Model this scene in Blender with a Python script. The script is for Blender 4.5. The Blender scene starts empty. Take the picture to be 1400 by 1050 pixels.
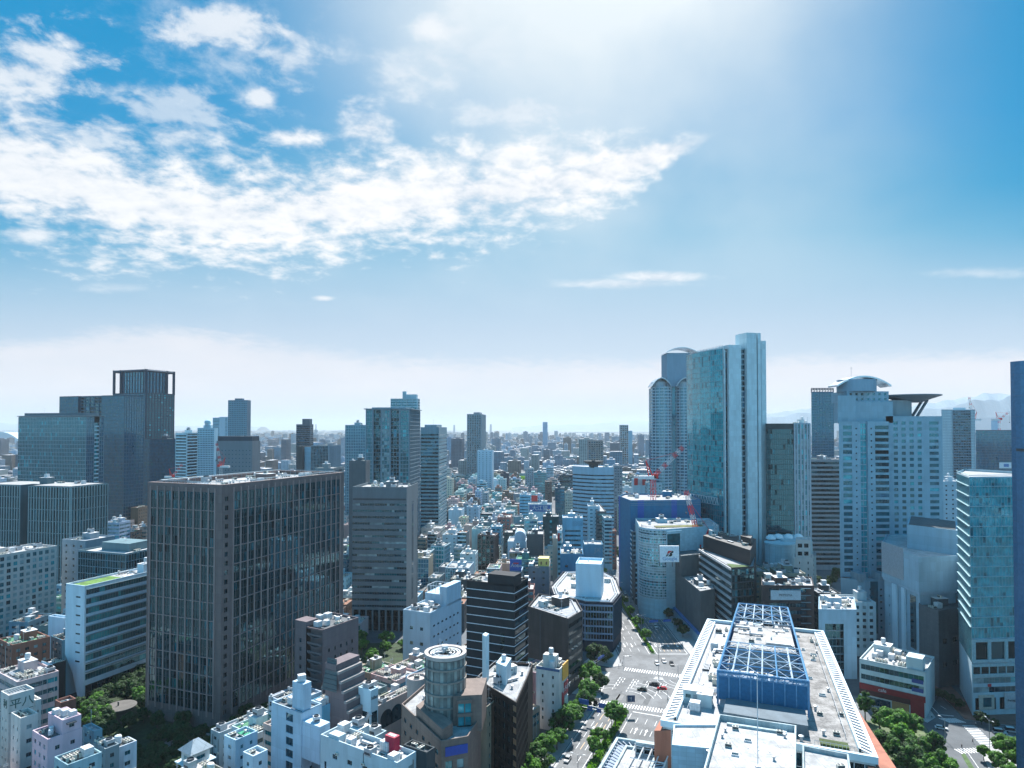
import bpy, math, random
from mathutils import Vector, Matrix, noise
R = math.radians
S = bpy.context.scene
COL = S.collection
rnd = random.Random(7)

# ---------------------------------------------------------------- camera
CAMH = 120.0
PITCH = R(1.2)
FOC = 900.0                      # focal length in photo pixels (1400 wide)
CY = 585 - FOC * math.tan(PITCH)
cam_d = bpy.data.cameras.new('camera')
cam = bpy.data.objects.new('camera', cam_d)
COL.objects.link(cam)
cam.location = (0, 0, CAMH)
cam.rotation_euler = (R(90) + PITCH, 0, 0)
cam_d.sensor_width = 36
cam_d.lens = 36 * FOC / 1400
cam_d.shift_y = (CY - 525) / 1400
cam_d.clip_start = 1
cam_d.clip_end = 90000
S.camera = cam

# ---------------------------------------------------------------- exposure
S.view_settings.view_transform = 'Standard'
S.view_settings.look = 'None'
S.view_settings.gamma = 1
S.view_settings.exposure = EXPO = 1.06
S.cycles.use_denoising = True
S.cycles.max_bounces = 6
S.cycles.diffuse_bounces = 3
S.cycles.glossy_bounces = 3
S.cycles.transmission_bounces = 3
S.cycles.volume_bounces = 0
S.cycles.transparent_max_bounces = 8
S.cycles.caustics_reflective = False
S.cycles.caustics_refractive = False
S.cycles.sample_clamp_indirect = 6

# ---------------------------------------------------------------- sun
SUN_AZ, SUN_EL = R(11.0), R(50.0)
sd = bpy.data.lights.new('sun', 'SUN')
sd.energy = 5.0
sd.angle = R(0.53)
sd.color = (1.0, 0.975, 0.94)
sun = bpy.data.objects.new('sun', sd)
COL.objects.link(sun)
_sv = Vector((math.sin(SUN_AZ) * math.cos(SUN_EL), math.cos(SUN_AZ) * math.cos(SUN_EL), math.sin(SUN_EL)))
sun.rotation_euler = _sv.to_track_quat('Z', 'Y').to_euler()
sun.location = (0, 0, 400)

# ---------------------------------------------------------------- node helper
class NT:
    def __init__(s, nt):
        s.nt = nt
    def n(s, t, **k):
        x = s.nt.nodes.new(t)
        ins = k.pop('ins', {})
        for a, v in k.items():
            setattr(x, a, v)
        for a, v in ins.items():
            if isinstance(v, bpy.types.NodeSocket):
                s.nt.links.new(v, x.inputs[a])
            else:
                x.inputs[a].default_value = v
        return x
    def m(s, op, a, b=0.0, c=0.0, clamp=False):
        x = s.n('ShaderNodeMath', operation=op, use_clamp=clamp)
        for i, v in enumerate((a, b, c)):
            if isinstance(v, bpy.types.NodeSocket):
                s.nt.links.new(v, x.inputs[i])
            else:
                x.inputs[i].default_value = v
        return x.outputs[0]
    def mix(s, f, a, b, mode='MIX'):
        x = s.n('ShaderNodeMix', data_type='RGBA', blend_type=mode)
        for i, v in ((0, f), (6, a), (7, b)):
            if isinstance(v, bpy.types.NodeSocket):
                s.nt.links.new(v, x.inputs[i])
            else:
                x.inputs[i].default_value = (*v, 1) if isinstance(v, tuple) and len(v) == 3 else v
        return x.outputs[2]
    def ss(s, v, lo, hi, a=0.0, b=1.0):
        x = s.n('ShaderNodeMapRange', interpolation_type='SMOOTHSTEP')
        for i, q in enumerate((v, lo, hi, a, b)):
            if isinstance(q, bpy.types.NodeSocket):
                s.nt.links.new(q, x.inputs[i])
            else:
                x.inputs[i].default_value = q
        return x.outputs[0]
    def curve(s, v, pts):
        x = s.n('ShaderNodeFloatCurve')
        c = x.mapping.curves[0]
        while len(c.points) < len(pts):
            c.points.new(0.5, 0.5)
        for p, (a, b) in zip(c.points, pts):
            p.location = (a, b)
            p.handle_type = 'AUTO_CLAMPED'
        x.mapping.update()
        s.nt.links.new(v, x.inputs['Value'])
        return x.outputs[0]

def lin(r, g, b):
    f = lambda c: ((c / 255 + 0.055) / 1.055) ** 2.4 if c > 10 else c / 255 / 12.92
    return (f(r), f(g), f(b))

# ---------------------------------------------------------------- world / sky
W = bpy.data.worlds.new('World')
S.world = W
W.use_nodes = True
w = NT(W.node_tree)
for x in list(W.node_tree.nodes):
    W.node_tree.nodes.remove(x)
_o = w.n('ShaderNodeOutputWorld')
tc = w.n('ShaderNodeTexCoord').outputs['Generated']
sp = w.n('ShaderNodeSeparateXYZ', ins={0: tc})
X, Y, Z = sp.outputs
sky = w.n('ShaderNodeTexSky', sky_type='NISHITA', sun_disc=False, sun_elevation=SUN_EL, sun_rotation=SUN_AZ,
          altitude=100, air_density=1.0, dust_density=0.8, ozone_density=2.5)
yy = w.m('MAXIMUM', Y, 0.05)
U = w.m('DIVIDE', X, yy)                 # tangent of azimuth
Zp = w.m('MAXIMUM', Z, 0.0)
hyp = w.m('SQRT', w.m('ADD', w.m('MULTIPLY', X, X), w.m('MULTIPLY', Y, Y)))
Vv = w.m('DIVIDE', Zp, w.m('MAXIMUM', Y, 0.12))   # tangent of elevation over the heading
k = 1 / (2 ** EXPO)
def sc_(c, f=1.0):
    c = lin(*c)
    return tuple(q * k * f for q in c)
# clear-sky colour from the horizon up
el = w.m('MULTIPLY', Vv, 1.0)
ramp = w.n('ShaderNodeValToRGB', ins={0: w.m('DIVIDE', el, 0.9)})
cr = ramp.color_ramp
stops = [(0.0, (226, 230, 238)), (0.06, (220, 226, 236)), (0.17, (192, 211, 228)), (0.26, (158, 198, 221)), (0.33, (108, 180, 213)),
         (0.42, (44, 160, 206)), (0.54, (0, 150, 206)), (0.75, (0, 142, 200)), (1.0, (0, 124, 186))]
while len(cr.elements) < len(stops):
    cr.elements.new(0.5)
for e, (p, c) in zip(cr.elements, stops):
    e.position = p
    e.color = (*sc_(c), 1)
base = w.mix(0.05, ramp.outputs[0], w.mix(1.0, sky.outputs[0], (0.0, 0.05, 0.09), 'MULTIPLY'))
# deeper blue towards both sides, away from the sun
side = w.ss(w.m('ABSOLUTE', w.m('SUBTRACT', U, 0.12)), 0.35, 0.95)
hi = w.ss(Vv, 0.12, 0.55)
base = w.mix(w.m('MULTIPLY', w.m('MULTIPLY', side, hi), 0.7), base, sc_((0, 150, 208)))
# veil of thin cloud around the sun
dotn = w.n('ShaderNodeVectorMath', operation='DOT_PRODUCT', ins={0: tc, 1: tuple(_sv)}).outputs['Value']
glow = w.m('MULTIPLY', w.m('POWER', w.m('MAXIMUM', dotn, 0.0), 10.0), w.ss(w.m('ABSOLUTE', w.m('SUBTRACT', U, 0.13)), 0.74, 0.12))
veiln = w.n('ShaderNodeTexNoise', noise_dimensions='3D', ins={'Vector': tc, 'Scale': 3.2, 'Detail': 6.0, 'Roughness': 0.55}).outputs[0]
# ---- cloud noise laid out on a high flat layer, so that it foreshortens to the horizon
zz = w.m('ADD', Zp, 0.2)
cp = w.n('ShaderNodeCombineXYZ', ins={0: w.m('DIVIDE', X, zz), 1: w.m('DIVIDE', Y, zz), 2: 0.0}).outputs[0]
n1 = w.n('ShaderNodeTexNoise', ins={'Vector': cp, 'Scale': 3.1, 'Detail': 7.0, 'Roughness': 0.6, 'Distortion': 0.15}).outputs[0]
n2 = w.n('ShaderNodeTexNoise', ins={'Vector': cp, 'Scale': 13, 'Detail': 6.0, 'Roughness': 0.6, 'Distortion': 0.2}).outputs[0]
n3 = w.n('ShaderNodeTexNoise', ins={'Vector': cp, 'Scale': 1.5, 'Detail': 3.0, 'Roughness': 0.5}).outputs[0]
nn = w.m('ADD', w.m('MULTIPLY', w.m('SUBTRACT', n1, 0.5), 1.0), w.m('MULTIPLY', w.m('SUBTRACT', n2, 0.5), 1.0))
# u -> 0..1 over the photographed span
un = w.m('MULTIPLY_ADD', U, 0.5, 0.5, clamp=True)
def px2u(px): return ((px - 700) / 900) * 0.5 + 0.5
def py2v(py): return (585 - py) / 900
# main crescent: centre line and half width
cen = w.curve(un, [(px2u(p), py2v(y)) for p, y in ((-300, 90), (0, 222), (150, 270), (300, 292), (450, 285), (600, 268), (750, 250), (870, 222), (960, 188), (1200, 120), (1600, 120))])
wid = w.curve(un, [(px2u(p), v) for p, v in ((-300, 0.14), (0, 0.125), (150, 0.1), (300, 0.085), (450, 0.082), (600, 0.078), (750, 0.068), (860, 0.045), (950, 0.015), (1000, 0.0), (1200, 0.0), (1600, 0.0))])
dv = w.m('SUBTRACT', Vv, cen)
up = w.m('GREATER_THAN', dv, 0.0)
# softer above (broken puffs), crisp below
wsc = w.m('MULTIPLY', wid, w.m('MULTIPLY_ADD', up, 0.15, 0.85))
dd = w.m('DIVIDE', w.m('ABSOLUTE', dv), w.m('MAXIMUM', wsc, 0.002))
band = w.m('SUBTRACT', 1.02, dd)
mband = w.ss(w.m('ADD', band, w.m('MULTIPLY', nn, 2.6)), -0.35, 0.85)
mband = w.m('MULTIPLY', mband, w.ss(wid, 0.0, 0.03))
# broken puffs above the crescent, on the left
puffr = w.m('MULTIPLY', w.ss(dv, -0.02, 0.05), w.ss(w.m('MULTIPLY', U, -1.0), -0.15, 0.25))
fade_r = w.ss(Vv, 0.66, 0.36)
pn = w.m('ADD', w.m('MULTIPLY', w.m('SUBTRACT', n1, 0.5), 1.9), w.m('MULTIPLY', w.m('SUBTRACT', n2, 0.5), 1.1))
pn = w.m('ADD', pn, w.m('MULTIPLY', w.m('SUBTRACT', n3, 0.5), 1.2))
puffs = w.m('MULTIPLY', w.ss(pn, -0.10, 0.42), w.m('MULTIPLY', puffr, w.m('MULTIPLY_ADD', fade_r, 0.6, 0.4)))
# upper left corner mass
def blob(px, py, ru, rv, gain=1.0, lo=-0.1, hi_=0.9, amp=2.2):
    a = w.m('DIVIDE', w.m('SUBTRACT', U, (px - 700) / 900), ru)
    b = w.m('DIVIDE', w.m('SUBTRACT', Vv, py2v(py)), rv)
    d = w.m('SQRT', w.m('ADD', w.m('MULTIPLY', a, a), w.m('MULTIPLY', b, b)))
    q = w.ss(w.m('ADD', w.m('SUBTRACT', 1.0, d), w.m('MULTIPLY', nn, amp)), lo, hi_)
    return w.m('MULTIPLY', q, gain)
masks = [w.m('MULTIPLY', mband, 0.97), w.m('MULTIPLY', puffs, 0.85),
         blob(30, 90, 0.14, 0.085, 0.8, amp=3.4), blob(290, 35, 0.10, 0.03, 0.75, amp=3.2), blob(395, 85, 0.06, 0.045, 0.6, amp=3.2), blob(355, 130, 0.03, 0.022, 0.75), blob(230, 150, 0.12, 0.05, 0.5, amp=3.6), blob(120, 190, 0.12, 0.05, 0.7, amp=3.2), blob(600, 35, 0.04, 0.02, 0.5), blob(700, 150, 0.12, 0.03, 0.45), blob(400, 185, 0.07, 0.022, 0.95), blob(500, 170, 0.06, 0.05, 0.85),
         blob(235, 180, 0.08, 0.03, 0.7), blob(40, 320, 0.07, 0.022, 0.85, amp=1.5), blob(700, 215, 0.07, 0.035, 0.9), blob(790, 215, 0.06, 0.03, 0.9), blob(590, 30, 0.04, 0.03, 0.6),
         blob(905, 378, 0.085, 0.012, 0.85, amp=1.0), blob(850, 387, 0.13, 0.010, 0.55, amp=1.0), blob(150, 393, 0.06, 0.010, 0.35, amp=1.2), blob(440, 407, 0.02, 0.006, 0.8, amp=0.8),
         blob(1340, 372, 0.1, 0.012, 0.4, amp=1.0)]
cl = masks[0]
for q in masks[1:]:
    cl = w.m('MAXIMUM', cl, q)
# low pale bank over the horizon
lowc = w.curve(un, [(px2u(p), py2v(y)) for p, y in ((-300, 470), (0, 470), (150, 452), (300, 456), (450, 480), (600, 494), (900, 492), (1200, 486), (1500, 480))])
lowm = w.ss(w.m('ADD', w.m('SUBTRACT', lowc, Vv), w.m('MULTIPLY', nn, 0.035)), -0.012, 0.02)
lowm = w.m('MULTIPLY', lowm, w.m('MULTIPLY_ADD', n3, 0.9, 0.3))
lowm = w.m('MULTIPLY', lowm, w.ss(Vv, 0.0, 0.07))
base = w.mix(lowm, base, sc_((242, 240, 245)))
veil = w.m('MULTIPLY', glow, w.m('MULTIPLY_ADD', veiln, 2.2, 0.6), clamp=True)
base = w.mix(w.m('MULTIPLY', veil, 1.0, clamp=True), base, sc_((232, 243, 250)))
shade = w.ss(w.m('MULTIPLY_ADD', n2, 0.6, w.m('MULTIPLY', n1, 0.5)), 0.38, 0.66)
ccol = w.mix(shade, sc_((224, 232, 243)), sc_((255, 254, 254), 1.06))
ccol = w.mix(w.m('MULTIPLY', side, 0.25), ccol, sc_((225, 235, 245)))
wis = w.m('MULTIPLY', w.ss(w.m('MULTIPLY_ADD', n1, .6, w.m('MULTIPLY', n3, .5)), .45, .8), w.m('MULTIPLY', w.m('MULTIPLY', w.ss(w.m('ABSOLUTE', dv), .30, .04), w.ss(U, .42, .0)), .15))
base = w.mix(wis, base, sc_((238, 243, 248)))
mil = w.m('MULTIPLY', w.ss(w.m('MULTIPLY_ADD', n3, .8, w.m('MULTIPLY', veiln, .35)), .36, .78), w.m('MULTIPLY', w.ss(Vv, .16, .34), w.m('MULTIPLY', w.ss(U, .85, .2), w.ss(U, -.45, -.1))))
base = w.mix(w.m('MULTIPLY', mil, .42), base, sc_((226, 238, 246)))
final = w.mix(cl, base, ccol)
core = w.m('POWER', w.m('MAXIMUM', dotn, 0.0), 60.0)
final = w.mix(w.m('MULTIPLY', core, 0.9), final, sc_((255, 255, 255), 2.0))
# unseen sky behind the camera, turned cyan and brightened to fill shaded fronts
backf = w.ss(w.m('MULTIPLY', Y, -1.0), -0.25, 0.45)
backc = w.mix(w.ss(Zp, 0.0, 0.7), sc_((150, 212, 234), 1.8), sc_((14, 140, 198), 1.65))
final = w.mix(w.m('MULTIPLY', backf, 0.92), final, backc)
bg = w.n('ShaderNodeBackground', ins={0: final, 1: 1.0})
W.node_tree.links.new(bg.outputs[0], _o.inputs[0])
W.cycles.sampling_method = 'MANUAL'
W.cycles.sample_map_resolution = 512

# ================================================================ pixel -> world
def ray(px, py):
    a = (px - 700) / FOC
    b = -(py - CY) / FOC
    y = math.cos(PITCH) - b * math.sin(PITCH)
    z = math.sin(PITCH) + b * math.cos(PITCH)
    return a / y, z / y
def at(px, py, D):
    a, b = ray(px, py)
    return Vector((a * D, D, CAMH + b * D))
def gnd(px, py, z=0.0):
    a, b = ray(px, py)
    D = (CAMH - z) / -b
    return Vector((a * D, D, z))
def dirs(az):
    a = R(az)
    return Vector((math.sin(a), math.cos(a), 0)), Vector((math.cos(a), -math.sin(a), 0))
def solve(C, d, px, py):
    Xr = ray(px, py)[0]
    return (Xr * C.y - C.x) / (d.x - Xr * d.y)
def rect(pc, py, D, az, pf, ps=None, side='R', depth=None, dz=None):
    """box footprint from its nearest top corner: photo column pc, row py, distance D"""
    C = at(pc, py, D)
    e1, e2 = dirs(az)
    wf = -e2 if side == 'R' else e2
    tf = abs(solve(C, wf, pf, py))
    td = depth if depth else abs(solve(C, e1, ps, py))
    c = Vector((C.x, C.y))
    E1 = Vector((e1.x, e1.y)); E2 = Vector((e2.x, e2.y))
    if side == 'R':
        FR = c; FL = c - E2 * tf
    else:
        FL = c; FR = c + E2 * tf
    return [FL, FR, FR + E1 * td, FL + E1 * td], C.z
def flat(px0, px1, py, D, az=4, depth=20):
    """box whose front runs between two photo columns"""
    C = at(px0, py, D)
    e1, e2 = dirs(az)
    t = abs(solve(C, e2, px1, py))
    E1 = Vector((e1.x, e1.y)); E2 = Vector((e2.x, e2.y)); c = Vector((C.x, C.y))
    if px0 > 1000:            # blocks on the right stand turned, so only their fronts show
        E1 = Vector((ray(px0, py)[0] * 1.02, 1)).normalized()
    return [c, c + E2 * t, c + E2 * t + E1 * depth, c + E1 * depth], C.z
def inset(poly, d):
    n = len(poly); out = []
    for i in range(n):
        p0, p1, p2 = poly[i - 1], poly[i], poly[(i + 1) % n]
        a = (p1 - p0).normalized(); b = (p2 - p1).normalized()
        na = Vector((-a.y, a.x)); nb = Vector((-b.y, b.x))
        q = (na + nb); q = q / max(0.2, q.dot(na) if q.length else 1)
        out.append(p1 + q * d)
    return out
def lerp(a, b, t): return a + (b - a) * t
def quadp(poly, s, t):
    return lerp(lerp(poly[0], poly[1], s), lerp(poly[3], poly[2], s), t)

# ================================================================ materials
MATS = {}
def principled(name, col, rough=0.8, metal=0.0, ior=1.45, spec=0.5):
    m = bpy.data.materials.new(name)
    m.use_nodes = True
    nt = NT(m.node_tree)
    p = m.node_tree.nodes['Principled BSDF']
    p.inputs['Base Color'].default_value = (*col, 1)
    p.inputs['Roughness'].default_value = rough
    p.inputs['Metallic'].default_value = metal
    p.inputs['IOR'].default_value = ior
    p.inputs['Specular IOR Level'].default_value = spec
    return m, nt, p
def wall(col, var=0.12, rough=0.85, key='', streak=True, joints=None):
    """painted or stone wall: base colour with weather stains (and optional panel joints)"""
    if col[0] <= col[2] * 1.02: col = (col[0] * .80, col[1] * .96, col[2] * 1.0)
    kk = ('wall', tuple(round(c, 3) for c in col), var, rough, key, joints)
    if kk in MATS: return MATS[kk]
    m, nt, p = principled('wall_paint', col, rough)
    t = nt.n('ShaderNodeTexCoord').outputs['Object']
    mp = nt.n('ShaderNodeMapping', ins={0: t, 3: (0.35, 0.35, 0.06 if streak else 0.35)}).outputs[0]
    n = nt.n('ShaderNodeTexNoise', ins={'Vector': mp, 'Scale': 1.0, 'Detail': 4.0, 'Roughness': 0.65}).outputs[0]
    f = nt.ss(n, 0.35, 0.7)
    dark = tuple(c * (1 - var * 2.2) for c in col)
    lite = tuple(min(0.9, c * (1 + var * 0.4)) for c in col)
    c = nt.mix(f, lite, dark)
    if joints:
        jw, jh, js = joints
        s3 = nt.n('ShaderNodeSeparateXYZ', ins={0: t}).outputs
        u = nt.m('ADD', s3[0], nt.m('MULTIPLY', s3[1], 0.8))
        v = nt.n('ShaderNodeCombineXYZ', ins={0: u, 1: s3[2], 2: 0.0}).outputs[0]
        br = nt.n('ShaderNodeTexBrick', offset=0.0, ins={'Vector': v, 'Scale': 1.0, 'Mortar Size': 0.05, 'Brick Width': jw, 'Row Height': jh,
                  'Color1': (1, 1, 1, 1), 'Color2': (0.86, 0.86, 0.86, 1), 'Mortar': (js, js, js, 1)}).outputs[0]
        c = nt.mix(1.0, c, br, 'MULTIPLY')
    nt.nt.links.new(c, p.inputs['Base Color'])
    MATS[kk] = m
    return m
def roofm(col=(0.5, 0.5, 0.5), var=0.3, key=''):
    kk = ('roof', tuple(round(c, 3) for c in col), var, key)
    if kk in MATS: return MATS[kk]
    m, nt, p = principled('roof_surface', col, 0.9)
    t = nt.n('ShaderNodeTexCoord').outputs['Object']
    n = nt.n('ShaderNodeTexNoise', ins={'Vector': t, 'Scale': 0.28, 'Detail': 6.0, 'Roughness': 0.7}).outputs[0]
    n2 = nt.n('ShaderNodeTexNoise', ins={'Vector': t, 'Scale': 2.2, 'Detail': 3.0}).outputs[0]
    f = nt.ss(nt.m('MULTIPLY_ADD', n2, 0.3, nt.m('MULTIPLY', n, 0.8)), 0.38, 0.72)
    c = nt.mix(f, tuple(min(0.92, q * 1.1) for q in col), tuple(q * (1 - var) for q in col))
    br = nt.n('ShaderNodeTexBrick', offset=0.0, ins={'Vector': t, 'Scale': 1.0, 'Mortar Size': .05, 'Brick Width': 3.1, 'Row Height': 4.3, 'Color1': (1, 1, 1, 1), 'Color2': (.84, .84, .84, 1), 'Mortar': (.55, .55, .55, 1)}).outputs[0]
    c = nt.mix(1.0, c, br, 'MULTIPLY')
    sp_ = nt.n('ShaderNodeTexVoronoi', ins={'Vector': t, 'Scale': .16}).outputs[0]
    c = nt.mix(nt.ss(sp_, .16, .08, 0.0, .45), c, tuple(q * .45 for q in col))
    nt.nt.links.new(c, p.inputs['Base Color'])
    MATS[kk] = m
    return m
def plain(name, col, rough=0.6, metal=0.0, **k):
    kk = (name, tuple(round(c, 3) for c in col), rough, metal)
    if kk in MATS: return MATS[kk]
    m, nt, p = principled(name, col, rough, metal, **k)
    t = nt.n('ShaderNodeTexCoord').outputs['Object']
    n = nt.n('ShaderNodeTexNoise', ins={'Vector': t, 'Scale': 1.3, 'Detail': 3.0}).outputs[0]
    c = nt.mix(nt.ss(n, 0.3, 0.7), tuple(q * 0.88 for q in col), tuple(min(0.95, q * 1.08) for q in col))
    nt.nt.links.new(c, p.inputs['Base Color'])
    MATS[kk] = m
    return m
def glassm(name, col, ior=1.9, rough=0.04, metal=0.0):
    kk = (name, col, ior, rough)
    if kk in MATS: return MATS[kk]
    m, nt, p = principled(name, col, rough, metal, ior=ior)
    t = nt.n('ShaderNodeTexCoord').outputs['Object']
    n = nt.n('ShaderNodeTexNoise', ins={'Vector': t, 'Scale': 0.35, 'Detail': 2.0}).outputs[0]
    p.inputs['Specular Tint'].default_value = (.38, .86, 1, 1)
    b = nt.n('ShaderNodeBump', ins={'Strength': 0.04, 'Distance': 0.5, 'Height': n}).outputs[0]
    nt.nt.links.new(b, p.inputs['Normal'])
    c = nt.mix(nt.ss(n, 0.3, 0.7), tuple(q * 0.7 for q in col), tuple(min(1, q * 1.4) for q in col))
    nt.nt.links.new(c, p.inputs['Base Color'])
    MATS[kk] = m
    return m
G_DARK = glassm('window_glass_dark', (0.004, 0.024, 0.036), 1.9)
G_TEAL = glassm('window_glass_teal', (0.004, 0.08, 0.105), 2.1)
G_TEAL2 = glassm('window_glass_teal_deep', (0.003, 0.055, 0.08), 2.2)
G_BLUE = glassm('window_glass_blue', (0.002, 0.065, 0.125), 2.1)
G_BLUE2 = glassm('window_glass_blue_deep', (0.001, 0.045, 0.095), 2.2)
G_PALE = glassm('window_glass_blinds', (0.22, 0.30, 0.32), 1.5, 0.12)
G_GREEN = glassm('window_glass_green', (0.001, 0.020, 0.024), 2.1)
G_BLACK = glassm('window_glass_black', (0.004, 0.007, 0.010), 1.45)
G_BRI = glassm('window_glass_bright', (0.015, 0.26, 0.31), 2.3)
G_BRI2 = glassm('window_glass_bright_deep', (0.01, 0.19, 0.24), 2.4)
GS = {  # glass palettes: four slots picked at random per pane
    'std': [G_DARK, G_DARK, G_TEAL, G_PALE], 'teal': [G_TEAL, G_TEAL, G_TEAL2, G_BRI], 'blue': [G_BLUE, G_BLUE, G_BLUE2, G_TEAL],
    'green': [G_GREEN, G_GREEN, G_BLACK, G_TEAL], 'black': [G_BLACK, G_BLACK, G_DARK, G_DARK], 'bright': [G_BRI, G_BRI, G_BRI2, G_TEAL],
    'dark': [G_DARK, G_BLACK, G_DARK, G_BLUE], 'lite': [G_PALE, G_TEAL, G_BRI, G_DARK]}
WHITE = (0.72, 0.74, 0.78)
M_METAL = plain('galvanised_metal', (0.42, 0.45, 0.48), 0.45, 0.3)
M_WMETAL = plain('white_metal', (0.58, 0.60, 0.62), 0.5)
M_DMETAL = plain('dark_metal', (0.05, 0.06, 0.07), 0.5)
M_CREAM = plain('cream_plastic', (0.62, 0.6, 0.52), 0.5)
M_ALU = plain('pale_aluminium', (0.20, 0.29, 0.34), 0.35, 0.2)

# ================================================================ mesh builder
class MB:
    def __init__(s):
        s.v = []; s.f = []; s.mi = []
    def quad(s, a, b, c, d, m=0):
        i = len(s.v); s.v += [tuple(a), tuple(b), tuple(c), tuple(d)]
        s.f.append((i, i + 1, i + 2, i + 3)); s.mi.append(m)
    def ngon(s, pts, m=0):
        i = len(s.v); s.v += [tuple(p) for p in pts]
        s.f.append(tuple(range(i, i + len(pts)))); s.mi.append(m)
    def prism(s, poly, z0, z1, m=0, mt=None, bot=False):
        n = len(poly); i = len(s.v)
        s.v += [(p[0], p[1], z0) for p in poly] + [(p[0], p[1], z1) for p in poly]
        for k in range(n):
            j = (k + 1) % n
            s.f.append((i + k, i + j, i + n + j, i + n + k)); s.mi.append(m)
        s.f.append(tuple(i + n + k for k in range(n))); s.mi.append(m if mt is None else mt)
        if bot:
            s.f.append(tuple(i + n - 1 - k for k in range(n))); s.mi.append(m)
    def box(s, c, h, rot=0.0, m=0, z0=None):
        """centre c, half sizes h"""
        cr, sr = math.cos(rot), math.sin(rot)
        pl = [(c[0] + x * cr - y * sr, c[1] + x * sr + y * cr) for x, y in ((-h[0], -h[1]), (h[0], -h[1]), (h[0], h[1]), (-h[0], h[1]))]
        s.prism(pl, c[2] - h[2], c[2] + h[2], m, bot=True)
    def obox(s, A, U, N, Zv, m=0):
        """box from corner A spanned by vectors U, N, Zv (right handed)"""
        A = Vector(A)
        p = [A, A + U, A + U + N, A + N]
        q = [x + Zv for x in p]
        i = len(s.v); s.v += [tuple(x) for x in p + q]
        for f in ((0, 3, 2, 1), (4, 5, 6, 7), (0, 1, 5, 4), (1, 2, 6, 5), (2, 3, 7, 6), (3, 0, 4, 7)):
            s.f.append(tuple(i + k for k in f)); s.mi.append(m)
    def bar(s, a, b, r, m=0, n=4):
        a, b = Vector(a), Vector(b)
        d = (b - a)
        if d.length < 1e-6: return
        d.normalize()
        u = d.orthogonal().normalized(); w_ = d.cross(u)
        i = len(s.v)
        for p in (a, b):
            for k in range(n):
                t = 2 * math.pi * (k + 0.5) / n
                s.v.append(tuple(p + u * (math.cos(t) * r) + w_ * (math.sin(t) * r)))
        for k in range(n):
            j = (k + 1) % n
            s.f.append((i + k, i + j, i + n + j, i + n + k)); s.mi.append(m)
        s.f.append(tuple(i + n - 1 - k for k in range(n))); s.mi.append(m)
        s.f.append(tuple(i + n + k for k in range(n))); s.mi.append(m)
    def lathe(s, c, prof, n=24, m=0, a0=0.0, a1=2 * math.pi):
        full = abs(a1 - a0 - 2 * math.pi) < 1e-4
        cols = n if full else n + 1
        i = len(s.v)
        for r, z in prof:
            for k in range(cols):
                t = a0 + (a1 - a0) * k / n
                s.v.append((c[0] + math.cos(t) * r, c[1] + math.sin(t) * r, c[2] + z))
        for q in range(len(prof) - 1):
            for k in range(n):
                j = (k + 1) % cols
                s.f.append((i + q * cols + k, i + q * cols + j, i + (q + 1) * cols + j, i + (q + 1) * cols + k)); s.mi.append(m)
        if full and prof[-1][0] > 0.01:
            s.f.append(tuple(i + (len(prof) - 1) * cols + k for k in range(cols))); s.mi.append(m)
    def mesh(s, name, mats, org=None):
        me = bpy.data.meshes.new(name)
        v = s.v if org is None else [(x - org[0], y - org[1], z - org[2]) for x, y, z in s.v]
        me.from_pydata(v, [], s.f)
        for m in (mats if isinstance(mats, (list, tuple)) else [mats]):
            me.materials.append(m)
        if any(s.mi):
            me.polygons.foreach_set('material_index', s.mi)
        me.update()
        return me
def link(name, me, parent=None, loc=(0, 0, 0), rz=0.0, sc=None):
    o = bpy.data.objects.new(name, me)
    COL.objects.link(o)
    o.parent = parent
    o.location = loc
    if rz: o.rotation_euler = (0, 0, rz)
    if sc: o.scale = sc
    return o
def root(name, label, cat, loc, group=None, rz=0.0):
    o = bpy.data.objects.new(name, None)
    COL.objects.link(o)
    o.empty_display_size = 1
    o.location = loc
    o.rotation_euler = (0, 0, rz)
    o['label'] = label; o['category'] = cat
    if group: o['group'] = group
    return o
def struct(name, mb, mats, kind='structure'):
    o = link(name, mb.mesh(name, mats))
    o['kind'] = kind
    return o

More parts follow.
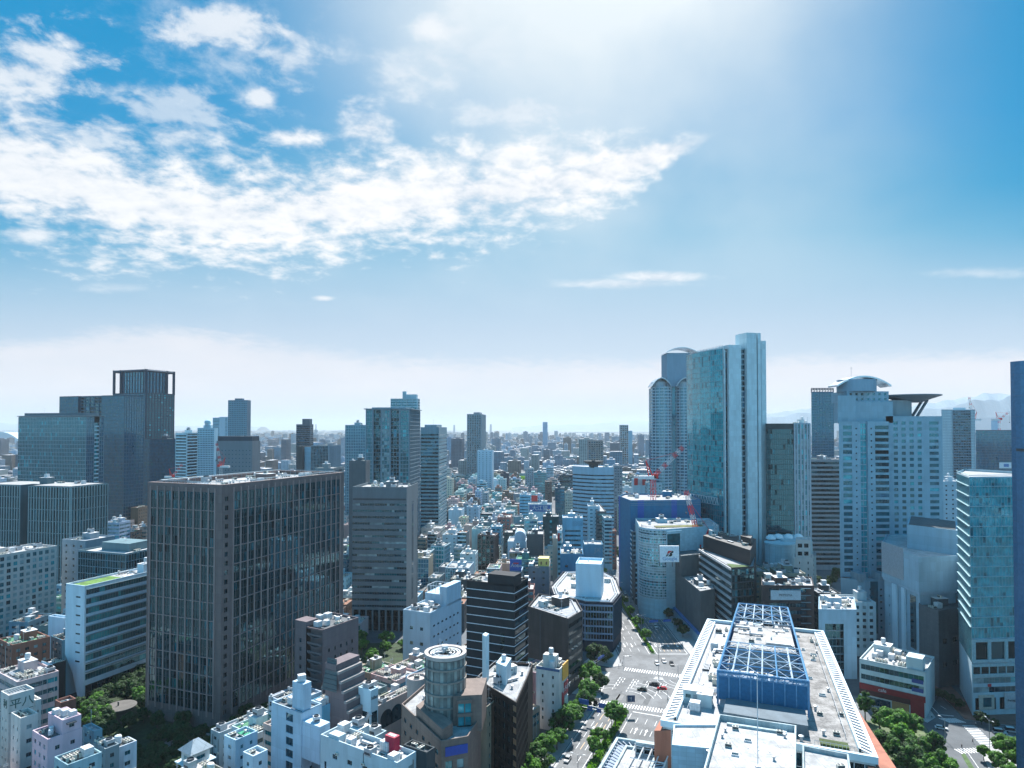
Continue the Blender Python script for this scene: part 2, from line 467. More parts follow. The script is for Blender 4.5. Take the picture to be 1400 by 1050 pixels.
# ---------------------------------------------------------------- shared small pieces
PRO = {}
def proto(name):
    if name in PRO: return PRO[name]
    b = MB()
    if name == 'ac_unit':
        b.box((0, 0, 0.65), (1.0, 0.5, 0.55), m=0)
        b.lathe((-0.5, 0, 1.2), [(0.38, 0), (0.38, 0.08), (0.3, 0.03)], 10, 1); b.lathe((0.5, 0, 1.2), [(0.38, 0), (0.38, 0.08), (0.3, 0.03)], 10, 1)
        b.box((0, 0, 0.05), (0.9, 0.4, 0.05), m=1); b.quad((-0.9, -0.503, 0.3), (0.9, -0.503, 0.3), (0.9, -0.503, 1.0), (-0.9, -0.503, 1.0), 1)
        ms = [M_CREAM, M_DMETAL]
    elif name == 'water_tank':
        b.lathe((0, 0, 0), [(1.0, 0.5), (1.0, 2.3), (0.85, 2.6), (0.3, 2.75), (0.0, 2.78)], 14, 0)
        for k in range(4):
            t = k * math.pi / 2
            b.bar((0.8 * math.cos(t), 0.8 * math.sin(t), 0), (0.8 * math.cos(t), 0.8 * math.sin(t), 0.6), 0.08, 1)
        b.lathe((0, 0, 0), [(1.03, 1.35), (1.06, 1.4), (1.03, 1.45)], 14, 1)
        ms = [M_WMETAL, M_METAL]
    elif name == 'panel_tank':
        b.box((0, 0, 1.4), (1.3, 1.1, 1.0), m=0); b.box((0, 0, 0.2), (1.2, 1.0, 0.2), m=1)
        for x in (-0.65, 0, 0.65): b.box((x, 0, 1.4), (0.03, 1.13, 1.03), m=1)
        b.box((0, 0, 1.4), (1.33, 1.13, 0.03), m=1)
        ms = [M_WMETAL, M_METAL]
    elif name == 'cooling_tower':
        b.box((0, 0, 1.3), (1.4, 1.4, 1.1), m=0); b.lathe((0, 0, 2.4), [(1.1, 0), (1.0, 0.5), (0.9, 0.5), (0.85, 0.1)], 14, 1)
        b.box((0, 0, 0.1), (1.2, 1.2, 0.1), m=1)
        b.quad((-1.2, -1.403, 0.5), (1.2, -1.403, 0.5), (1.2, -1.403, 1.3), (-1.2, -1.403, 1.3), 1)
        ms = [M_METAL, M_DMETAL]
    elif name == 'duct':
        b.box((0, 0, 0.7), (2.6, 0.35, 0.35), m=0); b.box((2.4, 0.5, 0.7), (0.35, 0.8, 0.34), m=0)
        for x in (-2, -0.6, 0.8, 2.2): b.box((x, 0, 0.18), (0.06, 0.3, 0.17), m=1)
        b.lathe((-2.3, 0, 1.05), [(0.3, 0), (0.3, 0.7), (0.42, 0.75), (0.1, 0.95)], 8, 0)
        ms = [M_METAL, M_DMETAL]
    elif name == 'pipe_rack':
        for k in range(5): b.bar((-2.4, -0.6 + k * 0.3, 0.5), (2.4, -0.6 + k * 0.3, 0.5), 0.09, 0, 5)
        for x in (-2, 0, 2): b.box((x, 0, 0.2), (0.05, 0.8, 0.2), m=1)
        ms = [M_WMETAL, M_DMETAL]
    elif name == 'roof_mast':
        b.bar((0, 0, 0), (0, 0, 5.5), 0.07, 0, 5); b.bar((-0.7, 0, 4.6), (0.7, 0, 4.6), 0.04, 0); b.bar((-0.5, 0, 5.0), (0.5, 0, 5.0), 0.04, 0)
        b.box((0, 0, 0.1), (0.4, 0.4, 0.1), m=0)
        ms = [M_METAL]
    elif name == 'stair_hut':
        b.box((0, 0, 1.35), (1.8, 1.5, 1.35), m=0); b.box((0, 0, 2.78), (1.95, 1.65, 0.08), m=1)
        b.box((0.6, -1.51, 1.0), (0.45, 0.03, 1.0), m=2); b.box((-0.8, -1.51, 1.6), (0.5, 0.03, 0.35), m=3)
        ms = [wall((0.6, 0.6, 0.6), 0.1), M_METAL, M_ALU, G_DARK]
    elif name == 'skylight':
        b.box((0, 0, 0.25), (1.1, 0.8, 0.25), m=0); b.quad((-1, -0.7, 0.505), (1, -0.7, 0.505), (1, 0.7, 0.505), (-1, 0.7, 0.505), 1)
        ms = [M_WMETAL, G_DARK]
    elif name == 'vent_hood':
        b.lathe((0, 0, 0), [(0.35, 0), (0.35, 0.9), (0.6, 1.0), (0.6, 1.2), (0.0, 1.4)], 10, 0)
        ms = [M_METAL]
    PRO[name] = b.mesh(name, ms)
    return PRO[name]
ITEMS = ['ac_unit', 'ac_unit', 'ac_unit', 'ac_unit', 'water_tank', 'panel_tank', 'cooling_tower', 'duct', 'duct', 'pipe_rack', 'skylight', 'vent_hood', 'roof_mast', 'stair_hut']

# ================================================================ building
ALLB = []      # (poly, ztop) of every building, to keep fillers clear
class Bld:
    def __init__(s, name, label, cat, poly, z, wallmat, group=None, z0=0.0, ref=None, reg=True):
        s.poly = [Vector((p[0], p[1])) for p in poly]
        c = sum(s.poly, Vector((0, 0))) / len(s.poly)
        s.c = Vector((c.x, c.y, 0)); s.z = z; s.z0 = z0
        s.root = root(name, label, cat, s.c, group)
        s.D = min(p.y for p in s.poly)
        s.wm = wallmat
        s.w = MB(); s.wmats = [wallmat]
        s.wins = []
        s.org = s.c
        if reg: ALLB.append((s.poly, z, ref or name))
    def part(s, name, mb, mats, parent=None):
        o = link(name, mb.mesh(name, mats, s.org), parent or s.root)
        return o
    def visible(s, A, B):
        d = B - A; n = Vector((d.y, -d.x)); mid = (A + B) / 2
        return n.dot(-mid) > 0
    def put(s, name, x, y, z, rz=0.0, sc=None):
        return link(name, proto(name), s.root, (x - s.org.x, y - s.org.y, z), rz, sc)
    # ---- facades
    def face(s, A, B, z0, z1, st, force=False):
        A, B = Vector((A[0], A[1])), Vector((B[0], B[1]))
        kind = st[0] if (st and (force or s.visible(A, B))) else 'plain'
        L = (B - A).length
        if L < 0.5 or z1 - z0 < 0.5: return
        U = ((B - A) / L).to_3d(); N = Vector((U.y, -U.x, 0)); A3 = Vector((A.x, A.y, 0)); Zu = Vector((0, 0, 1))
        P = lambda u, z, d=0.0: A3 + U * u + Zu * z + N * d
        W_ = s.w
        if kind == 'plain':
            W_.quad(P(0, z0), P(L, z0), P(L, z1), P(0, z1)); return
        if kind == 'punch':       # ('punch', cell width, floor height, window w frac, h frac, palette, base margin, top margin, side margin)
            _, cw, fh, wf, hf, pal, b0, t0, sm = (list(st) + [None] * 9)[:9]
            pal = pal or 'std'; b0 = 4.0 if b0 is None else b0; t0 = 1.5 if t0 is None else t0; sm = 0.6 if sm is None else sm
            nx = max(1, round((L - 2 * sm) / cw)); nz = max(1, int((z1 - z0 - b0 - t0) / fh + 0.3))
            ch = (z1 - z0 - b0 - t0) / nz; cwid = (L - 2 * sm) / nx
            dep = 0.28 if s.D < 480 else 0.0
            cols = [(sm + cwid * (i + 0.5 - wf / 2), sm + cwid * (i + 0.5 + wf / 2)) for i in range(nx)]
            rows = [(z0 + b0 + ch * (j + 0.28), z0 + b0 + ch * (j + 0.28 + hf)) for j in range(nz)]
            if dep:
                u = 0
                for a, b in cols:
                    W_.quad(P(u, z0), P(a, z0), P(a, z1), P(u, z1)); z = z0
                    for c, d in rows:
                        W_.quad(P(a, z), P(b, z), P(b, c), P(a, c)); z = d
                        W_.quad(P(a, c), P(b, c), P(b, c, -dep), P(a, c, -dep)); W_.quad(P(a, d, -dep), P(b, d, -dep), P(b, d), P(a, d))
                        W_.quad(P(a, c), P(a, c, -dep), P(a, d, -dep), P(a, d)); W_.quad(P(b, c, -dep), P(b, c), P(b, d), P(b, d, -dep))
                    W_.quad(P(a, z), P(b, z), P(b, z1), P(a, z1)); u = b
                W_.quad(P(u, z0), P(L, z0), P(L, z1), P(u, z1))
            else:
                W_.quad(P(0, z0), P(L, z0), P(L, z1), P(0, z1))
            dd = -dep + 0.02 if dep else 0.04
            for a, b in cols:
                for c, d in rows:
                    s.wins.append(('window', P((a + b) / 2, (c + d) / 2), [(P(a, c, dd), P(b, c, dd), P(b, d, dd), P(a, d, dd))], GS[pal], 0.06 if s.D < 330 else 0, N))
            return
        if kind == 'band':        # ('band', floor height, window h frac, pane width, palette, base, top, side margin, depth)
            _, fh, hf, pw, pal, b0, t0, sm, dep = (list(st) + [None] * 9)[:9]
            pal = pal or 'std'; b0 = 4.0 if b0 is None else b0; t0 = 1.5 if t0 is None else t0; sm = 0.4 if sm is None else sm; dep = 0.25 if dep is None else dep
            pw = pw or 1.8
            nz = max(1, int((z1 - z0 - b0 - t0) / fh + 0.3)); ch = (z1 - z0 - b0 - t0) / nz
            rows = [(z0 + b0 + ch * (j + 0.3), z0 + b0 + ch * (j + 0.3 + hf)) for j in range(nz)]
            z = z0; a, b = sm, L - sm
            if sm > 0:
                W_.quad(P(0, z0), P(a, z0), P(a, z1), P(0, z1)); W_.quad(P(b, z0), P(L, z0), P(L, z1), P(b, z1))
            nseg = max(1, round((b - a) / pw))
            for c, d in rows:
                W_.quad(P(a, z), P(b, z), P(b, c), P(a, c)); z = d
                W_.quad(P(a, c), P(b, c), P(b, c, -dep), P(a, c, -dep)); W_.quad(P(a, d, -dep), P(b, d, -dep), P(b, d), P(a, d))
                if sm > 0:
                    W_.quad(P(a, c), P(a, c, -dep), P(a, d, -dep), P(a, d)); W_.quad(P(b, c, -dep), P(b, c), P(b, d), P(b, d, -dep))
                qs = []
                for i in range(nseg):
                    u0 = a + (b - a) * i / nseg; u1 = a + (b - a) * (i + 1) / nseg
                    qs.append((P(u0, c, -dep), P(u1, c, -dep), P(u1, d, -dep), P(u0, d, -dep)))
                s.wins.append(('window_band', P((a + b) / 2, (c + d) / 2), qs, GS[pal], 0.07 if s.D < 420 else 0, N))
            W_.quad(P(a, z), P(b, z), P(b, z1), P(a, z1))
            return
        if kind == 'curt':        # ('curt', pane w, pane h, palette, vertical fin (w, depth), horizontal (h, depth), frame mat, base, top, every n-th horizontal)
            _, pw, ph, pal, vf, hz, fm, b0, t0 = (list(st) + [None] * 9)[:9]
            b0 = 0 if b0 is None else b0; t0 = 0.6 if t0 is None else t0
            fm = fm or M_ALU
            if b0: W_.quad(P(0, z0), P(L, z0), P(L, z0 + b0), P(0, z0 + b0))
            if t0: W_.quad(P(0, z1 - t0), P(L, z1 - t0), P(L, z1), P(0, z1))
            za, zb = z0 + b0, z1 - t0
            nx = max(1, round(L / pw)); nz = max(1, round((zb - za) / ph))
            g = MB(); rr = random.Random(int(L * 100 + z1 * 10))
            for i in range(nx):
                for j in range(nz):
                    u0, u1 = L * i / nx, L * (i + 1) / nx; c, d = za + (zb - za) * j / nz, za + (zb - za) * (j + 1) / nz
                    e = 0.0035 * pw
                    o = [rr.uniform(-e, e) for _ in range(4)]
                    g.quad(P(u0, c, o[0] - e), P(u1, c, o[1] - e), P(u1, d, o[2] - e), P(u0, d, o[3] - e), rr.choice((0, 0, 1, 1, 0, 2, 3) if rr.random() < 0.5 else (0, 1)))
            s.part('glass_wall', g, GS[pal])
            f = MB()
            if vf:
                for i in range(nx + 1):
                    u = min(max(L * i / nx - vf[0] / 2, 0), L - vf[0])
                    f.obox(P(u, za, vf[1]), U * vf[0], -N * (vf[1] + 0.05), Zu * (zb - za))
            if hz:
                for j in range(nz + 1):
                    z = min(max(za + (zb - za) * j / nz - hz[0] / 2, za), zb - hz[0])
                    f.obox(P(0.003, z, hz[1]), U * (L - 0.006), -N * (hz[1] + 0.05), Zu * hz[0])
            if f.v: s.part('mullion_grid', f, fm)
            return
        if kind == 'balc':        # ('balc', floor height, palette, bay width, slab mat) apartment balconies: slabs + parapets over glass
            _, fh, pal, bw, sm_, dp = (list(st) + [None] * 6)[:6]
            dp = dp or 1.2; sm_ = sm_ or s.wm; bw = bw or 7
            nz = max(1, int((z1 - z0 - 4) / fh)); ch = (z1 - z0 - 4) / nz
            g = MB(); rr = random.Random(int(L * 77))
            nx = max(1, round(L / 2.2))
            for j in range(nz):
                zz = z0 + 4 + ch * j
                for i in range(nx):
                    g.quad(P(L * i / nx, zz, -dp), P(L * (i + 1) / nx, zz, -dp), P(L * (i + 1) / nx, zz + ch, -dp), P(L * i / nx, zz + ch, -dp), rr.choice((0, 1, 2, 3)))
            s.part('glass_wall', g, GS[pal])
            W_.quad(P(0, z0), P(L, z0), P(L, z0 + 4), P(0, z0 + 4)); W_.quad(P(0, z1 - 0.01, 0), P(L, z1 - 0.01, 0), P(L, z1 - 0.01, -dp), P(0, z1 - 0.01, -dp))
            for j in range(nz + 1):
                f = MB()
                zz = z0 + 4 + ch * j
                f.obox(P(0, zz - 0.15, 0.02), U * L, -N * dp, Zu * 0.25)
                if j < nz: f.obox(P(0, zz + 0.1, 0.02), U * L, -N * 0.12, Zu * 0.95)
                s.part('balcony', f, sm_)
            f = MB(); nb = max(1, round(L / bw))
            for i in range(nb + 1):
                f.obox(P(min(max(L * i / nb - 0.2, 0), L - 0.4), z0 + 4, 0.05), U * 0.4, -N * (dp + 0.04), Zu * (z1 - z0 - 4))
            s.part('party_wall', f, s.wm)
            return
        if kind == 'lines':       # ('lines', floor height, line mat, thickness): solid wall with projecting pale strips
            _, fh, lm, th = st[:4]
            W_.quad(P(0, z0), P(L, z0), P(L, z1), P(0, z1))
            nz = int((z1 - z0) / fh); f = MB()
            for j in range(1, nz + 1):
                f.obox(P(0, z1 - fh * j, 0.12), U * L, -N * 0.12, Zu * th)
            s.part('trim_line', f, lm)
            return
    def walls(s, styles=None, ph=1.0, poly=None, z0=None, z1=None, rmat=None, roof=True):
        poly = poly or s.poly; z0 = s.z0 if z0 is None else z0; z1 = s.z if z1 is None else z1
        n = len(poly)
        for i in range(n):
            A, B = poly[i], poly[(i + 1) % n]
            st = None
            if styles:
                st = styles[i] if isinstance(styles, list) and i < len(styles) else (styles if not isinstance(styles, list) else None)
            s.face(A, B, z0, z1, st)
        inn = inset(poly, 0.35 if (poly[1] - poly[0]).length > 4 else 0.2)
        for i in range(n):
            j = (i + 1) % n
            s.w.quad((*poly[i], z1), (*poly[j], z1), (*inn[j], z1), (*inn[i], z1))
            s.w.quad((*inn[i], z1 - ph), (*inn[i], z1), (*inn[j], z1), (*inn[j], z1 - ph))
        if roof:
            r = MB(); r.ngon([(*p, z1 - ph) for p in inn])
            s.part('roof', r, rmat or roofm((0.52, 0.53, 0.55)))
        s.rz = z1 - ph; s.rpoly = inn
    def clutter(s, n, poly=None, z=None, seed=0, items=None, sc=1.0, big=True):
        poly = poly or inset(s.rpoly, 1.0); z = s.rz if z is None else z
        rr = random.Random(seed + int(abs(s.c.x) * 10 + s.c.y))
        e = (poly[1] - poly[0]); ang = math.atan2(e.y, e.x)
        W0 = e.length; H0 = (poly[-1] - poly[0]).length
        q4 = poly if len(poly) == 4 else [poly[0], poly[1], poly[len(poly) // 2], poly[-1]]
        used = []
        if big and n > 2 and W0 > 7 and H0 > 7:
            a, b = min(W0 * 0.2, 3.2), min(H0 * 0.2, 3.0); hh = rr.uniform(2.6, 4.5)
            sx, ty = rr.uniform(0.25, 0.75), rr.uniform(0.4, 0.75)
            c = quadp(q4, sx, ty)
            m = MB(); m.box((c.x, c.y, z + hh / 2), (a, b, hh / 2), ang, 0); m.box((c.x, c.y, z + hh + 0.06), (a + 0.15, b + 0.15, 0.06), ang, 1)
            s.part('penthouse', m, [s.wm, M_WMETAL])
            used.append((c, max(a, b) * 1.25))
            it = rr.choice(('water_tank', 'panel_tank', 'ac_unit', 'cooling_tower'))
            s.put(it, c.x, c.y, z + hh + 0.12, ang)
        k = 0; tr = 0
        while k < n and tr < n * 6:
            tr += 1
            it = rr.choice(items or ITEMS)
            c = quadp(q4, rr.uniform(0.04, 0.96), rr.uniform(0.04, 0.96))
            rad = {'duct': 2.4, 'pipe_rack': 2.2, 'stair_hut': 2.0, 'roof_mast': 0.5, 'cooling_tower': 1.6}.get(it, 1.2) * sc
            if any((c - u).length < rad + q for u, q in used): continue
            if min(W0, H0) < 6 and rad > 1.6: continue
            used.append((c, rad)); k += 1
            f = sc * rr.uniform(0.85, 1.2)
            rot = ang + rr.choice((0, math.pi / 2))
            if it == 'ac_unit' and rr.random() < 0.6:   # rows of units
                m_ = rr.randint(2, 4)
                dx = Vector((math.cos(rot + 1.5708), math.sin(rot + 1.5708))) * 1.35 * f
                for t in range(m_):
                    c2 = c + dx * (t - (m_ - 1) / 2)
                    s.put(it, c2.x, c2.y, z, rot, (f,) * 3)
                    used.append((c2, rad))
                k += m_ - 1
            else:
                s.put(it, c.x, c.y, z, rot, (f,) * 3)
    def fittings(s, seed=0):
        """down pipes, cable trays and wall mounted air conditioners on the faces in view"""
        rr = random.Random(seed); n = len(s.poly)
        for i in range(n):
            A, B = s.poly[i], s.poly[(i + 1) % n]
            L = (B - A).length
            if L < 4 or not s.visible(A, B): continue
            U = ((B - A) / L).to_3d(); N = Vector((U.y, -U.x, 0)); A3 = A.to_3d()
            for k in range(rr.randint(1, 3)):
                u = rr.uniform(.04, .96) * L; m = MB(); m.bar(A3 + U * u + N * .14, A3 + U * u + N * .14 + Vector((0, 0, s.z - rr.uniform(.3, 3))), .08, 0, 5); s.part('down_pipe', m, rr.choice((M_WMETAL, M_METAL, M_DMETAL)))
            for k in range(rr.randint(1, 5)):
                u = rr.uniform(.06, .9) * L; zz = 3 + 3.25 * rr.randint(1, max(1, int(s.z / 3.4) - 1)); m = MB(); m.obox(A3 + U * u + N * .5 + Vector((0, 0, zz)), U * .9, -N * .42, Vector((0, 0, .65))); m.quad(*[A3 + U * (u + a) + N * .505 + Vector((0, 0, zz + c)) for a, c in ((.12, .1), (.6, .1), (.6, .55), (.12, .55))], 1); s.part('wall_unit', m, [M_CREAM, M_DMETAL])
    def done(s, nmax=100, wname='wall'):
        if s.w.v: s.part(wname, s.w, s.wmats)
        if s.wins:
            camp = Vector((0, 0, CAMH))
            lim = nmax if s.D < 420 else (40 if s.D < 700 and s.wins[0][0] != 'window' else (60 if s.wins[0][0] != 'window' and s.D < 1200 else 0))
            s.wins.sort(key=lambda q: (q[1] - camp).length)
            rr = random.Random(len(s.wins))
            rest = MB(); rmats = None
            for i, (nm, c, qs, pal, fr, N) in enumerate(s.wins):
                tgt = MB() if i < lim else rest
                run = rr.choice((0, 0, 1, 2, 3, 0, 1))
                for q in qs:
                    if rr.random() < 0.25: run = rr.choice((0, 0, 1, 2, 3, 1))
                    tgt.quad(*q, run)
                    if fr:
                        U = (q[1] - q[0]); h = q[3] - q[0]; u_ = U.normalized(); w_ = U.length
                        off = N * 0.03
                        nb = 1 if nm == 'window' and w_ > 1.0 else 0
                        for t in ([0.5] if nb else []) + ([0.0] if nm == 'window_band' else []):
                            tgt.quad(q[0] + U * t - u_ * fr / 2 + off, q[0] + U * t + u_ * fr / 2 + off, q[3] + U * t + u_ * fr / 2 + off, q[3] + U * t - u_ * fr / 2 + off, 4)
                if i < lim:
                    s.part(nm, tgt, pal + [M_ALU])
                else:
                    rmats = pal + [M_ALU]
            if rest.v:
                o = s.part(s.wins[-1][0], rest, rmats)
                o['kind'] = 'stuff'
        return s

def text_mesh(txt, size, depth=0.05):
    c = bpy.data.curves.new('lettering', 'FONT')
    c.body = txt; c.size = size; c.extrude = depth; c.align_x = 'CENTER'; c.align_y = 'CENTER'; c.resolution_u = 2
    o = bpy.data.objects.new('lettering', c)
    COL.objects.link(o)
    dg = bpy.context.evaluated_depsgraph_get()
    me = bpy.data.meshes.new_from_object(o.evaluated_get(dg))
    bpy.data.objects.remove(o)
    return me
def sign_text(b, txt, A, B, z, size, mat, parent=None, t=0.5, out=0.08):
    """lettering on the wall that runs from A to B (left to right seen from outside)"""
    A, B = Vector((A[0], A[1])), Vector((B[0], B[1]))
    U = (B - A).normalized(); N = Vector((U.y, -U.x))
    me = text_mesh(txt, size)
    me.materials.clear(); me.materials.append(mat)
    p = lerp(A, B, t) + N * out
    o = bpy.data.objects.new('lettering', me); COL.objects.link(o)
    o.parent = parent or b.root
    base = (parent.location if parent else Vector((0, 0, 0)))
    o.location = (p.x - b.org.x - base.x, p.y - b.org.y - base.y, z - base.z)
    o.rotation_euler = (R(90), 0, math.atan2(U.y, U.x))
    return o
def panel(b, name, A, B, t0, t1, z0, z1, mat, out=0.05, th=0.12, parent=None):
    A, B = Vector((A[0], A[1])), Vector((B[0], B[1]))
    L = (B - A).length; U = ((B - A) / L).to_3d(); N = Vector((U.y, -U.x, 0))
    m = MB()
    m.obox(Vector((A.x, A.y, z0)) + U * L * t0 + N * (out + th), U * L * (t1 - t0), -N * th, Vector((0, 0, z1 - z0)))
    return b.part(name, m, mat, parent)
# ================================================================ HERO BUILDINGS
V2 = lambda p: Vector((p[0], p[1]))
W_WHITE = wall((0.62, 0.66, 0.70), 0.08)
W_GREYB = wall((0.30, 0.34, 0.38), 0.1)
W_STONE = wall((0.42, 0.45, 0.48), 0.08, joints=(3.0, 3.6, 0.6))
W_DARK = wall((0.05, 0.055, 0.06), 0.1)
W_NAVY = wall((0.03, 0.05, 0.075), 0.1)
M_SLAT = plain('blue_grey_fin', (0.03, 0.10, 0.15), 0.5)
M_BFIN = plain('dark_blue_fin', (0.006, 0.05, 0.09), 0.5)
R_LIGHT = roofm((0.38, 0.385, 0.39), .4); R_GREY = roofm((0.36, 0.37, 0.39)); R_WHITE = roofm((0.47, 0.475, 0.48), 0.4); R_DARK = roofm((0.12, 0.13, 0.14))
R_GREEN = roofm((0.13, 0.26, 0.05), 0.5); R_TEAL = roofm((0.03, 0.22, 0.20), 0.3)

def sub(b, poly, z0, z1, styles=None, ph=0.6, rmat=None, name='wing', mat=None):
    """a further block of the same building, written as its own wall part"""
    keep = b.w; b.w = MB()
    b.walls(styles, ph, [V2(p) for p in poly], z0, z1, rmat)
    b.part(name, b.w, mat or b.wmats); b.w = keep
def cutp(poly, s0, s1, t0, t1):
    return [quadp(poly, s0, t0), quadp(poly, s1, t0), quadp(poly, s1, t1), quadp(poly, s0, t1)]

# ---- the large brown office block at left
poly, z = rect(304, 663, 262, 21, 202, 470, 'R')
wm = wall((0.19, 0.14, 0.135), 0.08, joints=(1.5, 3.6, 0.7))
b = Bld('office_tower', 'huge dark office block with brown stone piers, largest building in the left foreground', 'office tower', poly, z, wm, ref='the huge brown office block')
M_PIER = wall((0.30, 0.215, 0.205), 0.08)
FLh = 3.65
e1, e2 = dirs(21); E1 = Vector((e1.x, e1.y)); E2 = Vector((e2.x, e2.y))
FL, FR, BR, BL = b.poly
cw = 3.2
segs = [(FL, FL + E2 * 1.6, 'pier'), (FL + E2 * 1.6, FR - E2 * cw, 'glass'), (FR - E2 * cw, FR, 'corner'), (FR, FR + E1 * 5.5, 'corner2'), (FR + E1 * 5.5, BR - E1 * 3.0, 'glass'), (BR - E1 * 3.0, BR, 'pier')]
for A, Bq, kd in segs:
    if kd == 'glass':
        L = (Bq - A).length; nb = max(1, round(L / 4.0))
        A2 = A; U = ((Bq - A) / L).to_3d(); N = Vector((U.y, -U.x, 0)); Z_ = Vector((0, 0, 1)); A3 = A.to_3d()
        b.face(A, Bq, 7, z - 3.2, ('curt', 4.0 / 3, FLh, 'green', None, (0.18, 0.04), M_DMETAL, 0, 0.01))
        b.face(A, Bq, 0, 7, None); b.face(A, Bq, z - 3.2, z, None)
        f = MB()
        for i in range(nb + 1):
            u = L * i / nb
            f.obox(A3 + U * (min(u, L - 0.62)) + Z_ * 5 + N * 0.38, U * 0.62, -N * 0.43, Z_ * (z - 6.5))
        b.part('pier', f, M_PIER)
        f = MB()
        for i in range(nb):
            u = L * (i + 0.5) / nb
            f.obox(A3 + U * (u - 0.11) + Z_ * 7 + N * 0.14, U * 0.22, -N * 0.19, Z_ * (z - 10))
        b.part('fin', f, plain('grey_blade', (.10, .105, .115), .5))
        k = 1
        f = MB(); zz = z - 3.4 - 2 * FLh
        while zz > 8:
            f.obox(A3 + Z_ * zz + N * 0.30, U * L, -N * 0.28, Z_ * 0.28); zz -= 2 * FLh
        b.part('floor_line', f, M_PIER)
    elif kd == 'corner':
        b.face(A, Bq, 0, z, None)
    elif kd == 'corner2':
        b.face(A, A + E1 * 1.2, 0, z, None)
        b.face(A + E1 * 1.2, A + E1 * 3.6, 0, z, ('punch', 2.4, FLh * 1.0, 0.72, 0.5, 'black', 5, 4, 0))
        b.face(A + E1 * 3.6, Bq, 0, z, None)
    else:
        b.face(A, Bq, 0, z, None)
b.face(BR, BL, 0, z, None); b.face(BL, FL, 0, z, None)
inn = inset(b.poly, 1.6); inn2 = inset(b.poly, 2.0)
for i in range(4):
    j = (i + 1) % 4
    b.w.quad((*b.poly[i], z), (*b.poly[j], z), (*inn[j], z), (*inn[i], z)); b.w.quad((*inn[i], z - 2), (*inn[i], z), (*inn[j], z), (*inn[j], z - 2))
r = MB(); r.ngon([(*p, z - 1.8) for p in inn]); b.part('roof', r, R_LIGHT)
b.rz = z - 1.8; b.rpoly = inn
# glazed roof edge frame
f = MB()
ri = inset(b.poly, 3.2)
for i in range(4):
    j = (i + 1) % 4; A = ri[i]; Bq = ri[j]; L = (Bq - A).length; n = int(L / 3)
    for q in range(n + 1):
        p = lerp(A, Bq, q / n); o_ = lerp(inn[i], inn[j], q / n)
        f.bar((*p, z - 1.8), (*p, z + 0.7), 0.08); f.bar((*p, z + 0.7), (*o_, z - 0.1), 0.07)
    f.bar((*A, z + 0.7), (*Bq, z + 0.7), 0.12)
b.part('roof_frame', f, M_ALU)
b.clutter(40, poly=inset(b.poly, 5), items=['ac_unit', 'cooling_tower', 'panel_tank', 'duct', 'duct', 'pipe_rack', 'vent_hood', 'skylight'], sc=1.0)
b.done(100)

# ---- grey office with narrow window bands, centre
poly, z = rect(556, 668, 388, 4, 482, 571.5, 'R')
wm = wall((0.16, 0.17, 0.185), 0.06)
b = Bld('office_tower', 'grey stone office tower with narrow ribbon windows and an open pillared ground floor', 'office tower', poly, z, wm, ref='the grey ribbon-window office')
FL, FR, BR, BL = b.poly
st = ('band', 3.62, 0.34, 1.5, 'std', 0.5, 7.6, 0.0, 0.35)
b.face(FL, FR, 13, z, st)
b.face(FR, BR, 13, z, None); b.face(BR, BL, 0, z, None); b.face(BL, FL, 0, z, None)
b.face(lerp(FL, BL, .12), lerp(FR, BR, .12), 0, 13, ('curt', 2.2, 4.2, 'black', (0.1, 0.05), (0.2, 0.06), M_DMETAL)); b.face(lerp(FR, BR, .12), BR, 0, 13, None)
m = MB()
L = (FR - FL).length
for i in range(9):
    p = lerp(FL, FR, i / 8 * 0.97 + 0.015); m.box((p.x, p.y + 0.5, 6.5), (0.45, 0.5, 6.5), R(-4))
b.part('pillar', m, wm)
m = MB(); m.ngon([(*p, 13.0) for p in reversed([FL, FR, lerp(FR, BR, .12), lerp(FL, BL, .12)])]); b.part('soffit', m, M_DMETAL)
panel(b, 'dark_reveal', FL, FR, 0.01, 0.99, z - 6.9, z - 5.9, M_DMETAL, 0.0, 0.06)
for t in (0.46, 0.54, 0.92): panel(b, 'slot_window', FR, BR, t, t + 0.03, 16, z - 9, G_DARK, 0.0, 0.05)
b.w.quad((*FL, z), (*FR, z), (*inset(b.poly, .6)[1], z), (*inset(b.poly, .6)[0], z))
b.walls([None] * 4, 1.4, b.poly, z - 0.05, z + 0.9, R_LIGHT)
b.clutter(16)
b.done(100)

# ---- dark glass apartment tower with pale frames behind it
poly, z = rect(560, 558, 560, 3, 500.5, 574, 'R')
wm = wall((0.22, 0.26, 0.30), 0.08)
b = Bld('apartment_tower', 'dark glass tower with pale grid frames rising behind the grey ribbon-window office', 'tower', poly, z, wm, ref='the dark glass framed tower')
FL, FR, BR, BL = b.poly
ws = [(0, .14), (.14, .38), (.38, .68), (.68, 1)]
for i, (s0, s1) in enumerate([(0, .16), (.16, .36), (.36, .56), (.56, .78), (.78, 1)]):
    A, Bq = lerp(FL, FR, s0), lerp(FL, FR, s1)
    off = (0.9 if i in (0, 2, 4) else -0.6)
    n_ = Vector((0, -1)) * off
    b.face(A + n_, Bq + n_, 0, z - 1, ('curt', 2.4, 3.3, ['teal', 'dark', 'lite', 'dark', 'teal'][i], (0.3, 0.3) if i != 1 else (0.15, 0.1), (0.55, 0.25) if i != 1 else (0.35, 0.1), wm))
    for p, q in ((A, 1), (Bq, -1)):
        m = MB(); m.obox((p.x - (0.0 if q > 0 else 0.7), p.y - abs(off) - 0.5, 0), Vector((0.7, 0, 0)), Vector((0, 2.2, 0)), Vector((0, 0, z - 0.5))); b.part('column', m, wm)
b.face(FR, BR, 0, z - 1, ('curt', 3.2, 3.3, 'teal', (0.5, 0.5), (0.7, 0.5), wm))
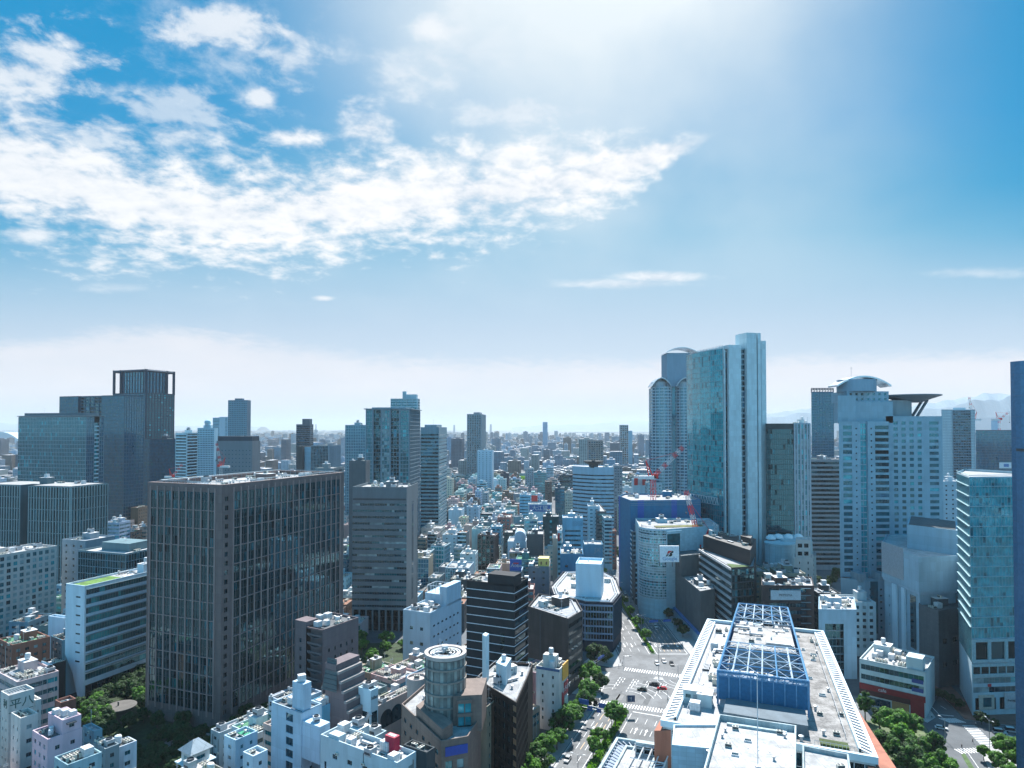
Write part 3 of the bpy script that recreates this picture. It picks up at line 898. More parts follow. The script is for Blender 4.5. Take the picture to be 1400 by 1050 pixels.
b.face(BR, BL, 0, z, None); b.face(BL, FL, 0, z, None)
m = MB(); m.prism([(p.x, p.y) for p in inset(b.poly, -1.6)], z - 1.0, z - 0.3, bot=True); b.part('roof', m, wm)
m = MB(); m.prism([(p.x, p.y) for p in inset(b.poly, 4)], z - 0.3, z + 0.8); b.part('penthouse', m, wm)
b.done(0)

def simple(name, label, cat, poly, z, wm, styles=None, ref=None, clut=6, ph=1.0, rmat=None, nmax=100, z0=0, group=None, pent=None, fit=0):
    b = Bld(name, label, cat, poly, z, wm, ref=ref, z0=z0, group=group)
    b.walls(styles, ph, rmat=rmat)
    if pent:
        for (s0, s1, t0, t1, h) in pent:
            m = MB(); m.prism([(p.x, p.y) for p in cutp(b.rpoly, s0, s1, t0, t1)], b.rz, z + h); b.part('penthouse', m, [wm])
            if clut:
                c = quadp(b.rpoly, (s0 + s1) / 2, (t0 + t1) / 2); b.put('roof_mast', c.x, c.y, z + h)
    if clut: b.clutter(clut, big=not pent)
    if fit: b.fittings(fit)
    b.done(nmax)
    return b
# ---- background towers (centre)
T = 'apartment tower'
p, z = rect(571, 545, 750, 3, 534, 574, 'R'); wl = wall((0.42, 0.5, 0.55), .08)
b = simple('apartment_tower', 'pale teal apartment tower with stepped crown just peeping over the dark glass framed tower', T, p, z, wl, [('balc', 3.2, 'blue', 6), ('balc', 3.2, 'blue', 6)], pent=[(.5, .95, .2, .8, 5), (.42, .55, .2, .5, 8.5)], clut=0, ref='the pale stepped-crown tower')
p, z = rect(500, 581, 740, 3, 472, 508, 'R')
simple('apartment_tower', 'blue balcony tower with arched crown bays left of the dark glass framed tower', T, p, z, wall((.2, .3, .36), .08), [('curt', 2.0, 3.2, 'blue', (0.7, .3), (.9, .3), wall((.25, .36, .42), .08)), ('plain',)], clut=4, ref='the arched-crown balcony tower')
p, z = rect(500, 630, 480, 4, 477.5, 506, 'R')
simple('office_building', 'windowless dark grey slab building wedged left of the grey ribbon-window office', 'building', p, z, wall((.12, .12, .13), .05, joints=(2, 3.6, .7)), clut=4, ref='the windowless dark slab')
p, z = rect(600, 584, 650, 3, 575, 611, 'R')
b = simple('apartment_tower', 'teal banded office tower with dark recessed crown right of the dark glass framed tower', 'tower', p, z, wall((.16, .25, .30), .08), [('band', 3.6, .5, 2.0, 'dark', 4, 6), ('band', 3.6, .4, 1.6, 'teal', 4, 6, 0.0)], pent=[(.1, .8, .2, .8, 2.5)], clut=2, ref='the teal banded tower')
m = MB()
for q in range(9):
    pt = lerp(b.poly[0], b.poly[1], q / 8); m.box((pt.x, pt.y - 0.3, z - 3), (0.4, 0.3, 2.6))
b2 = m
p, z = rect(658, 566, 1300, 4, 638.5, 664, 'R')
simple('apartment_tower', 'tall grey apartment tower with vertical ribs standing alone left of the distant avenue', T, p, z, wall((.17, .2, .24), .06), [('curt', 5, 3.3, 'dark', (1.6, .6), (1.3, .4), wall((.2, .24, .28), .06)), ('curt', 3, 3.3, 'dark', (1.0, .6), (1.4, .4), wall((.24, .3, .35), .06))], pent=[(.35, .8, .3, .8, 4)], clut=0, ref='the lone ribbed tower')
p, z = flat(652.5, 673, 616, 1080, 4, 25)
simple('apartment_tower', 'plain pale blue slab block in front of the lone ribbed tower', 'building', p, z, wall((.38, .5, .6), .05), [('punch', 6, 3.4, .25, .4, 'blue'), None], clut=4, ref='the pale blue slab')
p, z = rect(424, 580, 1100, 6, 405, 428.5, 'R')
simple('apartment_tower', 'dark tower with small pale cap on its roof, skyline left of centre', T, p, z, wall((.07, .10, .13), .06), [('band', 3.4, .5, 3, 'dark', 4, 2)] * 2, pent=[(.4, .95, .1, .9, 9)], clut=0, ref='the dark tower with a pale cap')
p, z = flat(406, 414, 610, 810, 5, 25)
simple('office_building', 'narrow dark slab at the left end of the grey office pair', 'building', p, z, W_DARK, clut=1, ref='the narrow dark slab')
p, z = flat(414, 425, 611, 815, 5, 25)
simple('office_building', 'narrow pale blue panelled block between dark slab and grey office', 'building', p, z, wall((.4, .55, .66), .05, joints=(3, 3, .8)), clut=1, ref='the narrow pale panel block')
p, z = rect(449, 609, 790, 5, 425, 466, 'R')
simple('office_building', 'grey office with fine vertical ribs behind the huge brown block', 'office building', p, z, wall((.2, .23, .26), .05), [('curt', 1.8, 3.6, 'dark', (.6, .3), (.5, .1), wall((.2, .23, .26), .05)), ('curt', 4, 3.6, 'blue', (.8, .4), None, wall((.3, .38, .45), .05))], clut=5, ref='the fine-ribbed grey office')
p, z = rect(345, 600, 640, 6, 296, 356, 'R')
b = simple('office_building', 'wide mauve grey office with dark cap and tiny windows above the brown block roof', 'office building', p, z - 2, wall((.19, .19, .21), .05), [('punch', 3.5, 3.8, .3, .25, 'blue', 4, 7), None], clut=4, ref='the wide mauve office')
m = MB(); m.prism([(q.x, q.y) for q in inset(b.poly, 0.8)], b.rz, z + 2.5); b.part('penthouse', m, W_NAVY)
p, z = rect(338, 547, 1080, 6, 312, 343, 'R')
simple('apartment_tower', 'tall dark blue apartment tower on the skyline above the wide mauve office', T, p, z, wall((.08, .15, .21), .05), [('curt', 3, 3.3, 'blue', (.6, .4), (1.3, .5), wall((.10, .2, .28), .05)), ('plain',)], pent=[(.3, .7, .2, .8, 3)], clut=0, ref='the tall dark blue skyline tower')
p, z = rect(293, 585, 1000, 6, 270, 298, 'R')
b = simple('hotel_tower', 'pale blue gridded hotel block with round lantern on its roof', 'hotel', p, z, wall((.42, .56, .64), .05), [('punch', 2.6, 3.3, .6, .5, 'blue', 5, 2), None], clut=0, ref='the lantern-topped hotel')
c = quadp(b.rpoly, .5, .5); m = MB(); m.prism([(q.x, q.y) for q in cutp(b.rpoly, .3, .75, .2, .8)], b.rz, z + 4); m.lathe((c.x, c.y, z + 4), [(4, 0), (4, 2), (5, 4), (4, 7), (1.5, 8.5), (0, 9)], 14); b.part('lantern', m, wall((.5, .6, .66), .05))
for k, (x0, x1, yt, D, lb) in enumerate([(291, 300, 571, 1500, 'slim blue tower, left one of a touching pair on the skyline'), (300, 311, 570, 1560, 'slim blue tower, right one of a touching pair on the skyline')]):
    p, z = flat(x0, x1, yt, D, 5, 25); simple('apartment_tower', lb, T, p, z, wall((.12, .3, .42), .05), [('curt', 3, 3.3, 'blue', None, (1.2, .4), wall((.12, .3, .42), .05))], clut=2)
p, z = rect(256, 592, 700, 10, 240, 271, 'R')
simple('apartment_tower', 'white balcony apartment block right of the twin-framed dark tower base', 'apartment block', p, z, wall((.6, .66, .7), .05), [('band', 3.2, .45, 3, 'dark'), ('balc', 3.2, 'dark', 20)], clut=4, ref='the white balcony block')
p, z = rect(242, 600, 780, 12, 198, 257, 'R')
simple('office_building', 'dark teal glass podium block at the foot of the frame-topped tower', 'office building', p, z, W_NAVY, [('curt', 2, 4, 'blue', (.25, .1), (.3, .1), M_BFIN), ('curt', 2, 4, 'blue', (.25, .1), (.3, .1), M_BFIN)], clut=4, ref='the dark teal podium')

# ---- frame-topped dark tower
poly, z = rect(200, 505, 850, 22, 155, 239, 'R')
wm = wall((.006, .035, .065), .05)
b = Bld('apartment_tower', 'tallest tower at left, near black with open portal frames at its two top corners', 'tower', poly, z, wm, ref='the frame-topped dark tower')
FL, FR, BR, BL = b.poly
body = z - 30
core = [lerp(FL, FR, .22), FR, lerp(FR, BR, .74), lerp(BR, BL, .9)]
core = [quadp(b.poly, .22, 0.04), quadp(b.poly, .97, 0.04), quadp(b.poly, .97, .72), quadp(b.poly, .22, .72)]
b.walls([('curt', 3.4, 3.3, 'blue', (1.0, .2), (.8, .12), wm), ('curt', 4.2, 3.3, 'teal', (1.5, .3), (1.1, .2), wm)], 1, z1=body)
b.walls([('curt', 5, 6, 'blue', (1.0, .5), (.6, .3), wm), ('curt', 5, 6, 'blue', (1.4, .5), (.6, .3), wm)], 1, poly=core, z0=body - 1, z1=z - 1.5)
m = MB()
for pt in (FL, quadp(b.poly, .22, 0), FR, quadp(b.poly, 1, .74), BR, BL):
    q = lerp(pt, Vector((b.c.x, b.c.y)), 0.03); m.box((q.x, q.y, body + 14.5), (1.2, 1.2, 16), R(-22))
for A, Bq in ((FL, FR), (FR, BR), (BR, BL), (BL, FL)):
    A_ = lerp(A, V2(b.c), .03); B_ = lerp(Bq, V2(b.c), .03)
    m.bar((*A_, z - 1.2), (*B_, z - 1.2), 1.7)
b.part('portal_frame', m, wm)
b.put('roof_mast', b.c.x, b.c.y, z - 1, 0, (1.6,) * 3)
b.done(0)
# ---- dark blue slab tower with recessed centre
poly, z = rect(170, 540, 690, 20, 81.5, 197, 'R')
wm = wall((.008, .05, .085), .05)
b = Bld('office_tower', 'deep blue finned slab tower with recessed centre before the frame-topped tower', 'office tower', poly, z, wm, ref='the deep blue slab tower')
FL, FR, BR, BL = b.poly
r0, r1 = .33, .70
rd = 0.12
P_ = lambda s, t: quadp(b.poly, s, t)
prof = [P_(0, 0), P_(.30, 0), P_(.30, rd), P_(.66, rd), P_(.66, 0), P_(1, 0), P_(1, 1), P_(0, 1)]
fin = ('curt', 1.7, 3.8, 'blue', (.3, .14), (.5, .06), M_BFIN)
for i, st in enumerate([fin, None, ('curt', 7, 3.8, 'dark', (.9, .5), (1.2, .2), M_SLAT), None, fin, ('curt', 3.0, 3.8, 'blue', (.35, .35), (.7, .25), M_SLAT), None, None]):
    b.face(prof[i], prof[(i + 1) % 8], 0, z, st)
m = MB(); m.ngon([(*q, z - .4) for q in prof]); b.part('roof', m, R_DARK)
b.rpoly = b.poly; b.rz = z - .4
b.done(0)
# ---- reflective glass tower with balcony strip
poly, z = rect(118, 566, 600, 16, 25.5, 142, 'R')
wm = wall((.10, .14, .17), .05)
b = Bld('office_tower', 'reflective teal glass tower with bright balcony strip on its right edge', 'office tower', poly, z, wm, ref='the teal glass tower with balcony strip')
FL, FR, BR, BL = b.poly
b.face(FL, FR, 0, z - 2, ('curt', 1.9, 3.6, 'teal', (.22, .2), (.5, .1), M_ALU))
A, Bq = lerp(FR, BR, .45), lerp(FR, BR, .75)
b.face(FR, A, 0, z - 2, ('curt', 1.9, 3.6, 'blue', (.3, .3), (.4, .1), M_ALU)); b.face(A, Bq, 0, z - 8, ('balc', 3.6, 'bright', 30, W_WHITE)); b.face(Bq, BR, 0, z - 2, ('curt', 1.9, 3.6, 'blue', (.3, .3), (.4, .1), M_ALU))
b.face(BR, BL, 0, z - 2, None); b.face(BL, FL, 0, z - 2, None)
m = MB(); m.prism([(q.x, q.y) for q in inset(b.poly, -1.0)], z - 2, z - 1.3, bot=True); b.part('roof', m, R_GREY)
m = MB(); m.prism([(q.x, q.y) for q in cutp(b.poly, .06, .95, .1, .9)], z - 1.3, z + 1.2); b.part('penthouse', m, wm)
b.rpoly = b.poly; b.rz = z + 1.2
b.put('roof_mast', *quadp(b.poly, .25, .5), z + 1.2)
b.done(0)
# ---- finned office, far left edge
wm = wall((.10, .15, .17), .05)
poly, z = rect(97, 665, 450, 14, 0, None, 'R', depth=30)
b = Bld('office_building', 'teal office with bold pale vertical fins at the left edge above the cream hotel', 'office building', poly, z, wm, ref='the pale-finned teal office')
P_ = lambda s, t: quadp(b.poly, s, t)
prof = [P_(-.3, .05), P_(.27, .05), P_(.27, .35), P_(.42, .35), P_(.42, 0), P_(1, 0), P_(1, 1), P_(-.3, 1)]
fs = ('curt', 2.4, 7.6, 'green', (.55, .7), (.35, .2), plain('pale_teal_fin', (.25, .34, .36), .5))
for i, st in enumerate([fs, None, ('curt', 3, 7.6, 'black', (.3, .2), None, M_DMETAL), None, fs, fs, None, None]):
    b.face(prof[i], prof[(i + 1) % 8], 0, z, st)
m = MB(); m.ngon([(*q, z - .3) for q in prof]); b.part('roof', m, R_LIGHT)
b.rpoly = b.poly; b.rz = z - .3; b.clutter(5); b.done(0)
# ---- cream hotel grid at left edge
C1 = gnd(78, 866); C0 = at(78, 746, C1.y)
e1, e2 = dirs(22); E1 = Vector((e1.x, e1.y)); E2 = Vector((e2.x, e2.y))
BRp = V2(C0); FRp = BRp - E1 * 62
poly = [FRp - E2 * 22, FRp, BRp, BRp - E2 * 22]
wm = wall((.47, .47, .46), .06)
b = Bld('hotel', 'cream hotel slab with a dense grid of square windows at the left edge', 'hotel', poly, C0.z, wm, ref='the cream hotel grid')
b.walls([None, ('punch', 3.4, 3.3, .62, .62, 'lite', 5, 1.2), None, None], 1.2, rmat=R_WHITE)
b.clutter(26, items=['ac_unit', 'duct', 'pipe_rack', 'panel_tank', 'cooling_tower']); b.done(100)
# ---- white slab with grass roof
p, z = rect(116, 803, 292, 22, 90, 240, 'R')
wm = wall((.66, .70, .76), .05)
b = Bld('office_building', 'white edged glass slab with grass roof terrace left of the huge brown block', 'office building', p, z, wm, ref='the grass-roofed slab')
FL, FR, BR, BL = b.poly
zc = 15
b.w.ngon([(*lerp(FL, FR, .72), 0), (*FR, 0), (*FR, z), (*FL, z), (*FL, zc + 4), (*lerp(FL, FR, .42), zc - 4)])
for k in range(8): panel(b, 'slot_window', FL, FR, .55, .78, z - 5 - k * 4.05, z - 4.3 - k * 4.05, G_DARK, 0, .03)
A = lerp(FR, BR, .015)
b.face(FR, A, 0, z, None)
b.face(A, BR, 7, z, ('band', 4.05, .66, 1.3, 'teal', .3, .8, 0.0, .5))
b.face(A, BR, 0, 7, ('curt', 3, 3, 'black', (.2, .1), (.2, .1), M_DMETAL))
L = (BR - A).length
for k in range(10):
    m = MB(); U = ((BR - A) / L).to_3d(); N = Vector((U.y, -U.x, 0)); m.obox(A.to_3d() + N * .9 + Vector((0, 0, z - 1.2 - k * 4.05)), U * L, -N * .9, Vector((0, 0, .22))); b.part('sun_shade', m, M_ALU)
b.face(BR, BL, 0, z, None); b.face(BL, FL, 0, z, None)
b.walls([None] * 4, .9, z0=z - .1, z1=z + .6, rmat=R_LIGHT)
m = MB(); gp = cutp(b.rpoly, .1, .85, .03, .42); m.prism([(q.x, q.y) for q in gp], b.rz, b.rz + .25); b.part('grass_roof', m, R_GREEN)
b.clutter(12, poly=cutp(b.rpoly, .05, .95, .46, .98)); b.done(100)
# ---- small neighbours at left
p, z = flat(85, 117, 737, 400, 18, 20); simple('office_building', 'plain grey block with one column of small windows between cream hotel and teal office', 'building', p, z, wall((.25, .28, .32), .06), [('punch', 5.5, 4, .25, .35, 'black'), None], clut=4, ref='the plain grey block')
p, z = flat(107, 172, 752, 370, 18, 28)
b = simple('office_building', 'low teal glass office with a white box on its roof, above the grass-roofed slab', 'office building', p, z, wall((.14, .2, .22), .06), [('curt', 1.8, 4, 'green', (.2, .15), (.3, .15), M_ALU)] * 2, clut=6, pent=[(.2, .8, .3, .8, 3.5)], ref='the low teal office')
p, z = flat(160, 186, 748, 380, 18, 22); simple('office_building', 'small pale roofed teal office tucked against the huge brown block', 'office building', p, z - 3, wall((.3, .36, .4), .06), [('band', 4, .5, 2, 'teal')] * 2, clut=4)
p, z = rect(88, 845, 320, 20, 66, 97, 'R'); simple('tower_block', 'plain white windowless box tower left of the grass-roofed slab', 'building', p, z, wall((.6, .66, .74), .05), clut=0, ref='the plain white box tower')
# ================================================================ RIGHT SIDE HEROES
# ---- tallest tower: green glass front and stone piers
C = at(988, 476, 480)
dL = Vector((-.275, .9615)); dR = Vector((.9615, .275))
tl = abs(solve(C, dL.to_3d(), 938.5, 480)); tr_ = abs(solve(C, dR.to_3d(), 1046, 470))
c0 = V2(C); z = C.z
wm = wall((.66, .68, .70), .05, joints=(3.0, 3.8, .8))
GL = [c0 + dL * tl * t + Vector((-.9615, -.275)) * (3.2 * 4 * t * (1 - t)) for t in (1, .75, .5, .25, 0)]   # bowed glass front
poly = GL + [c0 + dR * tr_, c0 + dR * tr_ + dL * tl, ]
b = Bld('office_tower', 'tallest tower right of centre with bowed green glass side and tall pale stone piers', 'skyscraper', poly, z, wm, ref='the tallest skyscraper')
zg = z
for i in range(4):
    b.face(GL[i], GL[i + 1], 0, zg, ('curt', 2.2, 4.0, 'bright', (.12, .08), (.22, .18), M_ALU, 0, .2))
b.face(GL[4], GL[4] + dR * 1.2, 0, z, None)
N_ = Vector((dR.y, -dR.x))
def pier(t0, t1, pr, ztop, st=None, nm='pier'):
    A = c0 + dR * tr_ * t0 + N_ * pr; Bq = c0 + dR * tr_ * t1 + N_ * pr
    back = -N_ * 14
    if st: b.face(A, Bq, 0, ztop, st)
    else:
        m = MB(); m.prism([tuple(A), tuple(Bq), tuple(Bq + back), tuple(A + back)], 0, ztop); b.part(nm, m, wm)
pier(0, .06, 0, z - 1); pier(.06, .12, -1.5, z - 2, ('curt', 2, 4, 'dark', None, (.6, .1), M_DMETAL))
pier(.12, .40, 1.4, z + 2.5)
pier(.40, .53, -1.0, z + 1, ('curt', 2, 4, 'dark', (.3, .1), (1.1, .3), M_ALU))
pier(.53, .76, 1.8, z + 12); pier(.76, .79, -.3, z + 11, ('curt', 2, 4, 'black', None, None, M_DMETAL)); pier(.79, .86, 1.8, z + 12)
pier(.86, .885, -.3, z + 8, ('curt', 2, 4, 'black', None, None, M_DMETAL)); pier(.885, 1.0, 1.0, z + 6.5)
b.face(poly[5], poly[6], 0, z, None); b.face(poly[6], poly[0], 0, z, None)
m = MB(); m.ngon([(*q, z - .6) for q in poly]); b.part('roof', m, R_GREY)
m = MB(); q = [c0 + dR * tr_ * .1 + dL * 4, c0 + dR * tr_ * .95 + dL * 4, c0 + dR * tr_ * .95 + dL * 40, c0 + dR * tr_ * .1 + dL * 40]; m.prism([tuple(x) for x in q], z - .6, z + 2); b.part('penthouse', m, wm)
m = MB()
for i in range(13):
    p = lerp(GL[4], GL[0], i / 12); m.bar((*p, z - .5), (*p, z + 2.2), .12)
m.bar((*GL[4], z + 2.2), (*GL[0], z + 1.2), .12); b.part('roof_railing', m, M_ALU)
b.w.quad((*c0, z), (*(c0 + dR), z), (*(c0 + dR + dL), z), (*(c0 + dL), z))
# lattice canopy low on the glass side
m = MB(); zc = 64
for i in range(12):
    p = lerp(GL[4], GL[1], i / 12); q = lerp(GL[4], GL[1], (i + .5) / 12); r_ = lerp(GL[4], GL[1], (i + 1) / 12)
    o_ = Vector((-.9615, -.275)) * 4.5
    m.bar((*(p + o_), zc), (*(q + o_), zc + 5), .22); m.bar((*(q + o_), zc + 5), (*(r_ + o_), zc), .22)
m.bar((*(GL[4] + o_), zc), (*(GL[1] + o_), zc), .25); m.bar((*(GL[4] + o_), zc + 5), (*(GL[1] + o_), zc + 5), .25)
b.part('lattice_truss', m, M_WMETAL)
b.done(0)
# ---- twin drum balcony tower with vaulted roofs
C = at(926, 528, 700)
wm = wall((.40, .46, .52), .06)
X0, X1 = at(894, 528, 700).x, at(990, 528, 700).x
cy0 = 712
b = Bld('apartment_tower', 'balcony tower of rounded drums under curved vault roofs behind the tallest skyscraper', 'apartment tower', [(X0, 700), (X1 - 12, 700), (X1 - 12, 745), (X0, 745)], C.z, wm, ref='the vault-roofed drum tower')
zt = C.z
g = MB(); xA = X0 + 11; xB = X0 + 11 + 26
for xc in (xA, xB):
    g.lathe((xc, cy0 + 2, 0), [(10.4, 0), (10.4, zt)], 28)
g.prism([(X0 + 10, 712), (X1 - 14, 712), (X1 - 14, 745), (X0 + 4, 745)], 0, zt)
b.part('glass_wall', g, G_BLUE)
k = 60.0; nfl = int((zt - 20) / 3.3)
for j in range(nfl + 1):
    zz = zt - 3.3 * j
    m = MB()
    for xc in (xA, xB):
        m.lathe((xc, cy0 + 2, zz - 1.5), [(10.5, 0), (11.4, 0), (11.4, 1.3), (10.5, 1.35)], 28)
    b.part('balcony', m, wm)
m = MB()
for xc in (xA, xB):
    for k in range(7):
        a = R(200 + k * 24); m.box((xc + math.cos(a) * 11.0, cy0 + 2 + math.sin(a) * 11.0, zt / 2), (.35, .35, zt / 2), a)
b.part('party_wall', m, wm)
def vault(b, x0, x1, y0, y1, zb, rise, th, mat, nm='vault_roof'):
    m = MB(); n = 14
    for i in range(n):
        t0, t1 = i / n, (i + 1) / n
        h = lambda t: zb + rise * (1 - (2 * t - 1) ** 2)
        a, c = lerp(x0, x1, t0), lerp(x0, x1, t1)
        for s_, (za, zc) in ((1, (h(t0), h(t1))), (0, (h(t0) - th, h(t1) - th))):
            q = [(a, y0, za), (c, y0, zc), (c, y1, zc), (a, y1, za)]
            m.quad(*(q if s_ else q[::-1]))
        m.quad((a, y0, h(t0) - th), (c, y0, h(t1) - th), (c, y0, h(t1)), (a, y0, h(t0)))
    m.quad((x0, y0, zb - th), (x0, y0, zb), (x0, y1, zb), (x0, y1, zb - th)); m.quad((x1, y0, zb - th), (x1, y1, zb - th), (x1, y1, zb), (x1, y0, zb))
    return b.part(nm, m, mat)
M_VAULT = plain('silver_roof', (.55, .6, .66), .25, .7)
vault(b, xA - 12.5, xA + 8, 702, 724, zt + .5, 9, .7, M_VAULT); vault(b, xB - 12.5, xB + 8, 702, 724, zt + .5, 9, .7, M_VAULT)
m = MB()
for xc in (xA, xB): m.lathe((xc - 2, cy0 + 3, zt), [(8.5, 0), (8.5, 5), (5, 8)], 20)
b.part('penthouse', m, wm)
zt2 = at(0, 483, 712).z
m = MB(); m.prism([(xA + 5, 708), (xB + 4, 708), (xB + 4, 735), (xA + 5, 735)], zt, zt2); b.part('penthouse', m, wall((.22, .30, .38), .05))
vault(b, xA + 3.5, xB + 12, 705, 728, zt2 + .5, 5.5, .8, M_VAULT)
b.done(0)
# ---- dark glass and fins tower right of it
p, z = rect(1086, 580, 480, 6, 1040, 1108, 'R')
C = at(1047, 579, 490); c = V2(C)
poly, z = flat(1047, 1085, 579, 485, 2, 26)
b = Bld('office_tower', 'black green glass office tower with pale ribbed right wing right of the tallest skyscraper', 'office tower', poly, z, W_DARK, ref='the black glass tower')
b.walls([('curt', 1.6, 3.7, 'green', (.12, .08), (.25, .08), M_DMETAL, 0, 4)], 1, rmat=R_GREY)
q, _ = flat(1085, 1108, 579, 484, 2, 27)
sub(b, q, 0, z + .3, [('curt', 2.6, 3.7, 'lite', (1.1, .5), (.3, .1), plain('pale_rib', (.30, .36, .42), .5))], mat=wall((.3, .36, .42), .05)); b.clutter(6); b.done(0)
poly, z = flat(1109, 1139.5, 531, 800, 2, 28)
b = simple('apartment_tower', 'deep blue balcony tower with open roof truss rising behind, left of the domed hotel', 'apartment tower', poly, z - 4, wall((.03, .09, .15), .05), [('curt', 3.4, 3.3, 'blue', (.35, .3), (1.1, .3), wall((.035, .12, .19), .05))], clut=0, ref='the deep blue balcony tower')
m = MB(); FLp, FRp, BRp, BLp = b.poly
for i in range(9):
    p0 = lerp(FLp, FRp, i / 8); m.bar((*p0, z - 5), (*p0, z), .4)
    if i < 8: m.bar((*p0, z - 4), (*lerp(FLp, FRp, (i + 1) / 8), z), .25)
m.bar((*FLp, z), (*FRp, z), .5); m.bar((*BLp, z), (*BRp, z), .5); m.bar((*BLp, z - 4), (*BLp, z), .5); m.bar((*BRp, z - 4), (*BRp, z), .5); b.part('roof_truss', m, W_NAVY)
poly, z = flat(1106.5, 1150, 628, 560, 2, 40)
b = simple('office_building', 'mauve office with dark horizontal window stripes between black glass tower and domed hotel', 'office building', poly, z, wall((.27, .25, .27), .05), [('band', 3.9, .55, 6, 'black', 3, 1.5, 0, .6)], clut=5, rmat=R_DARK, ref='the striped mauve office')
# ---- domed hotel tower
wm = wall((.34, .43, .50), .05, joints=(3.4, 3.5, .82))
DH = 390
def cx(px, D, py=568): return at(px, py, D).x
zmain = at(1240, 569, DH).z; zl = at(1180, 541, DH).z; zmid = at(1180, 574, DH).z
b = Bld('hotel_tower', 'large pale stone hotel tower with silver curved canopy and disc helipad on top', 'hotel', [(cx(1141, DH), DH - 4), (cx(1289, DH), DH - 4), (cx(1289, DH), DH + 30), (cx(1141, DH), DH + 30)], zmain, wm, ref='the domed hotel tower')
xs = [cx(v, DH) for v in (1142, 1147, 1160, 1171, 1181, 1191, 1211, 1216, 1288)]
zf = zmid - 1
fh = 3.55
def col(x0, x1, y, st, zt, z0=0): b.face((x0, y), (x1, y), z0, zt, st)
zb_ = 33
yL = DH - 4
col(xs[0], xs[1], yL, None, zf, zb_)
col(xs[1], xs[2], yL, ('punch', 5.6, fh, .95, .62, 'teal', 2, 2, .1), zf, zb_)
col(xs[2], xs[3], yL, ('punch', 4.8, fh, .2, .22, 'black', 2, 2, .1), zf, zb_)
b.face((xs[3], yL), (xs[3], yL + 1.5), 0, zf, None, True)
col(xs[3], xs[4], yL + 1.5, ('curt', 2.1, fh, 'bright', (.2, .1), (.6, .2), wm), zf)
b.face((xs[4], yL + 1.5), (xs[4], yL), 0, zf, None, True)
col(xs[4], xs[5], yL, ('punch', 4.3, fh, .22, .25, 'black', 2, 2, .1), zf, zb_)
col(xs[5], xs[6], yL + .8, ('punch', 8.6, fh, .95, .6, 'dark', 2, 2, .05), zf, zb_)
b.face((xs[6], yL + .8), (xs[6], DH), zb_, zf, None, True)
b.w.quad((xs[5], yL, zb_), (xs[5], yL + .8, zb_), (xs[5], yL + .8, zf), (xs[5], yL, zf))
col(xs[6], xs[7], DH, None, zmain, 0)
xw = xs[7]; xe = xs[8]; wd = (xe - xw)
col(xw, xw + wd * .68, DH, ('punch', 5.2, fh, .52, .52, 'teal', 10, 2.4, 1.2), zmain, 0)
col(xw + wd * .68, xe, DH, ('punch', 9.5, fh, .72, .52, 'teal', 10, 2.4, 1.2), zmain, 0)
b.face((xe, DH), (xe, DH + 30), 0, zmain, None, True); b.face((xe, DH + 30), (xs[0] + 19, DH + 30), 0, zf, None, True); b.face((xs[0] + 19, DH + 30), (xs[0], yL), zb_, zf, None, True)
# lower flared base on the left
bp = [(xs[0] - .5, yL - 1.5), (xs[2] + 1.5, yL - 9), (xs[5] + 1, yL - 9), (xs[6] + 1.5, yL - 2.5), (xs[6] + 1.5, DH + 30), (xs[0] + 19, DH + 30)]
sub(b, bp, 0, zb_, [None, ('punch', 6, fh, .22, .3, 'std', 5, 3), ('punch', 6, fh, .22, .3, 'std', 5, 3)], mat=[wm])
m = MB(); m.quad((xs[3], yL - 9.01, 3), (xs[4], yL - 9.01, 3), (xs[4], yL - 9.01, zb_ - .5), (xs[3], yL - 9.01, zb_ - .5)); b.part('slot_window', m, G_TEAL)
for x0 in (xs[2] - 1, xs[5] - 2.5):
    m = MB(); m.box((x0 + 1.5, yL - 4.2, zb_ + 1.6), (2.2, 4.5, 2.2)); b.part('dormer', m, W_GREYB)
# roof masses
def boxp(nm, x0, x1, y0, y1, z0, z1, mat): 
    m = MB(); sh = .56 * (y1 - y0); m.prism([(x0, y0), (x1, y0), (x1 + (0 if nm == 'roof' else 0), y1), (x0 + sh, y1)], z0, z1); return b.part(nm, m, mat)
boxp('roof', xs[6] + .3, xe - .3, DH + .3, DH + 29.7, zmain - 1.4, zmain - 1.0, R_LIGHT)
boxp('roof', xs[0] + .3, xs[6] - .3, yL + 1.8, DH + 29.7, zf - 1.2, zf - .8, R_LIGHT)
boxp('crown_wall', xs[0] + .6, cx(1168, DH), yL + 2, DH + 25, zf - .8, zl, wm)
boxp('crown_wall', cx(1168.2, DH), cx(1221, DH), yL + 4, DH + 25, zf - .8, at(0, 549, DH).z, wm)
zz0 = at(0, 549, DH).z; zz1 = at(0, 537, DH).z
keep = b.w; b.w = MB(); b.face((cx(1161, DH), yL + 6), (cx(1218, DH), yL + 6), zz0 - .3, zz1 + 1.0, ('punch', 3.3, 2.6, .4, .45, 'black', .2, .2, .4)); 
b.face((cx(1218, DH), yL + 6), (cx(1218, DH), DH + 22), zz0 - .3, zz1 + 1, None, True); b.face((cx(1161, DH), DH + 22), (cx(1161, DH), yL + 6), zz0 - .3, zz1 + 1, None, True)
b.w.quad((cx(1161, DH), yL + 6, zz1 + 1), (cx(1218, DH), yL + 6, zz1 + 1), (cx(1218, DH), DH + 22, zz1 + 1), (cx(1161, DH), DH + 22, zz1 + 1)); b.part('crown_wall', b.w, wm); b.w = keep
xc = cx(1182, DH); m = MB(); m.lathe((xc, DH + 9, zz1 + 1), [(cx(1207, DH) - xc, 0), (cx(1207, DH) - xc, 7.2)], 40); b.part('drum', m, wall((.28, .36, .44), .05))
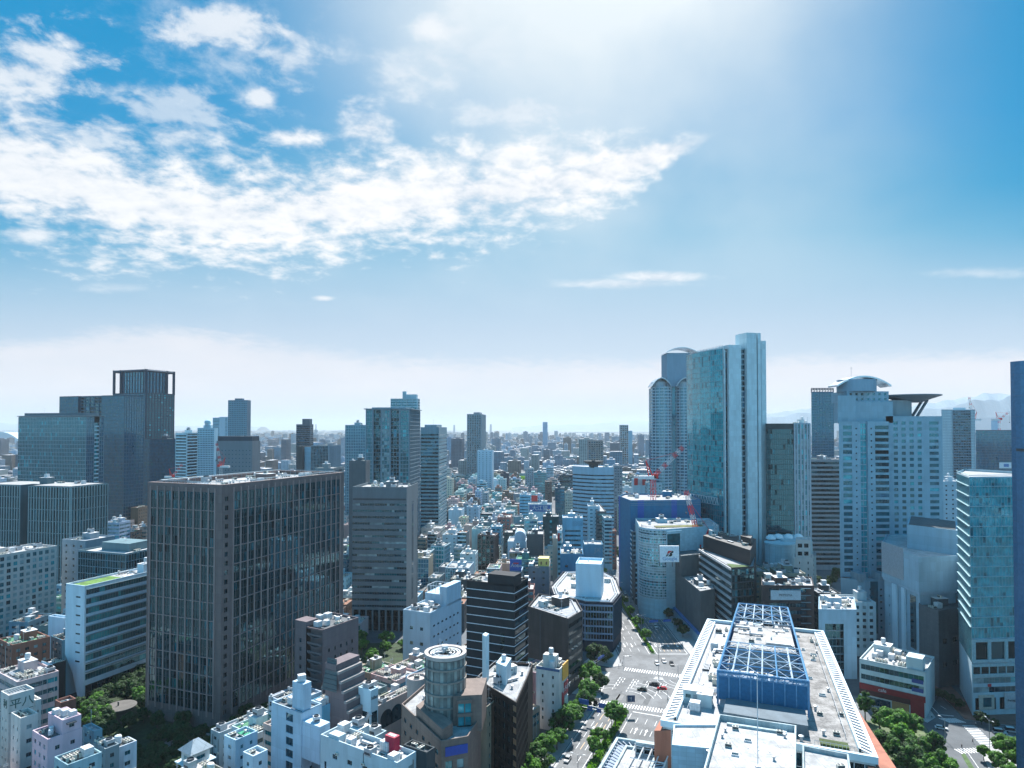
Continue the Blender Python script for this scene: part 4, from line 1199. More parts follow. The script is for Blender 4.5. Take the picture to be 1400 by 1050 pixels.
# curved canopy
vault(b, cx(1148, DH), cx(1222, DH), DH + 2, DH + 14, at(0, 526, DH).z, 5.6, 1.0, M_VAULT, 'canopy_roof')
# helipad disc on struts
xd = cx(1262, DH); zd = at(0, 540, DH).z; m = MB(); rd_ = cx(1300, DH) - xd
m.lathe((xd, DH + 12, zd), [(0.1, -4.2), (6, -4.0), (rd_ * .55, -2.6), (rd_, 0), (rd_, .5), (rd_ - .6, .5), (rd_ - .6, .2)], 36); b.part('helipad', m, plain('grey_steel', (.13, .19, .23), .5))
m = MB(); m.prism([(xd - 17, DH + 6), (xd - 3, DH + 6), (xd - 3, DH + 18), (xd - 17, DH + 18)], zmain - 1, zd - 2.8); b.part('lift_house', m, wall((.3, .33, .36), .08))
m = MB(); m.bar((xd + 2, DH + 10, zmain - 1), (xd + 9, DH + 10, zd - 2.5), .9); m.bar((xd + 2, DH + 15, zmain - 1), (xd + 9, DH + 15, zd - 2.5), .9); b.part('strut', m, plain('grey_steel', (.13, .19, .23), .5))
b.put('roof_mast', xc - 3, DH + 9, at(0, 515, DH).z, 0, (1.2,) * 3)
b.org = b.c
b.done(100)
# ---- white angular department building in front of the hotel
def P(px, py, D): return V2(at(px, py, D))
wm = wall((.42, .52, .60), .06, joints=(4.2, 4.6, .8))
z = at(0, 748, 345).z
A = P(1205, 742, 352); Bq = P(1256, 765, 318); Cc = P(1310, 765, 322); 
b = Bld('department_store', 'white angular tiled building with canted front at the foot of the domed hotel', 'building', [A, Bq, Cc, Cc + Vector((30, 45)), A + Vector((32, 50))], z, wm, ref='the white angular building')
b.walls([None] * 5, 1, z0=z - 17)
for q0, q1 in ((A, Bq), (Bq, Cc)):
    d = (q1 - q0).normalized(); N2 = Vector((d.y, -d.x))
i1 = inset(b.poly, 1.2)
for k in range(5):
    b.face(i1[k], i1[(k + 1) % 5], 0, z - 18, [('punch', 7, 4.6, .1, .3, 'dark', 10, 5), ('punch', 4, 4.6, .3, .4, 'black', 12, 4), None, None, None][k])
m = MB(); m.prism([(q.x, q.y) for q in inset(b.poly, .5)], z - 18.2, z - 16.9, bot=True); b.part('ledge', m, wall((.45, .52, .6), .05))
panel(b, 'metal_facing', A, Bq, .02, .62, z - 14, z + 2, plain('brushed_panel', (.5, .55, .6), .3, .4), .05, .3)
m = MB(); q0 = cutp([b.poly[0], b.poly[2], b.poly[3], b.poly[4]], .35, 1.0, .12, .8)
zt = at(0, 720, 340).z; m.prism([(q.x, q.y) for q in q0], z - 1, zt); b.part('upper_block', m, wm)
m = MB(); m.prism([(q.x, q.y) for q in inset(q0, .8)], zt, zt + .3); b.part('upper_roof', m, R_DARK)
for t, w2 in ((.30, .10), (.55, .07)):
    panel(b, 'buttress', A, Bq, t, t + w2, 0, z - 18, wall((.66, .72, .78), .05), -.9, 1.1)
panel(b, 'stair_windows', A, Bq, .72, .86, 12, z - 20, G_DARK, -1.1, .1)
b.put('roof_mast', *quadp([b.poly[0], b.poly[2], b.poly[3], b.poly[4]], .2, .2), z - 1)
b.done(60)
# ---- brown grey block below it
p, z = rect(1283, 836, 305, 20, 1256, None, 'R', depth=34)
A = P(1256, 823, 318); Bq = P(1283, 840, 306); Cc = P(1313, 838, 312)
wm = wall((.115, .12, .13), .08, joints=(1.2, .9, .8))
z = at(0, 830, 312).z
simple('office_building', 'windowless dark grey brick corner block left of the glass ladder tower', 'building', [A, Bq, Cc, Cc + Vector((22, 30)), A + Vector((24, 32))], z, wm, [None, ('punch', 7, 12, .4, .2, 'black', 6, 8)], clut=3, rmat=R_DARK, ref='the dark brick corner block')
# ---- glass tower with white floor lines
A = P(1308, 651, 306); Bq = P(1325, 651, 277); Cc = P(1394, 651, 279)
wm = wall((.5, .56, .6), .05)
z = at(0, 651, 280).z
b = Bld('office_tower', 'turquoise glass office tower with bright white floor lines near the right edge', 'office tower', [A, Bq, Cc, Cc + Vector((24, 30)), A + Vector((22, 27))], z, wm, ref='the turquoise glass tower')
gm = plain('white_edge', (.30, .46, .50), .4)
b.face(A, Bq, 22, z, ('curt', 1.5, 2.1, 'teal', (.08, .05), None, gm)); b.face(Bq, Cc, 32, z, ('curt', 1.45, 2.1, 'bright', (.1, .06), None, gm))
for q0, q1 in ((A, Bq), (Bq, Cc)):
    d = (q1 - q0); L = d.length; U = (d / L).to_3d(); N = Vector((U.y, -U.x, 0)); zz = z - 4.2
    while zz > 33:
        m = MB(); m.obox(q0.to_3d() + Vector((0, 0, zz)) + N * .5, U * L, -N * .5, Vector((0, 0, .3))); b.part('floor_line', m, gm); zz -= 4.2
b.face(Bq, Cc, 22, 32, ('curt', 7.5, 10, 'black', (1.4, .6), (1.2, .5), gm, 0, .3))
b.face(Bq, Cc, 16, 22, ('curt', 3.8, 6, 'black', (.4, .3), (1.2, .4), gm)); b.face(Bq, Cc, 8, 16, ('band', 4, .62, 2.4, 'lite', .2, .2, .5))
b.face(A, Bq, 0, 22, ('plain',)); b.face(Bq, Cc, 0, 8, ('punch', 6, 8, .7, .62, 'black', 0, 0, .5))
b.face(Cc, b.poly[3], 0, z, None); b.face(b.poly[3], b.poly[4], 0, z, None); b.face(b.poly[4], A, 0, z, None)
m = MB(); m.ngon([(*q, z - 1.2) for q in inset(b.poly, .4)]); b.part('roof', m, R_LIGHT)
f = MB()
for q0, q1 in ((A, Bq), (Bq, Cc)): f.bar((*q0, z + .6), (*q1, z + .6), .15)
b.part('roof_railing', f, gm)
panel(b, 'shop_sign', Bq, Cc, .62, .98, 2.5, 9.2, plain('grey_sign', (.42, .46, .5), .5), .1, .3)
sign_text(b, 'Ferragamo', Bq, Cc, 6.0, 1.3, M_DMETAL, t=.8, out=.55)
panel(b, 'shop_front', Bq, Cc, .12, .42, 2.5, 8.5, plain('cream_stone', (.5, .46, .4), .6), .1, .25); panel(b, 'shop_window', Bq, Cc, .2, .36, 3.6, 7.4, G_TEAL, .36, .05)
panel(b, 'red_sign', Bq, Cc, .30, .37, 11.8, 13.0, plain('sign_red', (.5, .03, .04), .5), .1, .1)
b.rpoly = inset([b.poly[i] for i in (0, 1, 2, 3)], .5); b.rz = z - 1.2
b.done(60)
# ---- smooth blue tower at the right edge
C = at(1378.5, 492, 200); m = MB()
z = C.z; r = 6.0; pts = []
y0 = 206.0; x0 = at(1381, 492, y0).x
for k in range(7):
    a = math.pi + k / 6 * math.pi / 2; pts.append((x0 + r + math.cos(a) * r, y0 + math.sin(a) * r))
pts += [(x0 + 34, y0 - r + 2), (x0 + 60, y0 + 24), (x0 + 21, y0 + 24)]
bm_ = plain('blue_cladding', (.06, .17, .30), .25, .3)
b = Bld('office_tower', 'smooth blue metal clad tower with rounded corner cut by the right edge', 'office tower', pts, z, bm_, ref='the smooth blue tower')
b.walls([None] * len(pts), .8)
for zz in (z - 27.5,):
    f = MB(); f.box((x0 + 2, y0 - 2.5, zz), (1.8, 3, .4)); b.part('ledge', f, M_DMETAL)
f = MB()
for q in range(1, 22):
    for k in range(len(pts) - 2): f.bar((*pts[k], q * 6.5), (*pts[k + 1], q * 6.5), .05)
b.part('joint', f, plain('blue_joint', (.03, .09, .17), .5))
b.done()
# ---- background right
p, z = rect(1290, 562, 800, 3, 1331, None, 'L', depth=30)
poly, z = flat(1287, 1301, 560, 800, 3, 30)
b = simple('apartment_tower', 'tall balcony tower with white left flank, behind and right of the domed hotel', 'apartment tower', flat(1287, 1332, 562, 800, 3, 30)[0], z, wall((.5, .56, .62), .05), [None], clut=0, pent=[(.35, .75, .2, .8, 2.5)], ref='the white-flanked balcony tower')
b.face(*[lerp(b.poly[0], b.poly[1], t) - Vector((0, 1.2)) for t in (0, .32)], 0, z, ('balc', 3.3, 'dark', 30, W_WHITE)); b.face(*[lerp(b.poly[0], b.poly[1], t) - Vector((0, 1.6)) for t in (.32, .86)], 0, z, ('curt', 3.2, 3.3, 'dark', (.4, .3), (1.5, .4), wall((.16, .2, .25), .05))); b.face(*[lerp(b.poly[0], b.poly[1], t) - Vector((0, 1.2)) for t in (.86, 1)], 0, z, ('balc', 3.3, 'dark', 30, W_WHITE))
b.w = MB(); 
poly, z = flat(1288, 1308, 658, 520, 3, 25); simple('office_building', 'pale grey flat block between domed hotel and turquoise tower', 'building', poly, z, wall((.42, .48, .54), .05), [('punch', 5, 3.6, .25, .3, 'black')], clut=3)
poly, z = flat(1334, 1384, 588, 900, 3, 40)
b = simple('tower_under_construction', 'dark blue netted tower under construction below two red and white cranes', 'building', poly, z, wall((.02, .055, .09), .05), [('curt', 4, 3.6, 'blue', (.2, .2), (.8, .3), plain('scaffold', (.03, .08, .13), .6))], clut=0, ref='the netted construction tower')
panel(b, 'banner', b.poly[0], b.poly[1], .62, .95, z - 52, z - 44, plain('banner_white', (.6, .66, .72), .6), .5, .2); panel(b, 'banner_mark', b.poly[0], b.poly[1], .74, .88, z - 50, z - 46, plain('banner_blue', (.02, .15, .4), .6), .75, .1)
p, z = flat(1355, 1366, 573, 2600, 3, 30); simple('apartment_tower', 'single pale blue far tower between the two construction cranes', 'apartment tower', p, z, wall((.2, .4, .55), .04), clut=0)
# ---- blue wrapped building
A = P(846, 679, 500); Bq = P(862, 684, 470); Cc = P(958, 686, 474)
z = at(0, 684, 470).z
net = wall((.02, .17, .31), .06, joints=(1.8, 1.8, .85)); net2 = plain('bright_blue_net', (.01, .09, .36), .6)
b = Bld('wrapped_building', 'building wrapped in deep blue scaffold netting with brighter vertical stripes beside the avenue', 'building', [A, Bq, Cc, Cc + Vector((6, 45)), A + Vector((8, 20))], z, net, ref='the blue-netted building')
b.walls([None] * 5, 1.2, rmat=R_GREY); 
panel(b, 'net_stripe', Bq, Cc, .10, .19, 0, z + .1, net2, .02, .1); panel(b, 'net_stripe', Bq, Cc, .58, .66, 0, z + .1, net2, .02, .1); panel(b, 'net_stripe', A, Bq, 0, .12, 0, z + .1, net2, .02, .1)
for q in range(3): panel(b, 'scaffold_rail', Bq, Cc, 0, 1, z - 1 - q * 1.3, z - .8 - q * 1.3, M_ALU, .05, .1)
b.rpoly = inset([b.poly[0], b.poly[2], b.poly[3], b.poly[4]], 1.5); b.clutter(22, poly=b.rpoly); b.done()
# ---- rounded green-roof store
wm = wall((.42, .55, .62), .05, joints=(2.4, 1.6, .78))
z = at(0, 722, 420).z
cc = at(902, 722, 424); r = 12.5
pts = [(cc.x + math.cos(a) * r * 1.0, cc.y + 4 + math.sin(a) * r) for a in [R(160 + k * 12) for k in range(11)]]
E = P(983, 738, 432)
poly = [Vector(q) for q in pts] + [E, E + Vector((4, 34)), Vector(pts[0]) + Vector((4, 34))]
b = Bld('department_store', 'round cornered pale store with rooftop lawn and a white billboard on its face', 'department store', poly, z, wm, ref='the round-cornered store')
b.walls([('curt', 1.6, 1.7, 'lite', (.1, .05), (.5, .15), plain('pale_blue_louvre', (.35, .48, .56), .5), 12, .8)] * 10 + [('plain',)], 1.0, rmat=R_GREY)
m = MB(); m.prism([(q.x, q.y) for q in cutp([poly[5], poly[11], poly[12], poly[13]], .15, .8, .1, .3)], z - 1, z - .7); b.part('roof_lawn', m, roofm((.15, .16, .05), .6)); b.clutter(14, poly=cutp([poly[3], poly[11], poly[12], poly[13]], .1, .9, .35, .9), seed=3)
m = MB(); ii = inset(poly, 1.8)
for k in range(10):
    for q in (0, .5): 
        t = lerp(ii[k], ii[k + 1], q); m.bar((*t, z - 1), (*t, z + .9), .06)
    m.bar((*ii[k], z + .9), (*ii[k + 1], z + .9), .07)
b.part('roof_railing', m, M_DMETAL)
q0 = Vector(pts[-1]); panel(b, 'glass_bay', q0, E, .02, .24, z - 17, z - 3, G_TEAL, .1, .6); panel(b, 'bay_roof', q0, E, 0.0, .27, z - 3, z - 1.2, wm, .1, 1.2)
bb = MB(); s0 = at(901.5, 746, 400); s1 = at(928, 768, 400)
bb.prism([(s0.x, 399), (s1.x, 399), (s1.x, 400), (s0.x, 400)], s1.z, s0.z); sb = b.part('billboard', bb, plain('billboard_white', (.75, .8, .85), .5))
mk = MB(); xa = s0.x + 4.3; zc = s0.z - 4.6     # red and black slanted emblem
q3 = lambda x, y: (xa + x + y * .35, 398.95, zc + y)
mk.ngon([q3(0, -.1), q3(1.0, -.1), q3(2.6, 1.7), q3(.2, 1.7)], 0)
mk.ngon([q3(1.2, -1.7), q3(3.0, -1.7), q3(3.6, -1.1), q3(3.4, -.3), q3(2.9, 0), q3(3.6, .5), q3(3.5, 1.3), q3(3.0, 1.7), q3(2.7, 1.7), q3(1.6, .1), q3(1.9, -.5)], 1); mk.ngon([q3(-.2, -1.7), q3(.6, -1.7), q3(1.5, -.4), q3(.1, -.4)], 1)
b.part('emblem', mk, [plain('sign_red', (.55, .02, .03), .5), plain('sign_black', (.02, .02, .02), .5)], sb)
t_ = text_mesh('Google', 3.0); t_.materials.clear(); t_.materials.append(plain('sign_blue', (.12, .3, .55), .5))
o = bpy.data.objects.new('lettering', t_); COL.objects.link(o); o.parent = sb; o.location = (s0.x + 6.0 - b.org.x, 398.9 - b.org.y, s1.z + 2.0); o.rotation_euler = (R(90), 0, 0)
m = MB()
for q in range(4): m.bar((lerp(s0.x, s1.x, q / 3), 400, s1.z - 3), (lerp(s0.x, s1.x, q / 3), 401, s0.z), .2)
b.part('billboard_frame', m, M_DMETAL, sb)
b.done(40)
# narrow balcony building in front of the blue netting
p, z = rect(879, 727, 462, 2, 864, None, 'R', depth=26)
simple('apartment_building', 'narrow dark building with white stacked balconies between blue netting and round-cornered store', 'apartment building', p, z, wall((.10, .12, .13), .06), [('balc', 3.1, 'dark', 30, M_ALU), None, None, ('balc', 3.1, 'dark', 12, W_WHITE)], clut=4, ref='the narrow balcony building')
# ---- wedge shaped dark building on the avenue
wm = wall((.13, .13, .135), .05, joints=(2.6, 3.0, .85))
A = P(914, 800, 436); Bq = P(957, 800, 366); 
z = at(0, 800, 380).z
b = Bld('corner_store', 'windowless dark grey wedge building with pale blue shopfront strip along the avenue', 'building', [A, Bq, Bq + Vector((10, 6)), A + Vector((30, 20))], z, wm, ref='the dark wedge building')
b.walls([None] * 4, 1, rmat=R_LIGHT)
m = MB(); q = [A, lerp(A, Bq, .45), lerp(A, Bq, .45) + Vector((14, 6)), A + Vector((16, 8))]; m.prism([(v.x, v.y) for v in q], z - 1, z + 12); b.part('upper_block', m, wm)
panel(b, 'shopfront', A, Bq, 0, 1, .2, 5.5, plain('pale_blue_panel', (.26, .42, .52), .5), .1, .9); panel(b, 'shop_sign', A, Bq, 0, 1, 5.8, 6.9, plain('blue_band', (.03, .16, .4), .5), .1, 1.6)
panel(b, 'wall_groove', A, Bq, .55, .565, 7, z - 1, M_DMETAL, 0, .05)
b.clutter(8, poly=cutp(b.rpoly, .5, .95, .1, .9)); b.done()
p, z = rect(912, 776, 445, 2, 903, None, 'R', depth=20)
simple('apartment_building', 'slim white building with dark bands beside the wedge building on the avenue', 'building', p, z, W_WHITE, [('band', 3.4, .5, 2, 'black')] * 4, clut=3)
# ---- striped glass and black office
A = P(957, 752, 408); Bq = P(1000.5, 775, 352); Cc = P(1031, 775, 356)
wm = plain('black_cladding', (.015, .018, .022), .5)
z = at(0, 775, 354).z
b = Bld('office_building', 'dark glass office with many white horizontal louvre lines and a black roof box', 'office building', [A, Bq, Cc, Cc + Vector((16, 40)), A + Vector((16, 14))], z, wm, ref='the white-louvred dark office')
b.face(A, Bq, 0, z, ('curt', 2, 3.9, 'green', (.12, .1), (.3, .15), M_DMETAL)); b.face(Bq, Cc, 0, z, ('curt', 1.7, 3.9, 'green', (.12, .1), (.5, .2), M_DMETAL)); b.face(Cc, b.poly[3], 0, z, None); b.face(b.poly[3], b.poly[4], 0, z, None); b.face(b.poly[4], A, 0, z, None)
d = (Bq - A); L = d.length; U = (d / L).to_3d(); N = Vector((U.y, -U.x, 0)); zz = z - .5; k = 0
while zz > 6:
    m = MB()
    for j in range(3): m.obox(A.to_3d() + Vector((0, 0, zz - j * .55)) + N * .8, U * L, -N * .5, Vector((0, 0, .2)))
    b.part('louvre', m, M_WMETAL); zz -= 3.9
m = MB(); m.ngon([(*q, z - .6) for q in inset(b.poly, .3)]); b.part('roof', m, R_GREY); m = MB(); m.prism([(v.x, v.y) for v in [lerp(A, Bq, .8) + Vector((1.5, 1)), Bq + Vector((.6, .8)), Cc + Vector((-2, .8)), Cc + Vector((-2, 3))]], z - .6, z - .3); b.part('roof_garden', m, roofm((.07, .13, .03), .5))
qz = inset([A, lerp(A, Bq, 1.0), Cc, b.poly[3], b.poly[4]], 1.5); m = MB()
qq = [A + Vector((2, 0)), Cc + Vector((-1, 3)), b.poly[3], b.poly[4]]
m.prism([(v.x, v.y) for v in qq], z - .6, z + 8); b.part('roof_screen', m, wm)
b.rpoly = inset(qq, .5); b.rz = z + 8; m = MB(); m.prism([(v.x, v.y) for v in cutp(qq, .75, .97, .35, .6)], z + 8, z + 12); b.part('penthouse', m, wm)
b.clutter(14, poly=inset(qq, 2), z=z + 8, big=False); b.done(0)
# ---- round white hall with roof domes
z = at(0, 742, 450).z; c = at(1068, 742, 452)
b = Bld('event_hall', 'white round-ended hall with four little roof domes right of the tallest skyscraper', 'hall', [(c.x - 8, c.y - 8), (c.x + 20, c.y - 8), (c.x + 20, c.y + 26), (c.x - 8, c.y + 26)], z, wall((.5, .55, .58), .05), ref='the domed white hall')
m = MB(); m.lathe((c.x - 1, c.y, 0), [(9.5, 0), (9.5, z - 1), (10, z - 1), (10, z), (9.5, z + .01), (0.1, z)], 30); b.part('drum', m, wall((.52, .6, .64), .05, joints=(2, 2, .7)))
m = MB(); m.prism([(c.x + 2, c.y + 2), (c.x + 21, c.y - 1), (c.x + 24, c.y + 26), (c.x + 2, c.y + 28)], 0, z + 1); b.part('wall', m, wall((.45, .5, .53), .05))
for k, (dx, dy) in enumerate(((-4, 8), (3, 12), (10, 12), (17, 12))):
    m = MB(); m.lathe((c.x + dx, c.y + dy, z + .9), [(3.4, 0), (3.3, .8), (2.6, 2), (1.4, 2.8), (0, 3.1)], 16); b.part('dome', m, plain('dome_white', (.7, .74, .78), .3))
b.face((c.x + 8, c.y - 6), (c.x + 17, c.y - 6), 0, z - 8, ('curt', 1.7, 1.7, 'green', (.15, .1), (.15, .1), M_ALU), True)
q, _ = flat(1086, 1112, 762, 425, 2, 14)
sub(b, q, 0, at(0, 762, 425).z, [('punch', 5, 4, .12, .4, 'black')], mat=wall((.56, .55, .54), .05))
q, _ = flat(1088, 1108, 740, 426, 2, 11); sub(b, q, at(0, 762, 425).z - 1, at(0, 738, 425).z, [('punch', 3.6, 5, .7, .5, 'dark', .5, 1.5)], mat=wall((.56, .55, .54), .05))
b.done(40)
# ---- brown building with white sign
poly, z = flat(1041, 1113, 800, 345, 2, 22)
b = Bld('office_building', 'dark brown office with a long white roof sign right of the white-louvred dark office', 'office building', poly, z, wall((.055, .04, .04), .06), ref='the brown office with white sign')
b.walls([('band', 3.6, .5, 1.8, 'dark', 3, 1.0, 4)], 1)
panel(b, 'sign_board', b.poly[0], b.poly[1], .17, .74, z - 7.5, z - 2.5, plain('sign_white', (.42, .5, .56), .5), .2, .3)
sign_text(b, 'MITSUYA', b.poly[0], b.poly[1], z - 5.0, 1.7, M_DMETAL, t=.45, out=.6)
m = MB(); A = b.poly[0]; Bq = b.poly[1]
for zz in range(int(z / 3.6)):
    b_ = lerp(A, Bq, .74); m.obox((b_.x, b_.y - 1.3, z - 1.5 - zz * 3.6), Vector((5, 0, 0)), Vector((0, 1.3, 0)), Vector((0, 0, .25)))
b.part('balcony', m, M_ALU); b.clutter(20); b.done(60)
# ---- pale frame building with green reflections
wm = wall((.45, .56, .66), .05, joints=(2.2, 4, .85))
poly, z = flat(1119, 1171, 834, 318, 3, 26)
b = Bld('office_building', 'pale blue portal framed building with a tall dark green glass slot', 'office building', poly, z, wm, ref='the pale portal-framed building')
FL, FR, BR, BL = b.poly
b.face(FL, lerp(FL, FR, .17), 0, z, None); b.face(lerp(FL, FR, .66), FR, 0, z, None); b.face(lerp(FL, FR, .17), lerp(FL, FR, .66), z - 6.5, z, None)
q0, q1 = lerp(FL, BL, .08), lerp(FR, BR, .08)
b.face(lerp(q0, q1, .17), lerp(q0, q1, .66), 0, z - 6.5, ('curt', 1.6, 3.6, 'green', (.12, .1), (.5, .3), M_ALU, 0, .01))
for t in (.17, .66): b.face(lerp(FL, FR, t), lerp(q0, q1, t), 0, z - 6.5, None, True) if t < .5 else b.face(lerp(q0, q1, t), lerp(FL, FR, t), 0, z - 6.5, None, True)
b.face(FR, BR, 0, z, None); b.face(BR, BL, 0, z, None); b.face(BL, FL, 0, z, None)
b.walls([None] * 4, .9, z0=z - .05, z1=z + .5); b.clutter(22, items=['ac_unit', 'duct', 'pipe_rack', 'panel_tank', 'vent_hood']); b.done(20)
# ---- low white office with red shop band
A = P(1175, 907, 290); Bq = P(1265, 914, 274)
d = (Bq - A).normalized(); nb_ = Vector((-d.y, d.x))
z = at(0, 909, 283).z
wm = wall((.62, .62, .62), .06)
b = Bld('office_building', 'low white office with dark red shop band facing the corner park', 'office building', [A, Bq, Bq + nb_ * 24, A + nb_ * 28], z, wm, ref='the low white office with red band')
b.face(A, Bq, 9, z, ('band', 3.6, .52, 1.8, 'std', .4, 1.0, .6)); b.face(A, Bq, 0, 9, None)
b.face(Bq, b.poly[2], 0, z, None); b.face(b.poly[2], b.poly[3], 0, z, None); b.face(b.poly[3], A, 0, z, None)
b.walls([None] * 4, .8, z0=z - .05, z1=z + .3, rmat=R_WHITE)
RED = plain('sign_red', (.22, .012, .02), .5)
panel(b, 'sign_band', A, Bq, 0, 1, 6.6, 9.0, RED, .1, .5); panel(b, 'dark_fascia', A, Bq, 0, .78, 4.4, 6.5, plain('dark_red', (.05, .012, .015), .5), .1, .4)
panel(b, 'red_pillar', A, Bq, .78, .98, 0.2, 6.5, RED, .1, .3)
sign_text(b, 'cafe', A, Bq, 7.8, 2.0, M_WMETAL, t=.36, out=.68)
panel(b, 'shop_window', A, Bq, .04, .48, .4, 3.6, G_DARK, .05, .1); panel(b, 'shop_window', A, Bq, .5, .76, .4, 4.2, plain('lit_shop', (.35, .2, .08), .5), .05, .1)
panel(b, 'blue_blind', A, Bq, .8, .97, 10.2, 11.8, plain('blue_blind', (.02, .06, .25), .5), .0, .06); panel(b, 'blue_blind', A, Bq, .8, .97, 13.8, 15.4, plain('blue_blind', (.02, .06, .25), .5), .0, .06)
q = cutp(b.rpoly, .72, .97, .02, .3); m = MB(); m.prism([(v.x, v.y) for v in q], b.rz, z + 5); b.part('penthouse', m, wm)
b.clutter(30, poly=cutp(b.rpoly, .03, .7, .08, .97), items=['ac_unit', 'ac_unit', 'duct', 'pipe_rack', 'panel_tank', 'vent_hood', 'stair_hut']); b.done(60)
# ---- plant hub block behind: grass-green strip not visible
# ================================================================ FOREGROUND, LEFT OF THE ROAD
def bx(b, poly, s0, s1, t0, t1, z0, z1, mat, name='penthouse', styles=None):
    m = MB(); m.prism([(q.x, q.y) for q in cutp(poly, s0, s1, t0, t1)], z0, z1); return b.part(name, m, mat)
# black striped tower
poly, z = rect(703, 800, 268, 24, 638, 722, 'R')
wm = wall((.022, .022, .026), .1)
b = Bld('office_tower', 'black office block with thin white horizontal lines, centre foreground', 'office building', poly, z, wm, ref='the black white-lined block')
ln = plain('white_trim', (.62, .66, .72), .5)
b.walls([('lines', 3.55, ln, .28), ('lines', 3.55, ln, .28)], 1.0, rmat=R_LIGHT)
FL, FR, BR, BL = b.poly
for k in range(14):   # flush dark windows between the lines
    for s0, s1 in ((.06, .94),):
        b.wins.append(('window_band', Vector((FR.x, FR.y, z)), [tuple(Vector((*lerp(FR, BR, s0 + (s1 - s0) * q / 6), z - 3.55 * (k + 1) + h)) + Vector((.02, -.005, 0)) for q, h in ((j, .9), (j + .96, .9), (j + .96, 2.6), (j, 2.6))) for j in range(6)], GS['black'], 0, None))
bx(b, b.poly, .45, 1.0, .0, .5, z - .8, z + 3.6, wm, 'stair_tower'); panel(b, 'dark_slit', FL, FR, .72, .80, 4, z - 20, G_BLACK, .0, .05)
b.clutter(12, poly=cutp(b.rpoly, .04, .45, .05, .95), big=False); b.clutter(8, poly=cutp(b.rpoly, .05, .95, .55, .95), big=False, seed=4); b.done(20)
# dark grey faceted twin block
A = P(722, 830, 318); Bq = P(777, 846, 297); Cc = P(796.5, 838, 311); 
wm = wall((.075, .07, .07), .1, joints=(1.2, 3.2, .75)); z = at(0, 846, 297).z
e1, e2 = dirs(24); E1 = Vector((e1.x, e1.y)); E2 = Vector((e2.x, e2.y))
b = Bld('office_building', 'dark grey brown faceted office block between the black white-lined block and the avenue trees', 'office building', [A, Bq, Cc, Cc + Vector((-1, 20)), A + Vector((6, 24))], z, wm, ref='the dark faceted block')
b.walls([None, ('band', 3.4, .5, 1.5, 'black', 3, 2, .5, .15), ('band', 3.4, .5, 1.5, 'black', 3, 2, .5, .15)], 1.2, rmat=R_GREY)
panel(b, 'wall_groove', A, Bq, .30, .34, 0, z - 2, M_DMETAL, 0, .05); f = MB(); ii = inset(b.poly, 2.4)
for k in range(5): f.bar((*ii[k], z - .2), (*ii[(k + 1) % 5], z - .2), .25); f.bar((*ii[k], z - 1.2), (*ii[k], z - .2), .2)
b.part('roof_frame', f, M_WMETAL); b.clutter(14, poly=inset(cutp([b.poly[0], b.poly[1], b.poly[3], b.poly[4]], .1, .9, .15, .85), 1)); b.done(40)
# octagonal dark block with white hub
pts = [P(753, 815, 392), P(757, 822, 372), P(800, 824, 356), P(838, 823, 354), P(849, 808, 376), P(842, 795, 412), P(824, 785, 432), P(770, 788, 430)]
z = at(0, 823, 355).z
b = Bld('office_building', 'octagonal navy office with a big white box on its roof by the avenue bend', 'office building', pts, z, wall((.02, .03, .05), .05), ref='the octagonal navy office')
blade = plain('blue_white_blade', (.22, .30, .42), .45)
b.walls([('curt', 1.5, 4.2, 'black', (.2, .5), (.9, .25), blade if i in (1, 2) else M_BFIN, 6, 1.4) for i in range(8)], 1.2, rmat=R_WHITE)
ii = inset(b.poly, 1.8); 
for d_ in (0, 1.4):
    f = MB(); jj = inset(b.poly, 1.8 + d_)
    for k in range(8): f.bar((*jj[k], z - .1), (*jj[(k + 1) % 8], z - .1), .35)
    b.part('roof_rail', f, M_WMETAL)
p2, zz = flat(787, 822, 770, 372, 12, 18); m = MB(); m.prism([(q.x, q.y) for q in p2], z - 1.2, zz - 1.4); wh = wall((.66, .72, .8), .04); b.part('penthouse', m, wh)
keep = b.w; b.w = MB(); b.walls([None] * 4, 2.2, poly=p2, z0=zz - 1.4, z1=zz, rmat=R_LIGHT); b.part('penthouse_parapet', b.w, wh); b.w = keep
b.clutter(6, poly=inset(p2, 1.5), z=zz - 2.2, big=False, items=['ac_unit', 'cooling_tower', 'duct', 'skylight']); b.clutter(18, poly=[ii[1], ii[3], ii[5], ii[7]], z=z - 1.2, big=False, seed=5); b.done(0)
# small white building with coloured signs
poly, z = rect(765, 915, 262, 24, 733, 776, 'R')
b = Bld('shop_building', 'narrow white building with yellow and red sign panels on its street side', 'building', poly, z, wall((.6, .6, .58), .1), ref='the small white sign building')
b.walls([('punch', 3.6, 3.4, .16, .4, 'black', 3, 2), None], .8, rmat=R_DARK)
FL, FR, BR, BL = b.poly
panel(b, 'roof_band', FL, FR, 0, 1, z - 1.2, z - .2, plain('blue_band', (.05, .12, .25), .5), .0, .06)
YEL = plain('sign_yellow', (.75, .38, .03), .5); RED = plain('sign_red', (.4, .02, .04), .5)
for k in range(4): panel(b, 'yellow_sign', FR, BR, .30 + k * .17, .44 + k * .17, z - 5.5, z + .8, YEL, .1, .4)
panel(b, 'red_sign', FR, BR, .5, .95, z - 12, z - 7, RED, .1, .3); panel(b, 'red_sign', FR, BR, .25, .48, z - 15, z - 10, RED, .1, .3); panel(b, 'white_sign', FR, BR, .5, .95, z - 18, z - 13, M_WMETAL, .1, .3)
sign_text(b, 'カラオケ', FR, BR, z - 9.5, 2.4, M_WMETAL, t=.72, out=.5)
bx(b, b.poly, .2, .75, .25, .6, z - .8, z + 4, b.wm); b.put('water_tank', *quadp(b.poly, .5, .4), z + 4); b.clutter(5, big=False); b.done(40)
